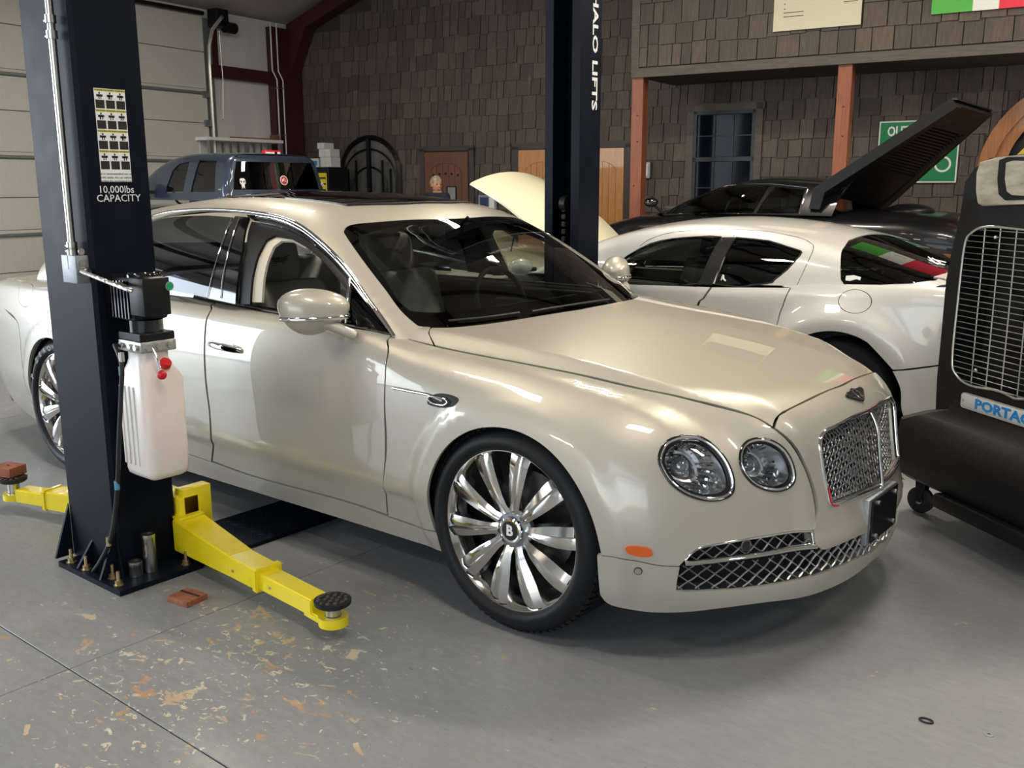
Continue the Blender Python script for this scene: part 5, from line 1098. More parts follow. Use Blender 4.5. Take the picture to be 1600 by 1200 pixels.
# power unit hanging on the side facing the saloon's nose
ux, uy = -1.335, -1.44
def uz(py, px=225): 
    return onplane([(px, py)], 1, uy)[0][2]
pu = bpy.data.objects.new('power_unit', None); COL.objects.link(pu); pu.parent = lift; pu.location = tuple(rel((ux, uy, 0)))
zt_m, zb_m = uz(424), uz(498)
MB().box((-.13, -.07, zb_m), (.055, .07, zt_m-.015), bev=.012).build('motor_casing', M['bplast'], pu, smooth=40)
for i in range(8): MB().box((-.125+.022*i, -.078, zb_m+.01), (-.118+.022*i, .078, zt_m-.03)).build('cooling_fin', M['gloss'], pu)
MB().lathe([(.0001, zt_m), (.06, zt_m), (.066, zt_m-.01), (.066, zt_m-.07), (.0001, zt_m-.07)], 28, Matrix.Translation((.02, 0, 0))).build('motor_cap', M['gloss'], pu, smooth=40)
zs0, zs1 = uz(434, 262), uz(492, 262); MB().box((.06, -.085, zs1), (.155, .02, zs0), bev=.003).build('switch_housing', M['bplast'], pu, smooth=30)
sc = planehit([(264, 447)], (ux+.1555, 0, 0), (1, 0, 0))[0]-np.array([ux, uy, 0])
MB().disc((.1555, sc[1], sc[2]), (1, 0, 0), .0165, .004, 24).build('button_ring', M['steel'], pu, smooth=40); MB().disc((.158, sc[1], sc[2]), (1, 0, 0), .0125, .004, 24).build('green_button', mat('green_button', (.01, .35, .12), .3, 0, .5), pu, smooth=40)
MB().lathe([(.0001, zb_m), (.062, zb_m), (.062, uz(520)), (.0001, uz(520))], 28, Matrix.Translation((.01, 0, 0))).build('motor_barrel', M['gloss'], pu, smooth=40)
MB().box((-.065, -.07, uz(528)), (.085, .07, uz(516)), bev=.004).build('flange', M['bplast'], pu)
M['alu'] = noise_col(mat('cast_aluminium', (.62, .62, .60), .35, .9), [(.35, .35, .34), (.75, .75, .73)], 25, bump=.4)
za, zc_ = uz(528), uz(545); MB().box((-.068, -.072, zc_), (.088, .072, za), bev=.005).build('valve_block', M['alu'], pu, smooth=30)
for y, x in ((-.045, .089), (.0, .089), (.045, .089)): MB().disc((x, y, (za+zc_)/2), (1, 0, 0), .014, .01, 6).build('valve_plug', M['steel'], pu)
for x in (-.04, .02, .06): MB().disc((x, -.073, (za+zc_)/2), (0, -1, 0), .012, .01, 6).build('valve_plug', M['steel'], pu)
M['tank'] = noise_col(mat('translucent_tank', (.80, .72, .68), .35, 0, .2, trans=.0), [(.80, .70, .66), (.86, .80, .76)], 6)
n_, l_, b_ = nt(M['tank']); b_.inputs['Subsurface Weight'].default_value = .5; b_.inputs['Subsurface Radius'].default_value = (.08, .04, .03); b_.inputs['Subsurface Scale'].default_value = .5
def rbox_loft(name, rings, m, par, n=6):
    """rings: (z, x0, x1, y0, y1, corner radius)"""
    mb = MB(); V = []; k = 4*(n+1)
    for z, x0, x1, y0, y1, r_ in rings:
        for q, (cx, cy) in enumerate(((x1-r_, y1-r_), (x0+r_, y1-r_), (x0+r_, y0+r_), (x1-r_, y0+r_))):
            for i in range(n+1): a = math.pi/2*(q+i/n); V.append((cx+r_*math.cos(a), cy+r_*math.sin(a), z))
    Fc = [(i*k+j, i*k+(j+1) % k, (i+1)*k+(j+1) % k, (i+1)*k+j) for i in range(len(rings)-1) for j in range(k)]
    Fc += [tuple(range(k))[::-1], tuple((len(rings)-1)*k+j for j in range(k))]; return mb.add(V, Fc).build(name, m, par, smooth=45)
z1_, z2_, z3_ = uz(545), uz(556), uz(735, 235); x0, x1, y0, y1 = -.075, .115, -.085, .085
rbox_loft('oil_tank', [(z3_, x0+.02, x1-.02, y0+.02, y1-.02, .02), (z3_+.012, x0+.005, x1-.005, y0+.005, y1-.005, .025), (z3_+.03, x0, x1, y0, y1, .03), (z2_-.075, x0, x1, y0, y1, .03), (z2_-.02, x0+.02, x1-.035, y0+.02, y1-.02, .035), (z2_-.0, x0+.02, x1-.04, y0+.025, y1-.025, .04), (z1_, x0+.02, x1-.04, y0+.025, y1-.025, .04)], M['tank'], pu)
for i in range(4): MB().box((-.06+.03*i, y0-.004, z3_+.05), (-.052+.03*i, y0+.004, z2_-.10), bev=.002).build('tank_rib', M['tank'], pu)
rc = planehit([(257, 571)], (ux+.085, 0, 0), (1, 0, 0))[0]-np.array([ux, uy, 0]); M['redp'] = mat('red_plastic', (.60, .008, .015), .35, 0, .3)
MB().lathe([(.0001, .022), (.020, .022), (.022, .016), (.022, 0)], 18, Matrix.Translation(tuple(rc)) @ Matrix.Rotation(R(40), 4, 'Y')).build('filler_cap', M['redp'], pu, smooth=40)
l0 = planehit([(240, 545)], (ux+.10, 0, 0), (1, 0, 0))[0]-np.array([ux, uy, 0]); l1 = planehit([(253, 586)], (ux+.145, 0, 0), (1, 0, 0))[0]-np.array([ux, uy, 0])
MB().tube([l0-np.array([.03, 0, -.02]), l0, l0*.45+l1*.55, l1], .005, 8).build('release_lever', M['chrome'], pu, smooth=60); MB().sphere(tuple(l1), .0175).build('lever_knob', M['redp'], pu, smooth=60)
# armoured cable between box and motor
a0 = rel(np.array([bxr+.005, LY0-.025, zb_+.045])); a3 = onplane([(150, 433), (175, 443), (205, 454), (232, 460)], 1, LY0-.10)
cb = crom([a0, a0+np.array([.03, -.02, .0])]+[rel(q) for q in a3[:3]]+[rel(np.array([ux-.0, uy-.085, a3[3][2]]))], 8); rr = np.where(np.arange(len(cb)) % 2, .0085, .0068)
MB().tube(cb, rr, 10).build('armoured_cable', M['steel'], lift)
MB().lathe([(.016, 0), (.016, .015), (.012, .02), (.012, .035)], 12, Matrix.Translation(tuple(a0)) @ Matrix.Rotation(R(90), 4, 'Y')).build('cable_gland', M['steel'], lift, smooth=40)
# hydraulic hose
hp_ = [np.array([ux-.06, uy-.09, uz(536)])-np.array([.0, .0, 0])]+[onplane([q], 1, y)[0] for q, y in (((190, 570), -1.56), ((189, 620), -1.575), ((186, 690), -1.585), ((184, 750), -1.585), ((180, 800), -1.585), ((172, 845), -1.60), ((158, 875), -1.60), ((146, 893), -1.60))]
MB().tube(crom([rel(q) for q in hp_], 6), .0085, 10).build('hydraulic_hose', M['rubber'], lift, smooth=60)
for q, y, m_ in (((190, 560), -1.555, M['steel']), ((190, 582), -1.56, mat('blue_band', (.08, .30, .45), .5)), ((183, 760), -1.587, mat('blue_band2', (.08, .30, .45), .5)), ((170, 848), -1.602, M['brass'])):
    c = rel(onplane([q], 1, y)[0]); MB().tube([c-np.array([0, 0, .012]), c+np.array([0, 0, .022])], .0098, 10).build('hose_band', m_, lift, smooth=60)
# warning label sheet on the side of the post
DP = LX1+.0012
def decal(name, px, m, off=0., par=lift, base=lc):
    P = planehit(px, (DP+off, 0, 0), (1, 0, 0))-base; return MB().prism(P, (0, 0, 0), (.0006, 0, 0)).build(name, m, par)
Q = planehit([(147, 137), (194.5, 141), (206, 284.5), (157.5, 284)], (DP, 0, 0), (1, 0, 0)); ya, yb_ = (Q[0][1]+Q[3][1])/2, (Q[1][1]+Q[2][1])/2; ztp, zbt = (Q[0][2]+Q[1][2])/2, (Q[2][2]+Q[3][2])/2
lab = lbox('warning_label', (DP-.001, ya, zbt), (DP+.0006, yb_, ztp), M['wht']); M['ylw'] = mat('yellow_print', (.75, .68, .06), .5)
wc = (yb_-ya)/3; gh_ = (ztp-zbt)*.87/4
for r_ in range(4):
    for c_ in range(3):
        y = ya+wc*c_; z = ztp-gh_*r_; e = .003; D = DP+.0008
        yb2 = lambda u: y+e+(wc-2*e)*u; zz = lambda v: z-gh_*v
        mb = MB(); mb.box(tuple(rel((DP, yb2(0), zz(.97)))), tuple(rel((D+.0002, yb2(1), zz(.56))))); mb.build('label_caption', M['blk'], lift)
        MB().box(tuple(rel((DP, yb2(0), zz(.14)))), tuple(rel((D, yb2(1), zz(.02))))).build('label_header', M['ylw'], lift)
        mb = MB(); rnd = random.Random(r_*3+c_); hx = yb2(.5); tz = zz(.35)
        mb.box(tuple(rel((DP, yb2(.15), tz-.004))), tuple(rel((D+.0001, yb2(.85), tz+.004)))); mb.box(tuple(rel((DP, yb2(.3+.1*rnd.random()), zz(.52)))), tuple(rel((D+.0001, yb2(.42+.1*rnd.random()), zz(.30)))))
        mb.box(tuple(rel((DP, yb2(.6), zz(.52)))), tuple(rel((D+.0001, yb2(.7), zz(.36))))); mb.box(tuple(rel((DP, yb2(.42), zz(.28)))), tuple(rel((D+.0001, yb2(.58), zz(.18))))); mb.build('pictogram', M['blk'], lift)
        text_mesh('label_word', 'WARNING', .0085, M['blk'], frame(rel((D+.0003, yb2(.55), zz(.08))), (0, 1, 0), (0, 0, 1)), lift, .0002)
for i, s_ in enumerate(('It is recommended not to', 'work under the car without', 'locking the mechanical lock')): text_mesh('label_text', s_, .0115, M['blk'], frame(rel((DP+.001, (ya+yb_)/2, ztp-gh_*4-.014-.013*i)), (0, 1, 0), (0, 0, 1)), lift, .0002)
for s_, px in (('10,000lbs', (182, 296.5)), ('CAPACITY', (186, 310))):
    c = planehit([px], (DP, 0, 0), (1, 0, 0))[0]; text_mesh('capacity_lettering', s_, .037, M['wht'], frame(rel(c), (0, 1, 0), (0, 0, 1)), lift, .0004, sx=1.0)
# far post of the pair
rp = planehit([(905, 250), (939, 250)], (-1.43, 0, 0), (1, 0, 0)); ry0, ry1 = rp[0][1], rp[1][1]
rx0 = onplane([(851, 300)], 1, ry0)[0][0]; print('far post', ry0, ry1, rx0)
post2 = column('lift_post', 'black lift post behind the saloon windscreen with vertical white lettering', rx0, -1.43, ry1, ry0); lc2 = np.array(post2.location); r2 = lambda P: np.array(P)-lc2
MB().box(r2((rx0-.05, ry0-.02, 0)), r2((-1.36, ry1+.08, .022))).build('base_plate', M['lift'], post2)
c1 = planehit([(933, 12)], (-1.428, 0, 0), (1, 0, 0))[0]; c2 = planehit([(926, 170)], (-1.428, 0, 0), (1, 0, 0))[0]
zm = (c1[2]+c2[2])/2; txt = text_mesh('brand_lettering', 'HALO LIFTS', .075, M['wht'], Matrix.Identity(4), post2, .0006, sx=1.35, bold=.002)
bbx = [v.co.x for v in txt.data.vertices]; sc_ = (c1[2]-c2[2]+.09)/(max(bbx)-min(bbx)); txt.data.transform(frame(r2((-1.4285, (c1[1]+c2[1])/2, zm+.04)), (0, 0, -1), (0, 1, 0)) @ Matrix.Diagonal((sc_, 1., 1, 1)))
ym = (ry0+ry1)/2
MB().tube([r2((-1.50, ry0+.03, .3)), r2((-1.50, ry0+.03, 3.7))], .009, 8).build('cable', M['steel'], post2)
ch = MB(); zc0, zc1 = .75, 1.38
for i in range(16): z = .72+.045*i; MB().box(r2((-1.575, ry0+.02, z)), r2((-1.545, ry0+.05, z+.034)), bev=.006).build('chain_link', M['iron'], post2)
MB().lathe([(.001, -.02), (.05, -.02), (.05, .02), (.001, .02)], 24, Matrix.Translation(tuple(r2((-1.56, ry0+.05, 1.40)))) @ Matrix.Rotation(R(90), 4, 'Y')).build('chain_pulley', M['iron'], post2, smooth=40)
MB().box(r2((rx0+.07, ry0-.0, .3)), r2((-1.50, ry0+.10, 1.15)), bev=.01).build('carriage', M['lift'], post2)
# cable cover plate across the bay
cv = ong([(335, 822), (372, 862), (527, 811), (450, 788)]); x0, x1 = cv[:, 0].min()+.0, (cv[1][0]+cv[2][0])/2
print('cover', cv)
t = thing('cable_cover', 'black chequer plate cable cover on the floor between the lift posts', 'cover', ((cv[0][0]+cv[1][0])/2, 0, 0)); hw = abs(cv[2][0]-cv[3][0])/2 if abs(cv[2][0]-cv[3][0]) > .1 else .2
hw = .19; MB().box((-hw, -1.27, .0), (hw, ry0-.03, .018), bev=.004).build('plate', M['lift'], t)
tm = mesh('tread_mark', [(-.016, 0, 0), (0, -.004, 0), (.016, 0, 0), (0, .004, 0), (0, 0, .002)], [(0, 1, 4), (1, 2, 4), (2, 3, 4), (3, 0, 4)]); tm.materials.append(M['iron'])
mk = MB()
for i in range(46):
    for j in range(12):
        x = -hw+.02+j*.032; y = -1.25+i*.05+(.025 if j % 2 else 0); a = R(45 if (i+j) % 2 else -45); ca, sa = math.cos(a), math.sin(a); mk.add([(x+ca*u-sa*v, y+sa*u+ca*v, .018+w) for u, v, w in ((-.016, 0, 0), (0, -.004, 0), (.016, 0, 0), (0, .004, 0), (0, 0, .0022))], [(0, 1, 4), (1, 2, 4), (2, 3, 4), (3, 0, 4)])
o = mk.build('tread_pattern', M['lift'], t); o['kind'] = 'stuff'
# carriage and swing arms
arms = bpy.data.objects.new('carriage', None); COL.objects.link(arms); arms.parent = lift
def beam(P0, P1, w0, w1, h0, h1, z, name, par, m=M['yellow'], zb=None):
    """tapered box beam from P0 to P1 (ground plan), heights h, bottom z"""
    P0 = np.array(P0[:2]); P1 = np.array(P1[:2]); d = (P1-P0)/np.linalg.norm(P1-P0); n = np.array([-d[1], d[0]]); V = []
    for P, w, h in ((P0, w0, h0), (P1, w1, h1)):
        for s_, zz in ((-1, z), (1, z), (1, z+h), (-1, z+h)): q = P+n*s_*w/2; V.append((q[0]-lc[0], q[1]-lc[1], zz))
    bm = bmesh.new(); vs = [bm.verts.new(v) for v in V]
    for f in ((0, 1, 2, 3), (7, 6, 5, 4), (0, 4, 5, 1), (1, 5, 6, 2), (2, 6, 7, 3), (3, 7, 4, 0)): bm.faces.new([vs[i] for i in f])
    bmesh.ops.recalc_face_normals(bm, faces=bm.faces); bmesh.ops.bevel(bm, geom=list(bm.edges), offset=.005, segments=2, affect='EDGES'); me = bpy.data.meshes.new(name); bm.to_mesh(me); bm.free(); me.shade_smooth(); me.set_sharp_from_angle(angle=R(40)); return link(name, me, m, par), d, n
lbox('carriage_plate', (-1.50, -1.27, .05), (-1.44, -1.14, .30), M['yellow'], .004, arms)
lbox('carriage_bracket', (-1.78, -1.29, .05), (-1.44, -1.20, .27), M['yellow'], .004, arms)
piv = ong([(288, 803)], .19)[0]; tip = ong([(521, 966)], .065)[0]; print('piv', piv, tip)
arm1 = bpy.data.objects.new('swing_arm', None); COL.objects.link(arm1); arm1.parent = lift
dv = (tip-piv)[:2]; Ld = np.linalg.norm(dv); u = dv/Ld; P = lambda s: piv[:2]+u*s
beam(P(.02), P(Ld*.42), .13, .105, .135, .085, .055, 'outer_beam', arm1)
beam(P(Ld*.38), P(Ld*.60), .105, .10, .085, .08, .055, 'outer_beam', arm1)
beam(P(Ld*.585), P(Ld*.615), .115, .115, .092, .092, .050, 'beam_collar', arm1)
beam(P(Ld*.55), P(Ld*.93), .082, .08, .066, .062, .058, 'inner_beam', arm1)
MB().box((piv[0]-.06-lc[0], piv[1]-.055-lc[1], .185), (piv[0]+.06-lc[0], piv[1]+.055-lc[1], .197), bev=.004).build('pivot_plate', M['yellow'], arm1); MB().disc(rel((piv[0], piv[1], .197)), (0, 0, 1), .026, .016, 24).build('pivot_pin', M['steel'], arm1, smooth=40)
MB().box((piv[0]-.06-lc[0], piv[1]-.055-lc[1], .045), (piv[0]+.06-lc[0], piv[1]+.055-lc[1], .057), bev=.004).build('pivot_plate', M['yellow'], arm1)
beam(P(Ld*.88), P(Ld*.985), .078, .085, .028, .026, .047, 'cup_yoke', arm1)
MB().disc(rel((tip[0], tip[1], .045)), (0, 0, 1), .052, .032, 32).build('pad_cup', M['yellow'], arm1, smooth=40)
MB().lathe([(.03, .07), (.03, .078), (.026, .08), (.026, .115), (.0001, .115)], 24, Matrix.Translation((tip[0]-lc[0], tip[1]-lc[1], 0))).build('pad_screw', M['steel'], arm1, smooth=40)
def pad(c, z, par):
    pd = MB().lathe([(.0001, z), (.05, z), (.062, z+.008), (.064, z+.022), (.0001, z+.024)], 36, Matrix.Translation((c[0]-lc[0], c[1]-lc[1], 0))).build('lifting_pad', M['rubber'], par, smooth=40)
    for i in range(19):
        r_ = .0 if i == 0 else (.024 if i < 7 else .047); a = i*1.047+(.5 if i >= 7 else 0) if i < 7 else (i-7)*2*math.pi/12; mb = MB(); x, y = c[0]-lc[0]+r_*math.cos(a), c[1]-lc[1]+r_*math.sin(a)
        mb.lathe([(.0085, z+.022), (.0075, z+.028), (.0001, z+.029)], 6, Matrix.Translation((x, y, 0))).build('rubber_lug', M['padr'], pd)
M['padr'] = noise_col(mat('worn_rubber', (.05, .035, .03), .7), [(.02, .016, .015), (.10, .07, .06)], 60)
pad(tip, .112, arm1)
for s in (.45, .68): c = P(Ld*s); n = np.array([u[1], -u[0]]); MB().disc(rel((c[0]+n[0]*.053 if s < .5 else c[0]+n[0]*.042, c[1]+n[1]*.053 if s < .5 else c[1]+n[1]*.042, .09)), (n[0], n[1], 0), .006, .003, 10).build('arm_bolt', M['steel'], arm1)
tip2 = ong([(22, 768)], .10)[0]; piv2 = np.array([-1.80, -1.20, .19]); arm2 = bpy.data.objects.new('swing_arm', None); COL.objects.link(arm2); arm2.parent = lift
dv = (tip2-piv2)[:2]; Ld = np.linalg.norm(dv); u = dv/Ld; P = lambda s: piv2[:2]+u*s; print('arm2', tip2, Ld)
beam(P(.0), P(Ld*.70), .12, .105, .10, .085, .06, 'outer_beam', arm2); beam(P(Ld*.66), P(Ld*.94), .082, .08, .066, .062, .065, 'inner_beam', arm2); beam(P(Ld*.69), P(Ld*.72), .115, .115, .095, .095, .055, 'beam_collar', arm2)
MB().disc(rel((tip2[0], tip2[1], .065)), (0, 0, 1), .05, .03, 32).build('pad_cup', M['yellow'], arm2, smooth=40)
MB().lathe([(.03, .09), (.03, .098), (.026, .1), (.026, .15), (.0001, .15)], 24, Matrix.Translation((tip2[0]-lc[0], tip2[1]-lc[1], 0))).build('pad_screw', M['steel'], arm2, smooth=40); pad(tip2, .148, arm2)
M['block'] = noise_col(mat('red_brown_wood_block', (.30, .09, .045), .75), [(.20, .055, .03), (.36, .13, .07)], 18, stretch=(1, 4, 1))
t = thing('wood_block', 'reddish wooden block lying on the rubber pad of the far yellow arm', 'block', (tip2[0]-.035, tip2[1], .1775), R(20)); MB().box((-.06, -.05, 0), (.06, .05, .045), bev=.003).build('block_body', M['block'], t); MB().disc((0, 0, .045), (0, 0, 1), .008, .001, 10).build('screw_hole', M['blk'], t)
b_ = ong([(293, 938)])[0]; t = thing('wood_block', 'small reddish wooden block on the floor in front of the lift post', 'block', (b_[0], b_[1], 0), R(8)); MB().box((-.055, -.048, 0), (.055, .048, .022), bev=.002).build('block_body', M['block'], t); MB().box((-.05, .008, .0215), (.05, .02, .0228)).build('dark_stain', M['blk'], t)
b_ = ong([(1447, 1127)])[0]; t = thing('rubber_ring', 'small flat black rubber ring on the floor at the lower right', 'ring', (b_[0], b_[1], .003)); MB().tube([(.018*math.cos(a), .012*math.sin(a), 0) for a in np.linspace(0, 6.283, 24)[:-1]], .003, 6, closed=True).build('ring', M['rubber'], t, smooth=50)
b_ = ong([(1545, 1148)])[0]; t = thing('washer', 'small dull round washer on the floor at the lower right corner', 'washer', (b_[0], b_[1], .0)); MB().lathe([(.005, 0), (.013, 0), (.013, .002), (.005, .002)], 18).build('washer_body', M['galv'], t)
# ================================================================ evaporative cooler (right edge)
CO = np.array([.95, 1.0, 0]); CXA = np.array([.79, -.61, 0])/np.linalg.norm([.79, -.61]); CN = np.array([-.61, -.79, 0])/np.linalg.norm([.61, .79])
crz = math.atan2(CXA[1], CXA[0]); cool = thing('evaporative_cooler', 'big black evaporative cooler on castors with wire grille at the right edge', 'cooler', CO+CXA*.27, crz)
def cl_(px, d=0.): # pixel -> (s, z) on the front plane, s from the centre line; local y points back
    X = planehit(px, CO+CN*d, CN)-CO; return np.c_[X @ CXA-.27, X[:, 2]]
M['cplast'] = noise_col(mat('charcoal_rotomoulded_plastic', (.012, .012, .014), .5, spec=.3), [(.004, .004, .005), (.008, .008, .009)], 30, bump=.15)
def cprism(poly, y0, y1, name, m, mirrored=True, bev=.0, par=None):
    P = [tuple(p) for p in poly]; 
    if mirrored: P = P+[(-x, z) for x, z in P[::-1]]
    mb = MB().prism([(x, y0, z) for x, z in P], (0, 0, 0), (0, y1-y0, 0))
    if bev:
        bm = bmesh.new(); me = bpy.data.meshes.new('t'); me.from_pydata(mb.v, [], mb.f); bm.from_mesh(me); bmesh.ops.recalc_face_normals(bm, faces=bm.faces); bmesh.ops.dissolve_limit(bm, angle_limit=R(2), verts=bm.verts, edges=bm.edges)
        ed = [e for e in bm.edges if abs(e.verts[0].co.y-e.verts[1].co.y) < 1e-5]; bmesh.ops.bevel(bm, geom=ed, offset=bev, segments=3, profile=.5, affect='EDGES'); me2 = bpy.data.meshes.new(name); bm.to_mesh(me2); bm.free(); me2.shade_smooth(); me2.set_sharp_from_angle(angle=R(40)); return link(name, me2, m, par or cool)
    return mb.build(name, m, par or cool)
prof = cl_([(1600, 238), (1547, 247), (1524, 262), (1508, 284), (1501, 334), (1486, 397), (1478, 440), (1471, 520), (1464, 590)]); prof[0][0] = 0.
prof = np.r_[prof, [[prof[-1][0]+.01, .52]]]
# front frame with grille opening
gro = cl_([(1600, 357), (1545, 352), (1518, 362), (1507, 385), (1497, 470), (1488, 560), (1493, 585), (1515, 603), (1560, 612)]); gro[0][0] = -.0; gro = np.r_[gro, [[0, gro[-1][1]-.012]]]
full = np.r_[prof, (prof*[-1, 1])[::-1][:-1]]; gfull = np.r_[crom(gro, 4), (crom(gro, 4)*[-1, 1])[::-1][1:-1]]; gfull = gfull[np.r_[True, np.linalg.norm(np.diff(gfull, axis=0), axis=1) > 1e-4]]
v, f = tri2d(full, [gfull], .12); mb = MB(); mb.add([(x, 0, z) for x, z in v], [tuple(t) for t in f]); 
n = len(full); b = len(mb.v); mb.add([(x, 0, z) for x, z in full]+[(x, .62, z) for x, z in full], [(i, (i+1) % n, n+(i+1) % n, n+i) for i in range(n)]+[tuple(range(n, 2*n))])
n = len(gfull); mb.add([(x, 0, z) for x, z in gfull]+[(x, .16, z) for x, z in gfull], [(i, (i+1) % n, n+(i+1) % n, n+i) for i in range(n)])
mb.build('housing', M['cplast'], cool, smooth=35)
cprism(gfull, .15, .16, 'fan_shroud', M['dark'], False)
G = gfull*.985+gfull.mean(0)*.015; MB().tube([(x, -.004, z) for x, z in G], .006, 8, closed=True).build('grille_rim', M['steel'], cool, smooth=60)
zs = np.arange(gfull[:, 1].min()+.02, gfull[:, 1].max()-.01, .0245); wires = 0
for z in zs:
    xs_ = []; m = len(G)
    for i in range(m):
        a, b = G[i], G[(i+1) % m]
        if (a[1] > z) != (b[1] > z): xs_.append(a[0]+(b[0]-a[0])*(z-a[1])/(b[1]-a[1]))
    if len(xs_) >= 2: MB().tube([(min(xs_), 0, z), (0, -.012, z), (max(xs_), 0, z)], .0019, 5).build('grille_wire', M['steel'], cool)
for x in np.arange(-.267, .30, .089):
    zz = []; m = len(G)
    for i in range(m):
        a, b = G[i], G[(i+1) % m]
        if (a[0] > x) != (b[0] > x): zz.append(a[1]+(b[1]-a[1])*(x-a[0])/(b[0]-a[0]))
    if len(zz) >= 2: MB().tube([(x, .006, min(zz)), (x, .002, max(zz))], .0026, 6).build('grille_stay', M['steel'], cool)
fh = MB().lathe([(.0001, -.03), (.09, -.03), (.10, 0), (.10, .04)], 24, Matrix.Translation((0, .12, 1.0)) @ Matrix.Rotation(R(90), 4, 'X')).build('fan_hub', M['cplast'], cool, smooth=40)
for i in range(5):
    a = i*2*math.pi/5; MB().add([tuple(Matrix.Rotation(a, 3, 'Y') @ Vector(q)) for q in ((.08, .0, -.03), (.08, .04, .05), (.27, .035, .09), (.28, 0, -.05))], [(0, 1, 2, 3)]).build('fan_blade', M['cplast'], cool, loc=(0, .10, 1.0))
for px in ((1559, 371), (1528, 578)):
    q = cl_([px])[0]; MB().sphere((q[0], -.01, q[1]), .008).build('grille_screw', M['steel'], cool, smooth=60)
# dusty control housing at the top
M['dust'] = noise_col(mat('dust_covered_plastic', (.35, .32, .25), .8), [(.24, .22, .17), (.46, .42, .33)], 9, stretch=(1, 1, 3))
cp = cl_([(1600, 241), (1566, 246), (1542, 253), (1536, 270), (1535, 300), (1538, 318), (1545, 322), (1600, 318)], .0); cp[0][0] = 0; cp[-1][0] = 0
cprism(cp, -.035, .02, 'control_fascia', M['dust'], True, .008)
cp2 = cl_([(1600, 245), (1575, 245.5), (1563, 250), (1560, 280), (1562, 304), (1572, 313), (1600, 312)], .035); cp2[0][0] = 0; cp2[-1][0] = 0
cprism(cp2, -.042, -.034, 'control_recess', M['cplast'], True, .003); cp3 = cl_([(1600, 251), (1586, 251), (1575, 254), (1573, 280), (1576, 299), (1584, 305), (1600, 306)], .04); cp3[0][0] = 0; cp3[-1][0] = 0
cprism(cp3, -.050, -.04, 'control_panel', M['dust'], True, .002)
ear = cl_([(1480, 432), (1464, 438), (1463, 490), (1471, 502), (1478, 500)]); 
for s_ in (1, -1): MB().prism([(s_*x, .10, z) for x, z in ear], (0, 0, 0), (0, .3, 0)).build('side_handle', M['cplast'], cool)
# lower tank with flared base
def ringc(px, y): return cl_(px, -y)
tp = prof[-1]; 
tank = [(prof[-1][0]-.0, .52, 0., .62), (-.345-.0, .50, -.01, .64)]
bl0 = cl_([(1462, 600), (1413, 650), (1413, 720), (1425, 742)])
rings = []
for z, hwid, y0, y1 in ((.60, .40, .0, .62), (.545, .42, -.01, .64), (.50, .55, -.05, .70), (.46, .63, -.09, .74), (.30, .66, -.10, .76), (.215, .64, -.09, .75), (.19, .60, -.06, .72)): rings.append((z, -hwid, hwid, y0, y1, .07))
rbox_loft('water_tank', rings, M['cplast'], cool)
MB().box((-.30, -.115, .13), (.32, .5, .20), bev=.02).build('skid', M['cplast'], cool, smooth=40)
pq = cl_([(1508, 613), (1508, 638)], .0); MB().box((pq[0][0], -.022, pq[0][1]-.062), (-pq[0][0], -.004, pq[0][1]+.004), bev=.014).build('name_plate', mat('plate_grey', (.52, .53, .52), .4), cool, smooth=40)
nt_ = text_mesh('name_lettering', 'PORTACOOL', .056, mat('blue_lettering', (.01, .20, .55), .4), Matrix.Identity(4), cool, .0008, 'LEFT', 1.0, 1.0, .0022); L0 = cl_([(1523, 630)], .022)[0]; bb = [v.co.x for v in nt_.data.vertices]
e1 = cl_([(1583, 640)], .022)[0]; k_ = (abs(pq[0][0])*2-.09)/(max(bb)-min(bb)); nt_.data.transform(frame((L0[0], -.0225, pq[0][1]-.030), (1, 0, 0), (0, 0, 1)) @ Matrix.Diagonal((k_, 1, 1, 1)))
MB().disc((pq[0][0]+.02, -.022, pq[0][1]-.028), (0, -1, 0), .004, .002, 10).build('rivet', M['steel'], cool)
cc = ong([(1437, 800)])[0]; q = cc-CO; cs = q @ CXA-.27; cy_ = -(q @ CN)
for k, (x, y) in enumerate(((cs, cy_), (-cs, cy_), (cs, .62), (-cs, .62))):
    ca = bpy.data.objects.new('castor', None); COL.objects.link(ca); ca.parent = cool; ca.location = (x, y, 0); ca.rotation_euler = (0, 0, R(25))
    MB().lathe([(.02, -.016), (.056, -.016), (.062, -.011), (.062, .011), (.056, .016), (.02, .016)], 32, Matrix.Translation((0, 0, .062)) @ Matrix.Rotation(R(90), 4, 'X')).build('castor_wheel', M['rubber'], ca, smooth=40)
    MB().lathe([(.0001, -.019), (.018, -.019), (.018, .019), (.0001, .019)], 16, Matrix.Translation((0, 0, .062)) @ Matrix.Rotation(R(90), 4, 'X')).build('castor_hub', M['steel'], ca, smooth=40)
    for s_ in (-1, 1): MB().prism([(-.014, s_*.024, .055), (.014, s_*.024, .055), (.03, s_*.024, .17), (-.02, s_*.024, .17)], (0, -.002, 0), (0, .002, 0)).build('castor_fork', M['iron'], ca)
    MB().box((-.04, -.035, .165), (.04, .035, .20)).build('castor_mount', M['iron'], ca)
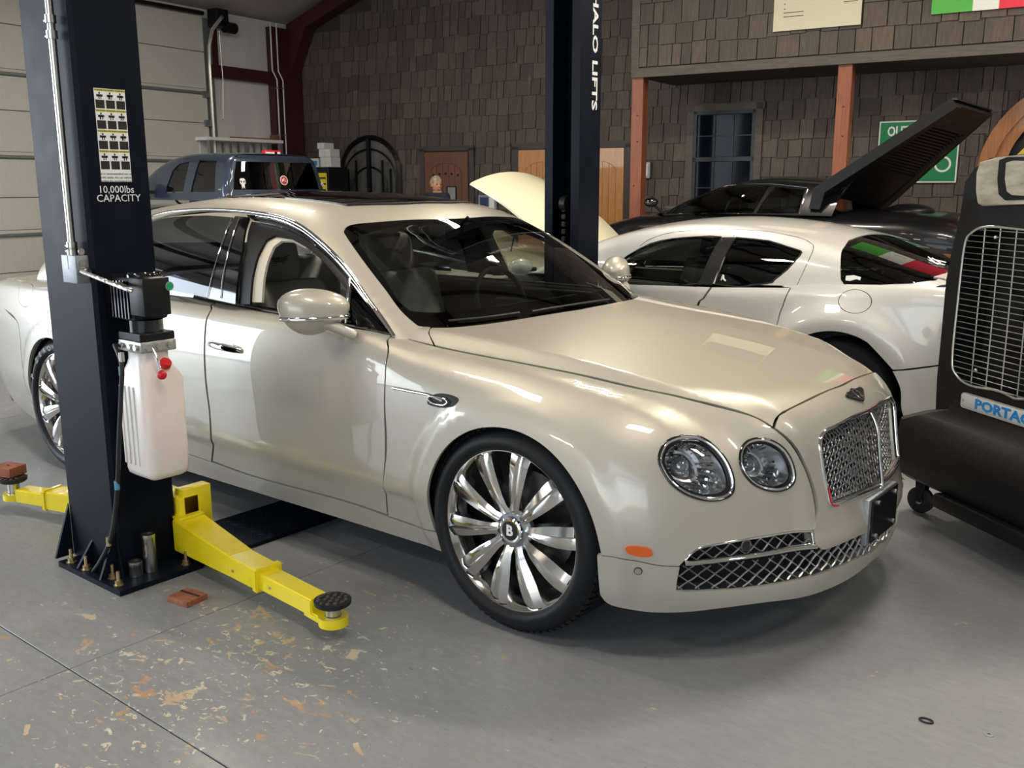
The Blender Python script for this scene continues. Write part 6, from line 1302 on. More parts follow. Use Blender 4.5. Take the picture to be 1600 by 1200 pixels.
# ================================================================ white coupe behind the bonnet (faces the other way)
YC2 = 2.885
_w2 = CS([-3.6, -3.4, -3.1, -2.7, -2.2, -1.2, -.5, 0, .4, .7, .86], [.50, .68, .80, .85, .845, .845, .855, .865, .83, .72, .56])
_d2 = CS([.12, .2, .35, .5, .65, .8, .92, 1.0, 1.1], [.11, .075, .03, .008, 0, .008, .03, .065, .13])
_t2 = CS([-3.6, -3.3, -2.9, -2.5, -2.0, -1.2, -.6, -.1, .3, .65, .86], [.58, .72, .82, .88, .915, .925, .945, .985, 1.01, 1.0, .95])
_r2 = CS([-2.75, -2.4, -2.05, -1.7, -1.35, -1.0, -.6, -.2, .2, .5, .75], [.80, .94, 1.085, 1.205, 1.275, 1.30, 1.28, 1.215, 1.11, 1.03, .95])
_g2 = CS([.85, .95, 1.05, 1.18, 1.28, 1.36, 1.5], [.83, .80, .765, .69, .585, .42, .1])
def coupe_body(P):
    x, y, z = P[:, 0], np.abs(P[:, 1]-YC2), P[:, 2]
    d = y-_w2(x)+_d2(z)
    for cx in (0.0, -2.70): rr = np.hypot(x-cx, z-.33); d = d-.050*np.exp(-((rr-.42)/.095)**2)*sstep((z-.12)/.15)
    g = smax(d, z-_t2(x)+.03*(y/.8)**2, .07); g = smax(g, x-.87+.18*(y/.8)**2+.2*np.abs(z-.6)**2, .12); return smax(smax(g, -3.58-x+.35*(y/.8)**2, .12), .13-z, .02)
def coupe_top(P):
    x, y, z = P[:, 0], np.abs(P[:, 1]-YC2), P[:, 2]
    return smax(y-_g2(z)+.05*np.clip(x+.9, 0, 3)**2*.5+.03*np.clip(-1.6-x, 0, 3)**2, smax(z-_r2(x)+.045*(y/.6)**2, .74-z, .02), .09)
WB = Shell(lambda P: smin(coupe_body(P), coupe_top(P), .03), (-1.2, YC2, .5), .55, far=3.4)
WG = Shell(coupe_top, (-1.2, YC2, .5), .80, far=3.4)
coupe = thing('car', 'pearl white two-door coupe parked behind the champagne saloon bonnet', 'car')
def wp(pr, px, sh=WB): return sh.par(pr, sh.pix(px))
RA = [(.372*math.cos(R(a)), .33+.372*math.sin(R(a))) for a in np.linspace(180-14, 8, 22)]; RAf = [(-2.70+.36*math.cos(R(a)), .33+.36*math.sin(R(a))) for a in np.linspace(188, -8, 22)]
fuel = [(1336+26.5*math.cos(a), 471+19*math.sin(a)) for a in np.linspace(0, 6.283, 20)[:-1]]; fuel = wp('y', fuel)
sA = wp('y', [(1111, 449), (1100, 465), (1088, 486)]); sB = wp('y', [(1236, 450), (1224, 478), (1215, 507)])
zt2 = lambda x: float(_t2(x))-.055
fa = RAf; 
cu = lambda *s: segs(*s)
q = cu([(sB[-1][0], .24), tuple(sB[2]), tuple(sB[1]), tuple(sB[0])], [tuple(sB[0]), (-.35, zt2(-.35)+.02), (.0, zt2(0)+.02), (.45, zt2(.45)+.01), (.78, .93)], [(.78, .93), (.84, .70), (.83, .62)], [(.83, .62), (.5, .545), (.355, .53)], RA[::-1][3:], [RA[0], (-.37, .30), (sB[-1][0], .24)])
q = cu([(sB[-1][0]-.02, .26), tuple(sB[2]), tuple(sB[1]), tuple(sB[0])], [tuple(sB[0]), (-.35, zt2(-.35)+.02), (.0, zt2(0)+.02), (.45, zt2(.45)+.01), (.76, .945)], [(.76, .945), (.82, .75), (.80, .625)], [(.80, .625), (.55, .56), (.322, .515)], RA[::-1][7:], [RA[0], (-.40, .26), (sB[-1][0]-.02, .26)])
panel('rear_wing', WB, 'y', q, M['white'], coupe, holes=[crom(fuel, 2, True)], mirror=True, step=.04)
c = fuel.mean(0); panel('fuel_flap', WB, 'y', c+(crom(fuel, 2, True)-c)*.95, M['white'], coupe, step=.04)
panel('rear_door', WB, 'y', cu([(sA[-1][0]-.04, .26), tuple(sA[2]+[.008, 0]), tuple(sA[1]+[.008, 0]), tuple(sA[0]+[.008, 0])], [tuple(sA[0]+[.008, 0]), tuple(sB[0]-[.008, 0])], [tuple(sB[0]-[.008, 0]), tuple(sB[1]-[.008, 0]), tuple(sB[2]-[.008, 0]), (sB[-1][0]-.03, .26)]), M['white'], coupe, mirror=True, step=.05)
panel('front_door', WB, 'y', cu([(-2.30, .26), (-2.36, .6), (-2.30, zt2(-2.3))], [(-2.30, zt2(-2.3)), tuple(sA[0]-[.008, 0])], [tuple(sA[0]-[.008, 0]), tuple(sA[1]-[.008, 0]), tuple(sA[2]-[.008, 0]), (sA[-1][0]-.05, .26)]), M['white'], coupe, mirror=True, step=.06)
panel('front_wing', WB, 'y', cu([(-2.31, .26), (-2.37, .6), (-2.31, zt2(-2.3))][::-1], [(-2.31, .26), (-2.345, .29)], RAf[::-1][2:-2], [(-3.06, .30), (-3.45, .28), (-3.47, .55), (-3.3, .68), (-2.9, .76), (-2.31, zt2(-2.3))]), M['white'], coupe, mirror=True, step=.06)
panel('rear_bumper', WB, 'y', cu([(.322, .505), (.55, .55), (.80, .615)], [(.80, .615), (.80, .3), (.6, .18), (.40, .19)], RA[::-1][1:7][::-1][::-1] if False else [(.40, .19), (.372, .30), (.368, .40), (.345, .46), (.322, .505)]), M['white'], coupe, mirror=True, step=.05)
panel('sill', WB, 'y', cu([(-2.33, .25), (-1.2, .25), (-.41, .25)], [(-.41, .25), (-.36, .20), (-.40, .15), (-2.3, .15), (-2.33, .25)]), M['white'], coupe, mirror=True, step=.08)
zq = lambda a: np.array(a)+np.array([0, YC2])
panel('bonnet', WB, 'z', zq([(-3.5, -.5), (-3.2, -.66), (-2.6, -.74), (-2.6, .74), (-3.2, .66), (-3.5, .5), (-3.56, 0)]), M['white'], coupe, step=.09)
panel('boot_lid', WB, 'z', zq([(.42, -.60), (.70, -.56), (.78, 0), (.70, .56), (.42, .60), (.52, 0)]), M['white'], coupe, step=.08)
panel('rear_panel', WB, 'x', [(YC2-.60, .25), (YC2+.60, .25), (YC2+.60, .86), (YC2-.60, .86)], M['white'], coupe, step=.09)
panel('front_bumper', WB, 'X', [(YC2-.62, .25), (YC2+.62, .25), (YC2+.60, .56), (YC2-.60, .56)], M['white'], coupe, step=.09)
for s_ in (-1, 1): panel('shoulder', WB, 'c', np.array([(x, s_*yy) for x, yy in [tuple(v) for v in wp('c', [(1245, 446), (1320, 447), (1420, 446), (1462, 442)])*[1, -1]]+[tuple(v) for v in (WB.par('c', WB.at('z', zq([(.5, -.62), (.2, -.74), (-.3, -.79)])))*[1, -1])]]), M['white'], coupe, step=.05) if False else None
FG = [(960, 417), (980, 400), (1015, 381), (1050, 373), (1087, 370), (1127, 370), (1121, 388), (1091, 443), (1025, 444), (975, 444), (962, 435)]
RG = [(1150, 371), (1200, 376), (1232, 386), (1251, 392), (1250, 399), (1230, 421), (1210, 437), (1198, 443), (1117, 444)]
HG = [(1319, 443), (1315, 436), (1315, 412), (1318, 390), (1327, 376), (1350, 368), (1372, 365)]
fg = wp('c', FG, WG); rg2 = wp('c', RG, WG); hg = ctr(wp('c', HG, WG)); hb = wp('c', [(1319, 443), (1375, 443.5), (1425, 442), (1460, 438)], WG)
print('hatch', hg[-1], hb[-1])
hat = np.r_[hb[::-1], hg[1:], [(hg[-1][0]-.03, 0)], (hg*[1, -1])[1:][::-1], (hb*[1, -1])]; hat = hat[np.r_[True, np.linalg.norm(np.diff(hat, axis=0), axis=1) > 1e-3]]
panel('rear_glass', WG, 'c', hat, M['tint'], coupe, off=-.003, step=.06)
wsx = [(-2.56, 0), (-2.50, -.42), (-2.36, -.62), (-2.0, -.56), (-1.80, -.46), (-1.74, 0), (-1.80, .46), (-2.0, .56), (-2.36, .62), (-2.50, .42)]
wsc = WG.par('c', WG.at('z', zq(wsx)))
panel('windscreen', WG, 'c', wsc, M['glass'], coupe, off=-.003, step=.08)
e0 = WG.par('c', WG.at('y', [(-2.38, .89), (-1.2, .90), (-.3, .93), (.1, .95), (.45, .96)])); e1 = WG.par('c', WG.at('z', zq([(.60, -.45), (.63, 0)])))
oh = np.r_[e0, e1]; e2 = WG.par('c', WG.at('z', zq([(-2.62, -.55), (-2.68, 0)]))); oh = np.r_[e2[::-1][:1]*0+e2[1:2], e2[0:1], oh]; top_ = np.r_[oh, (oh*[1, -1])[::-1][1:-1]]
mm = lambda a: a*np.array([1, -1])
panel('roof', WG, 'c', top_, M['white'], coupe, holes=[inset(fg, -.006), mm(inset(fg, -.006))[::-1], inset(rg2, -.006), mm(inset(rg2, -.006))[::-1], inset(hat, -.006), inset(wsc, -.006)], step=.05)
panel('side_glass', WG, 'c', fg, M['glass'], coupe, off=-.006, step=.07, mirror=True); panel('side_glass', WG, 'c', rg2, M['tint'], coupe, off=-.006, step=.07, mirror=True)
panel('door_pillar', WG, 'c', wp('c', [(1127, 371), (1151, 371), (1113, 445), (1091, 445)], WG), M['bplast'], coupe, off=.002, step=.04, mirror=True)
for px, nm in ((FG+FG[:1], 'glass_seal'), (RG+RG[:1], 'glass_seal')): trim(nm, WG, px, .0045, M['rubber'], coupe, mirror=True, nseg=2, off=.0)
trim('roof_seam', WG, [(1111, 446), (1130, 400), (1152, 358)], .002, M['joint'], coupe, mirror=True, off=-.0005, nseg=4)
trim('roof_seam', WG, [(1000, 384), (1017, 373), (1050, 363), (1100, 359.5), (1152, 358.5), (1200, 361.5), (1225, 366), (1250, 371.5), (1266, 379), (1271, 388), (1260, 414), (1245, 446)], .002, M['joint'], coupe, mirror=True, off=-.0005, nseg=4)
st = wp('c', [(1321, 438), (1322, 431), (1334, 430), (1345, 433), (1344, 438), (1338, 436), (1328, 439)], WG); panel('shop_sticker', WG, 'c', st, M['wht'], coupe, off=.001, step=.03)
for i, (a, b) in enumerate((((1450, 402), (1460, 410)), ((1456, 404), (1470, 412)), ((1462, 407), (1478, 411)), ((1458, 411), (1476, 415)), ((1452, 407), (1466, 414)))): P_, N_ = shellpath(WG, [a, b], off=.003); MB().tube(P_, .004, 4).build('script_sticker', M['wht'], coupe)
P_, N_ = shellpath(WG, [(1127, 438), (1130, 430), (1131, 436), (1134, 439)], off=.002); MB().tube(P_, .005, 4).build('figure_sticker', M['wht'], coupe)
def simple_wheel(par, x, y, r, side, w=.22, rr=.23, n=5):
    wo = bpy.data.objects.new('wheel', None); COL.objects.link(wo); wo.parent = par; wo.location = (x, y, r) if not isinstance(x, tuple) else x; wo.rotation_euler = (R(90) if side < 0 else R(-90), 0, 0); h = w/2
    MB().lathe([(rr, -h), (r-.02, -h), (r, -h+.03), (r, h-.03), (r-.02, h), (rr+.01, h-.004), (rr, h-.02)], 48).build('tyre', M['tyre'], wo, smooth=45)
    MB().lathe([(rr, h-.02), (rr-.015, h-.03), (rr-.02, -h)], 40).build('rim', M['dchrome'], wo, smooth=45); MB().lathe([(rr-.02, h-.10), (.001, h-.10)], 30).build('brake_disc', M['brake'], wo)
    for i in range(n):
        Mx = Matrix.Rotation(i*2*math.pi/n, 4, 'Z'); MB().box((.03, -.03, h-.06), (rr-.01, .03, h-.03), Mx, bev=.006).build('spoke', M['dchrome'], wo)
    MB().lathe([(.05, h-.07), (.045, h-.025), (.0001, h-.02)], 20).build('hub_cap', M['dchrome'], wo, smooth=45); return wo
for x in (0., -2.70):
    for s_ in (-1, 1):
        simple_wheel(coupe, x, YC2+s_*.755, .325, s_)
        mb = MB(); V = []; Fc = []; A = np.linspace(0, math.pi, 16)
        for a in A:
            for yy in (.84, .5): V.append((x+.385*math.cos(a), YC2+s_*yy, .33+.385*math.sin(a)))
        Fc = [(2*i, 2*i+1, 2*i+3, 2*i+2) for i in range(15)]; b = len(V); V.append((x, YC2+s_*.5, .33)); Fc += [(b, 2*i+1, 2*i+3) for i in range(15)]; mb.add(V, Fc).build('wheel_well', M['dark'], coupe)
MB().box((-3.3, YC2-.5, .16), (.7, YC2+.5, .26)).build('underbody', M['dark'], coupe)
MB().box((-2.5, YC2-.74, .25), (.4, YC2+.74, .30)).build('cabin_floor', M['dark'], coupe); MB().box((-2.55, YC2-.72, .5), (-2.2, YC2+.72, .88), bev=.04).build('dashboard', M['dleather'], coupe); MB().box((-.45, YC2-.66, .3), (.5, YC2+.66, .90), bev=.03).build('parcel_shelf', M['dleather'], coupe)
for y in (-.36, .36):
    MB().box((-1.75, YC2+y-.24, .3), (-1.25, YC2+y+.24, .5), bev=.05).build('seat_cushion', M['dleather'], coupe); MB().box((-.07, -.24, 0), (.06, .24, .58), Matrix.Translation((-1.22, YC2+y, .48)) @ Matrix.Rotation(R(14), 4, 'Y'), bev=.05).build('seat_back', M['dleather'], coupe); MB().box((-.05, -.12, 0), (.05, .12, .16), Matrix.Translation((-1.07, YC2+y, 1.05)) @ Matrix.Rotation(R(14), 4, 'Y'), bev=.04).build('headrest', M['dleather'], coupe)
th = np.linspace(0, 6.283, 24)[:-1]; MB().tube([(-2.02+.05*math.sin(a), YC2-.38+.17*math.cos(a), .90+.16*math.sin(a)) for a in th], .014, 6, closed=True).build('steering_wheel', M['dleather'], coupe, smooth=60)
for s_ in (-1, 1): MB().sphere((-2.20, YC2+s_*.98, .96), .07, .10, .06).build('door_mirror', M['white'], coupe, smooth=60); MB().box((-2.24, YC2+s_*.88-.05, .92), (-2.17, YC2+s_*.88+.05, .95), bev=.01).build('mirror_foot', M['bplast'], coupe)
# ================================================================ generic lofted bodies
def loft(name, secs, m, par, n=24, cy=0., dz=0., smooth=50, p=3.2):
    """secs: (x, half width, z bottom, z top)"""
    V = []
    for x, w, z0, z1 in secs:
        for k in range(n): a = 2*math.pi*k/n; c, s = math.cos(a), math.sin(a); V.append((x, cy+w*math.copysign(abs(c)**(2/p), c), dz+(z0+z1)/2+(z1-z0)/2*math.copysign(abs(s)**(2/p), s)))
    Fc = [(i*n+k, i*n+(k+1) % n, (i+1)*n+(k+1) % n, (i+1)*n+k) for i in range(len(secs)-1) for k in range(n)]; Fc += [tuple(range(n))[::-1], tuple((len(secs)-1)*n+k for k in range(n))]
    return MB().add(V, Fc).build(name, m, par, smooth=smooth)
# ---- low black sports car with raised engine cover, standing on a ramp
YB3, DZ = 7.10, .42
_r3 = CS([-3.95, -3.55, -3.2, -2.9, -2.6, -2.3, -2.0, -1.75, -1.5], [1.16, 1.31, 1.45, 1.55, 1.59, 1.59, 1.57, 1.53, 1.40])
_g3 = CS([1.1, 1.2, 1.35, 1.5, 1.6, 1.7], [.84, .80, .72, .60, .45, .2])
def sport_top(P):
    x, y, z = P[:, 0], np.abs(P[:, 1]-YB3), P[:, 2]; return smax(smax(y-_g3(z)+.06*(x+2.3)**2*.5, z-_r3(x)+.03*(y/.6)**2, .06), x+1.62, .05)
KG = Shell(sport_top, (-2.5, YB3, 1.0), 1.1, far=2.6)
sport = thing('car', 'black low sports car with its slatted engine cover raised, before the dark window', 'car')
_w3 = [(-4.78, .45, .62, .90), (-4.7, .66, .56, 1.0), (-4.4, .82, .55, 1.10), (-4.0, .88, .55, 1.19), (-3.4, .88, .55, 1.235), (-2.6, .88, .55, 1.24), (-1.8, .89, .55, 1.25), (-1.0, .90, .55, 1.245), (-.6, .87, .56, 1.20), (-.42, .80, .6, 1.12), (-.38, .7, .66, 1.05)]
loft('body_shell', _w3, M['bpaint'], sport, 32, YB3, smooth=40, p=4)
kg = lambda px: KG.par('c', KG.pix(px))
fk = kg([(1047, 333), (1069, 320), (1095, 307), (1124, 297), (1150, 291.5), (1203, 290), (1190, 310), (1176, 333)]); rk = kg([(1182, 333), (1198, 308), (1212, 292), (1258, 297), (1252, 315), (1247, 333)])
wk = KG.par('c', KG.at('z', np.array([(-3.80, 0), (-3.70, -.50), (-3.0, -.46), (-2.93, 0), (-3.0, .46), (-3.70, .50)])+[0, YB3]))
ok_ = KG.par('c', KG.at('y', [(-3.72, 1.2), (-1.70, 1.2), (-1.68, 1.3)])); o2 = KG.par('c', KG.at('z', np.array([(-1.70, -.30), (-1.69, 0)])+[0, YB3])); o3 = KG.par('c', KG.at('z', np.array([(-3.93, 0), (-3.90, -.5)])+[0, YB3]))
hk = np.r_[o3, ok_, o2]; tk_ = np.r_[hk, mm(hk)[::-1][1:-1]]
panel('roof', KG, 'c', tk_, M['bpaint'], sport, holes=[inset(fk, -.004), mm(inset(fk, -.004))[::-1], inset(rk, -.004), mm(inset(rk, -.004))[::-1], inset(wk, -.004)], step=.06)
for pl_ in (fk, rk): panel('side_glass', KG, 'c', pl_, M['glass'], sport, off=-.004, step=.1, mirror=True)
panel('windscreen', KG, 'c', wk, M['glass'], sport, off=-.003, step=.1)
trim('window_trim', KG, [(1035, 335), (1069, 317), (1095, 304), (1124, 294), (1150, 288.5), (1203, 287), (1262, 293)], .008, M['gloss'], sport, mirror=True, nseg=3)
trim('window_trim', KG, [(1262, 295), (1255, 315), (1249, 334)], .007, M['chrome'], sport, mirror=True, nseg=3)
MB().box((-3.7, YB3-.7, 1.1), (-3.3, YB3+.7, 1.28), bev=.03).build('dashboard', M['dleather'], sport)
for y in (-.34, .34): MB().box((-.08, -.23, 0), (.08, .23, .50), Matrix.Translation((-2.3, YB3+y, 1.0)) @ Matrix.Rotation(R(15), 4, 'Y'), bev=.05).build('seat_back', M['dleather'], sport)
MB().tube([(-3.0+.05*math.sin(a), YB3-.34+.17*math.cos(a), 1.25+.15*math.sin(a)) for a in th], .013, 6, closed=True).build('steering_wheel', M['dleather'], sport, smooth=60)
mc = onplane([(1017, 316)], 1, YB3-.85)[0]; MB().sphere(tuple(mc), .09, .07, .055).build('door_mirror', M['gloss'], sport, smooth=60); MB().tube([mc, mc+np.array([.1, .1, -.12])], .015, 6).build('mirror_stalk', M['gloss'], sport)
n0, n1 = onplane([(1271, 294), (1487, 153)], 1, YB3-.80); f0, f1 = onplane([(1379, 321), (1546, 172)], 1, YB3+.80); print('lid', n0, n1, f0, f1)
lid = bpy.data.objects.new('engine_cover', None); COL.objects.link(lid); lid.parent = sport
f0[0], f1[0] = (n0[0]+f0[0])/2, (n1[0]+f1[0])/2; n0[0], n1[0] = f0[0], f1[0]; zz0, zz1 = (n0[2]+f0[2])/2, (n1[2]+f1[2])/2
n0, n1 = onplane([(1271, 294), (1487, 153)], 1, YB3-.80); f0, f1 = onplane([(1379, 321), (1546, 172)], 1, YB3+.80)
ly = (f1-n1)/np.linalg.norm(f1-n1); lx = (n1-n0); LL = np.linalg.norm(lx); lx /= LL; ln = np.cross(lx, ly); ln /= np.linalg.norm(ln); ln = -ln*np.sign(ln[2]); WL = np.linalg.norm(f1-n1)
lp = lambda u, v, w=0.: n0+(n1-n0)*u+((f0-n0)*(1-u)+(f1-n1)*u)*v+ln*w
def lbeam(a, b, w, m_, nm): MB().tube([a, b], w, 4, flat=.6).build(nm, m_, lid)
MB().prism([lp(0, 0), lp(1, 0), lp(1, .10), lp(0, .10)], ln*0, ln*.10).build('side_rail', M['bsatin'], lid); MB().prism([lp(0, .90), lp(1, .90), lp(1, 1), lp(0, 1)], ln*0, ln*.06).build('side_rail', M['bsatin'], lid)
MB().prism([lp(0, .08), lp(.34, .08), lp(.34, .92), lp(0, .92)], ln*.0, ln*.05).build('solid_panel', M['bsatin'], lid); MB().prism([lp(.80, .08), lp(1, .08), lp(1, .92), lp(.80, .92)], ln*.0, ln*.08).build('tail_panel', M['bsatin'], lid)
MB().prism([lp(1, .0), lp(1.0, 1.0), lp(1.02, .98, .02), lp(1.02, .02, .02)], ln*0, ln*.02).build('spoiler_lip', M['bsatin'], lid)
for i in range(17): u = .35+.45*i/17; MB().prism([lp(u, .09), lp(u+.012, .09), lp(u+.012, .91), lp(u, .91)], ln*0, ln*.035).build('slat', M['bsatin'], lid)
for v in (.30, .5, .70): MB().prism([lp(.3, v-.012), lp(.84, v-.012), lp(.84, v+.012), lp(.3, v+.012)], ln*.0, -ln*.02).build('rib', M['bsatin'], lid)
for v in (.12, .88): p = lp(.35, v); MB().tube([p, (p[0]-.35, p[1], 1.24)], .014, 6).build('prop_strut', M['iron'], sport)
MB().prism([lp(.0, .0), lp(.12, .0), lp(.06, .0, 0)-np.array([0, 0, .26]), lp(-.03, .0, 0)-np.array([0, 0, .18])], (0, 0, 0), (0, .03, 0)).build('sail_panel', M['bsatin'], lid)
MB().sphere((-1.15, YB3-.1, 1.24), .24, .3, .08).build('air_cleaner', M['iron'], sport, smooth=60)
for x in (-4.0, -1.15):
    for s_ in (-1, 1): w = simple_wheel(sport, x, YB3+s_*.80, .32, s_); w.location.z = .32+DZ
rm = thing('car_ramp', 'black steel ramp rails carrying the black sports car', 'ramp', (-2.55, YB3, 0))
for s_ in (-1, 1):
    MB().box((-2.3, s_*.78-.22, DZ-.13), (2.2, s_*.78+.22, DZ-.001), bev=.01).build('runway', M['iron'], rm)
    for x in (-1.9, 0, 1.8): MB().box((x-.15, s_*.78-.16, 0), (x+.15, s_*.78+.16, DZ-.13), bev=.01).build('stand', M['iron'], rm)
# ---- cream car with its front-hinged bonnet up
YC4 = 5.30; cream = thing('car', 'cream vintage car half hidden behind the saloon with its bonnet raised', 'car')
loft('body_shell', [(-7.6, .35, .35, .7), (-7.4, .6, .28, .82), (-6.8, .70, .25, .90), (-6.0, .70, .25, .88), (-5.2, .70, .25, .86), (-4.6, .69, .25, .80), (-4.0, .64, .28, .74), (-3.75, .5, .33, .66), (-3.65, .35, .4, .6)], M['cream'], cream, 28, YC4, p=3)
loft('cabin', [(-7.0, .45, .8, .95), (-6.7, .52, .8, 1.12), (-6.2, .55, .8, 1.20), (-5.8, .53, .8, 1.15), (-5.35, .5, .8, .92)], M['cream'], cream, 24, YC4, p=3)
for x in (-6.8, -4.3):
    for s_ in (-1, 1): simple_wheel(cream, x, YC4+s_*.62, .31, s_)
a_, b_2 = onplane([(735, 286)], 1, YC4-.68)[0], onplane([(856, 284)], 1, YC4+.68)[0]; c_2 = onplane([(984, 386)], 1, YC4+.68)[0]; d_2 = c_2-(b_2-a_); print('bonnet', a_, b_2, c_2)
V = []; nu, nv = 16, 16; nrm = np.cross(c_2-b_2, a_-b_2); nrm /= np.linalg.norm(nrm); nrm *= np.sign(nrm[2])
for t in (0, 1):
    for i in range(nu+1):
        for j in range(nv+1):
            u, v = i/nu, j/nv; P = a_*(1-u)*(1-v)+b_2*(1-u)*v+c_2*u*v+d_2*u*(1-v); s_ = 4*v*(1-v); P = P+nrm*(.10*s_+.07*math.sin(math.pi*u)*1.)+(a_-d_2)/np.linalg.norm(a_-d_2)*(.06*s_)*(1-u) - nrm*.022*t; V.append(P)
m_ = (nu+1)*(nv+1); Fc = []
for i in range(nu):
    for j in range(nv): k = i*(nv+1)+j; Fc += [(k, k+1, k+nv+2, k+nv+1), (m_+k, m_+k+nv+1, m_+k+nv+2, m_+k+1)]
bd_ = [i*(nv+1) for i in range(nu+1)]+[nu*(nv+1)+j for j in range(1, nv+1)]+[i*(nv+1)+nv for i in range(nu-1, -1, -1)]+[j for j in range(nv-1, 0, -1)]
Fc += [(bd_[i], bd_[(i+1) % len(bd_)], m_+bd_[(i+1) % len(bd_)], m_+bd_[i]) for i in range(len(bd_))]
MB().add(V, Fc).build('bonnet', M['cream'], cream, smooth=50)
for p in (d_2, c_2): MB().tube([p+np.array([-.02, 0, -.02]), p+np.array([-.05, 0, -.28])], .02, 8).build('hinge', M['iron'], cream)
MB().tube([a_*.5+d_2*.5+np.array([0, .1, -.02]), (a_[0]*.5+d_2[0]*.5-.1, a_[1]+.1, .82)], .008, 6).build('bonnet_stay', M['iron'], cream)
# ---- slate blue pickup
YT = 3.10+.60; XR = -7.1
_rt = CS([-9.15, -8.9, -8.55, -8.2, -7.8, -7.4, -7.0], [1.42, 1.58, 1.78, 1.875, 1.89, 1.88, 1.85]); _gt = CS([1.2, 1.45, 1.65, 1.80, 1.86, 1.95], [.705, .70, .655, .60, .55, .4])
def cab_F(P):
    x, y, z = P[:, 0], np.abs(P[:, 1]-YT), P[:, 2]; return smax(smax(y-_gt(z), z-_rt(x)+.025*(y/.6)**2, .07), x-XR+.16*(z-1.45)+.05*(y/.6)**2, .06)
TG = Shell(cab_F, (-8.0, YT, 1.3), 1.2, far=2.6)
truck = thing('pickup', 'slate blue pickup truck behind the saloon roof with stickers on its rear window', 'pickup truck')
tg = lambda px: TG.par('c', TG.pix(px)); ty = lambda px: TG.par('y', TG.pix(px)); tx = lambda px: TG.par('x', TG.pix(px))
sf_ = tg([(238, 300), (246, 285), (263, 264), (280, 256), (297, 252), (291, 275), (286, 300)]); sr_ = tg([(312, 250), (339, 251), (336, 300), (298, 300)])
wt_ = TG.par('c', TG.at('z', np.array([(-9.0, 0), (-8.98, -.5), (-8.55, -.46), (-8.45, 0), (-8.55, .46), (-8.98, .5)])+[0, YT]))
h1 = np.r_[TG.par('c', TG.at('z', np.array([(-9.1, 0), (-9.1, -.5)])+[0, YT])), TG.par('c', TG.at('y', [(-9.08, 1.35), (-7.16, 1.35), (-7.17, 1.6), (-7.20, 1.75)])), TG.par('c', TG.at('z', np.array([(-7.22, -.45), (-7.21, 0)])+[0, YT]))]
panel('cab_skin', TG, 'c', np.r_[h1, mm(h1)[::-1][1:-1]], M['blue'], truck, holes=[sf_, mm(sf_)[::-1], sr_, mm(sr_)[::-1], wt_], step=.06)
for pl_ in (sf_, sr_): panel('side_glass', TG, 'c', pl_, M['glass'] if pl_ is sf_ else M['tint'], truck, off=-.01, step=.1, mirror=True)
panel('windscreen', TG, 'c', wt_, M['glass'], truck, off=-.004, step=.12)
rgx = tx([(376, 250), (417, 247), (487, 248), (509, 294), (376, 296)]); yl_, yr_ = rgx[:, 0].min(), 2*YT-rgx[:, 0].min(); zt3, zb3 = rgx[:, 1].max(), 1.44; print('truck glass', rgx)
outr = [(YT-.70, 1.30), (YT+.70, 1.30), (YT+.66, 1.6), (YT+.585, 1.80), (YT+.45, 1.845), (YT-.45, 1.845), (YT-.585, 1.80), (YT-.66, 1.6)]; inr = [(YT-.60, 1.47), (YT+.60, 1.47), (YT+.57, 1.62), (YT+.52, 1.775), (YT-.52, 1.775), (YT-.57, 1.62)]
panel('cab_back', TG, 'x', outr, M['blue'], truck, holes=[inr], step=.07)
for a, b in ((-.60, -.205), (-.19, .19), (.205, .60)): panel('rear_pane', TG, 'x', [(YT+a+.0, 1.475), (YT+b, 1.475), (YT+b*(.94 if b > .5 else 1), 1.772), (YT+a*(.90 if a < -.5 else 1), 1.772)], M['tint'], truck, off=-.004, step=.12)
def tbox(a, b, m_, nm, bev=.02): MB().box(a, b, bev=bev).build(nm, m_, truck, smooth=40)
lq = TG.pix([(413, 238.5), (450, 239)]); MB().box((-.05, 0, 0), (.025, lq[1][1]-lq[0][1], .06), Matrix.Translation((lq[0][0]+.0, lq[0][1], lq[0][2]-.025)), bev=.008).build('brake_lamp', M['red'], truck); 
for y_ in (.25, .6, .8): MB().box((lq[0][0]+.024, lq[0][1]+(lq[1][1]-lq[0][1])*y_-.05, lq[0][2]-.012), (lq[0][0]+.027, lq[0][1]+(lq[1][1]-lq[0][1])*y_+.03, lq[0][2]+.015)).build('lamp_lens', M['wht'], truck)
def disc_on(px, r_, m1, nm, kind=0):
    p = TG.pix([px])[0]; n = grad(TG.F, p[None])[0]; p = p+n*.008; Mx = frame(p, (0, 1, 0), np.cross(n, (0, 1, 0))*(1 if np.cross(n, (0, 1, 0))[2] > 0 else -1))
    if kind == 0:
        MB().disc(p, n, r_, .001, 20).build(nm, M['wht'], truck); MB().disc(p+n*.0012, n, r_*.86, .001, 20).build(nm+'_field', m1, truck); MB().tube([p+n*.003+np.array([0, -r_*.5, -r_*.3]), p+n*.003+np.array([0, 0, r_*.4]), p+n*.003+np.array([0, r_*.5, -r_*.3]), p+n*.003+np.array([0, -r_*.5, r_*.1])], .006, 4).build(nm+'_mark', M['wht'], truck)
    else:
        MB().prism([Mx @ Vector((x*r_, y*r_, 0)) for x, y in ((-.8, 1), (-.4, 1.3), (.4, 1.3), (.8, 1), (.8, .1), (.45, -.3), (.4, -1.4), (.15, -.6), (0, -1.3), (-.15, -.6), (-.4, -1.4), (-.45, -.3), (-.8, .1))], (0, 0, 0), n*.001).build(nm, M['wht'], truck)
        for s_ in (-1, 1): MB().prism([Mx @ Vector((x*r_, y*r_, .0015)) for x, y in ((s_*.15, .2), (s_*.6, .35), (s_*.6, .75), (s_*.2, .55))], (0, 0, 0), n*.001).build('skull_eye', M['blk'], truck)
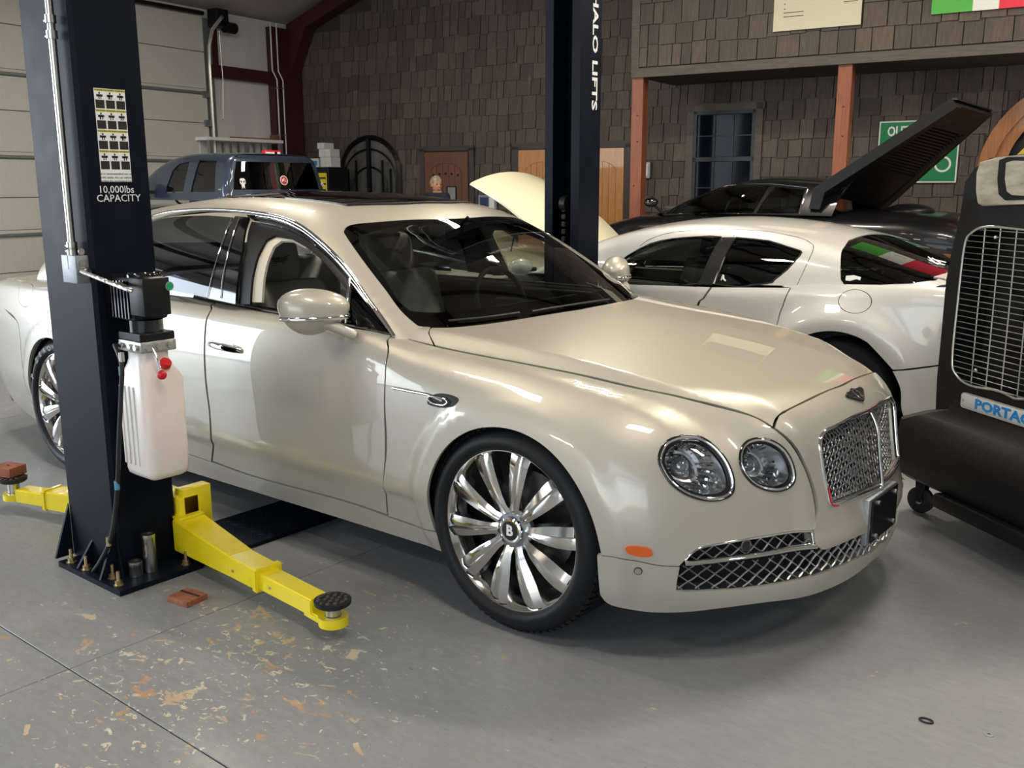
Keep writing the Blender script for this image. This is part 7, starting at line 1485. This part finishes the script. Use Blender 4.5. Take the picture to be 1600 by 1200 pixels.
disc_on((443, 282), .055, mat('sticker_red', (.5, .05, .05), .5), 'round_sticker'); disc_on((505, 288), .05, mat('sticker_red2', (.5, .05, .05), .5), 'round_sticker'); disc_on((379, 287), .045, None, 'skull_sticker', 1)
loft('bonnet', [(-10.5, .55, .6, 1.0), (-10.35, .70, .5, 1.12), (-9.9, .76, .5, 1.22), (-9.1, .76, .5, 1.30), (-7.05, .76, .5, 1.32)], M['blue'], truck, 28, YT, p=5)
tbox((-7.02, YT-.76, .5), (-5.5, YT-.70, 1.24), M['blue'], 'bed_side'); tbox((-7.02, YT+.70, .5), (-5.5, YT+.76, 1.24), M['blue'], 'bed_side'); tbox((-5.56, YT-.76, .5), (-5.5, YT+.76, 1.22), M['blue'], 'tailgate'); tbox((-7.02, YT-.72, .6), (-5.5, YT+.72, .66), M['bplast'], 'bed_floor')
p = onplane([(216, 291)], 1, YT-.85)[0]; MB().box((p[0]-.05, p[1]-.10, p[2]-.13), (p[0]+.05, p[1]+.08, p[2]+.08), bev=.03).build('door_mirror', M['bplast'], truck, smooth=50); MB().tube([p+[0, .05, -.05], p+[.05, .2, -.08]], .02, 6).build('mirror_arm', M['bplast'], truck)
p = TG.pix([(344, 296)])[0]; MB().box((p[0]-.03, p[1]-.004, p[2]-.008), (p[0]+.03, p[1]+.002, p[2]+.008)).build('cab_badge', M['chrome'], truck)
for x in (-9.6, -6.3):
    for s_ in (-1, 1): simple_wheel(truck, x, YT+s_*.67, .36, s_, rr=.22)
for y in (-.35, .35): MB().box((-8.1, YT+y-.22, .9), (-7.9, YT+y+.22, 1.5), bev=.05).build('seat_back', M['dleather'], truck); MB().box((-8.02, YT+y-.12, 1.5), (-7.92, YT+y+.12, 1.66), bev=.04).build('headrest', M['dleather'], truck)
MB().tube([(-8.45+.05*math.sin(a), YT-.35+.17*math.cos(a), 1.45+.16*math.sin(a)) for a in th], .014, 6, closed=True).build('steering_wheel', M['dleather'], truck, smooth=60)
# ================================================================ person by the alder door
PP = onplane([(683, 289)], 1, 6.9)[0]; hz_ = PP[2]; print('person', PP)
pers = thing('person', 'person with short grey-blond hair in a dark top standing before the arched panel door', 'person', (PP[0], PP[1], 0), 0)
M['skin'] = mat('skin', (.58, .30, .20), .5); M['skin'].node_tree.nodes['Principled BSDF'].inputs['Subsurface Weight'].default_value = .1
M['hair'] = noise_col(mat('grey_blond_hair', (.30, .24, .16), .6), [(.20, .16, .10), (.48, .42, .32)], 30, stretch=(1, 1, .3)); M['cloth'] = mat('dark_navy_cloth', (.015, .02, .04), .8); M['jean'] = mat('denim', (.04, .06, .11), .8)
def skin(name, verts, edges, rad, m, par, sub=1):
    me = bpy.data.meshes.new(name); me.from_pydata(verts, edges, []); o = bpy.data.objects.new(name, me); COL.objects.link(o); sm = o.modifiers.new('s', 'SKIN'); me.skin_vertices[0].data[0].use_root = True
    for i, r_ in enumerate(rad): me.skin_vertices[0].data[i].radius = (r_, r_) if not isinstance(r_, tuple) else r_
    ss = o.modifiers.new('u', 'SUBSURF'); ss.levels = sub; ss.render_levels = sub; dg = bpy.context.evaluated_depsgraph_get(); dg.update(); me2 = bpy.data.meshes.new_from_object(o.evaluated_get(dg)); me2.name = name; bpy.data.objects.remove(o); me2.shade_smooth(); return link(name, me2, m, par)
H = hz_+.125; zf = H-1.64                   # head top
sh_z, hp_z = 1.36+zf, .90+zf
vs = [(0, 0, .92+zf), (0, 0, 1.12+zf), (0, 0, 1.30+zf), (0, 0, 1.41+zf), (-.17, .0, 1.35+zf), (.17, 0, 1.35+zf), (-.22, .0, 1.10+zf), (.22, 0, 1.10+zf), (-.23, -.06, .88+zf), (.23, -.06, .88+zf), (-.10, 0, .86+zf), (.10, 0, .86+zf), (-.11, -.01, .48), (.11, -.01, .48), (-.11, .02, .09), (.11, .02, .09), (-.12, -.14, .04), (.12, -.14, .04), (0, -.005, 1.47+zf), (0, -.01, 1.53+zf)]
es = [(0, 1), (1, 2), (2, 3), (2, 4), (2, 5), (4, 6), (5, 7), (6, 8), (7, 9), (0, 10), (0, 11), (10, 12), (11, 13), (12, 14), (13, 15), (14, 16), (15, 17), (3, 18), (18, 19)]
rd = [(.15, .11), (.13, .10), (.15, .11), .06, .06, .06, .042, .042, .03, .03, .09, .09, .06, .06, .042, .042, .035, .035, .052, .05]
body = skin('body', vs, es, rd, M['skin'], pers, 2)
top = skin('dark_top', [(v[0]*1.02, v[1], v[2]) for v in vs[:10]], es[:9][:8], [(.165, .125), (.148, .118), (.168, .125), .075, .072, .072, .052, .052, .038, .038], M['cloth'], pers, 2)
skin('trousers', [vs[0]]+[vs[i] for i in (10, 11, 12, 13, 14, 15)], [(0, 1), (0, 2), (1, 3), (2, 4), (3, 5), (4, 6)], [(.165, .125), .105, .105, .075, .075, .06, .06], M['jean'], pers, 2)
for s_ in (-1, 1):
    MB().sphere((s_*.12, -.08, .04), .05, .13, .04).build('shoe', M['rubber'], pers, smooth=60)
    hx, hy, hz0 = s_*.232, -.075, .85+zf
    V = [(hx, hy, hz0+.02), (hx, hy-.01, hz0-.06)]; E = [(0, 1)]; Rr = [.028, (.018, .036)]
    for i, ln_ in enumerate((.055, .065, .06, .045)):
        yy = hy-.04+.022*i; b = len(V); V += [(hx, yy, hz0-.075), (hx-s_*.006, yy, hz0-.075-ln_*.55), (hx-s_*.02, yy, hz0-.075-ln_)]; E += [(1, b), (b, b+1), (b+1, b+2)]; Rr += [.0095, .009, .0075]
    b = len(V); V += [(hx-s_*.005, hy-.04, hz0-.035), (hx-s_*.01, hy-.06, hz0-.075)]; E += [(0, b), (b, b+1)]; Rr += [.011, .009]
    skin('hand', V, E, Rr, M['skin'], body, 1)
# head turned to the viewer's right
hd_ = bpy.data.objects.new('head', None); COL.objects.link(hd_); hd_.parent = pers; hd_.location = (0, -.015, hz_); vd = CAM-PP; hd_.rotation_euler = (0, 0, math.atan2(vd[1], vd[0])+R(90)+R(28))
V = []; nu, nv = 28, 20                                   # local: face towards -y
for i in range(nv+1):
    t = math.pi*i/nv
    for j in range(nu):
        a = 2*math.pi*j/nu; x, y, z = math.sin(t)*math.cos(a), math.sin(t)*math.sin(a), math.cos(t); k = 1.
        if z < 0: k = 1-.28*(-z)**1.4
        X, Y, Z = x*.074*k, y*.092*(1-.12*max(0, -z)), z*.118
        if y < 0: Y += .006*math.exp(-((Z-.01)/.02)**2)*(abs(x) < .6); Y -= .022*math.exp(-(x/.16)**2)*math.exp(-((Z+.018)/.022)**2); Y -= .006*math.exp(-(x/.3)**2)*math.exp(-((Z+.055)/.012)**2); Y -= .008*math.exp(-(x/.4)**2)*math.exp(-((Z+.095)/.02)**2)
        V.append((X, Y, Z))
Fc = [(i*nu+j, (i+1)*nu+j, (i+1)*nu+(j+1) % nu, i*nu+(j+1) % nu) for i in range(nv) for j in range(nu)]
MB().add(V, Fc).build('face', M['skin'], hd_, smooth=80)
for s_ in (-1, 1): MB().sphere((s_*.030, -.078, .008), .011).build('eye', M['blk'], hd_, smooth=60); MB().sphere((s_*.074, .0, -.005), .010, .022, .032).build('ear', M['skin'], hd_, smooth=60); MB().tube([(s_*.016, -.090, .030), (s_*.045, -.078, .030)], .004, 6).build('eyebrow', M['hair'], hd_)
MB().tube([(-.024, -.084, -.050), (0, -.094, -.057), (.024, -.084, -.050)], .005, 6, flat=.7).build('mouth', mat('lips', (.45, .10, .09), .5), hd_, smooth=60); MB().tube([(-.017, -.089, -.051), (0, -.0965, -.0555), (.017, -.089, -.051)], .003, 6).build('teeth', M['wht'], hd_)
V2 = []; F2 = []; 
for i in range(nv+1):
    t = math.pi*i/nv
    for j in range(nu): a = 2*math.pi*j/nu; x, y, z = math.sin(t)*math.cos(a), math.sin(t)*math.sin(a), math.cos(t); g_ = 1+.05*math.sin(7*a+3*z)+.03*math.sin(13*a); V2.append((x*.086*g_, .012+y*.100*g_, .015+z*.118*(1+.03*math.sin(5*a))))
for i in range(nv):
    for j in range(nu):
        a = 2*math.pi*(j+.5)/nu; z = math.cos(math.pi*(i+.5)/nv); y = math.sin(a)
        lim = .34 if y < -.35 else (-.05 if y < .1 else -.62)
        if z > lim: F2.append((i*nu+j, (i+1)*nu+j, (i+1)*nu+(j+1) % nu, i*nu+(j+1) % nu))
MB().add(V2, F2).build('hair', M['hair'], hd_, smooth=80)
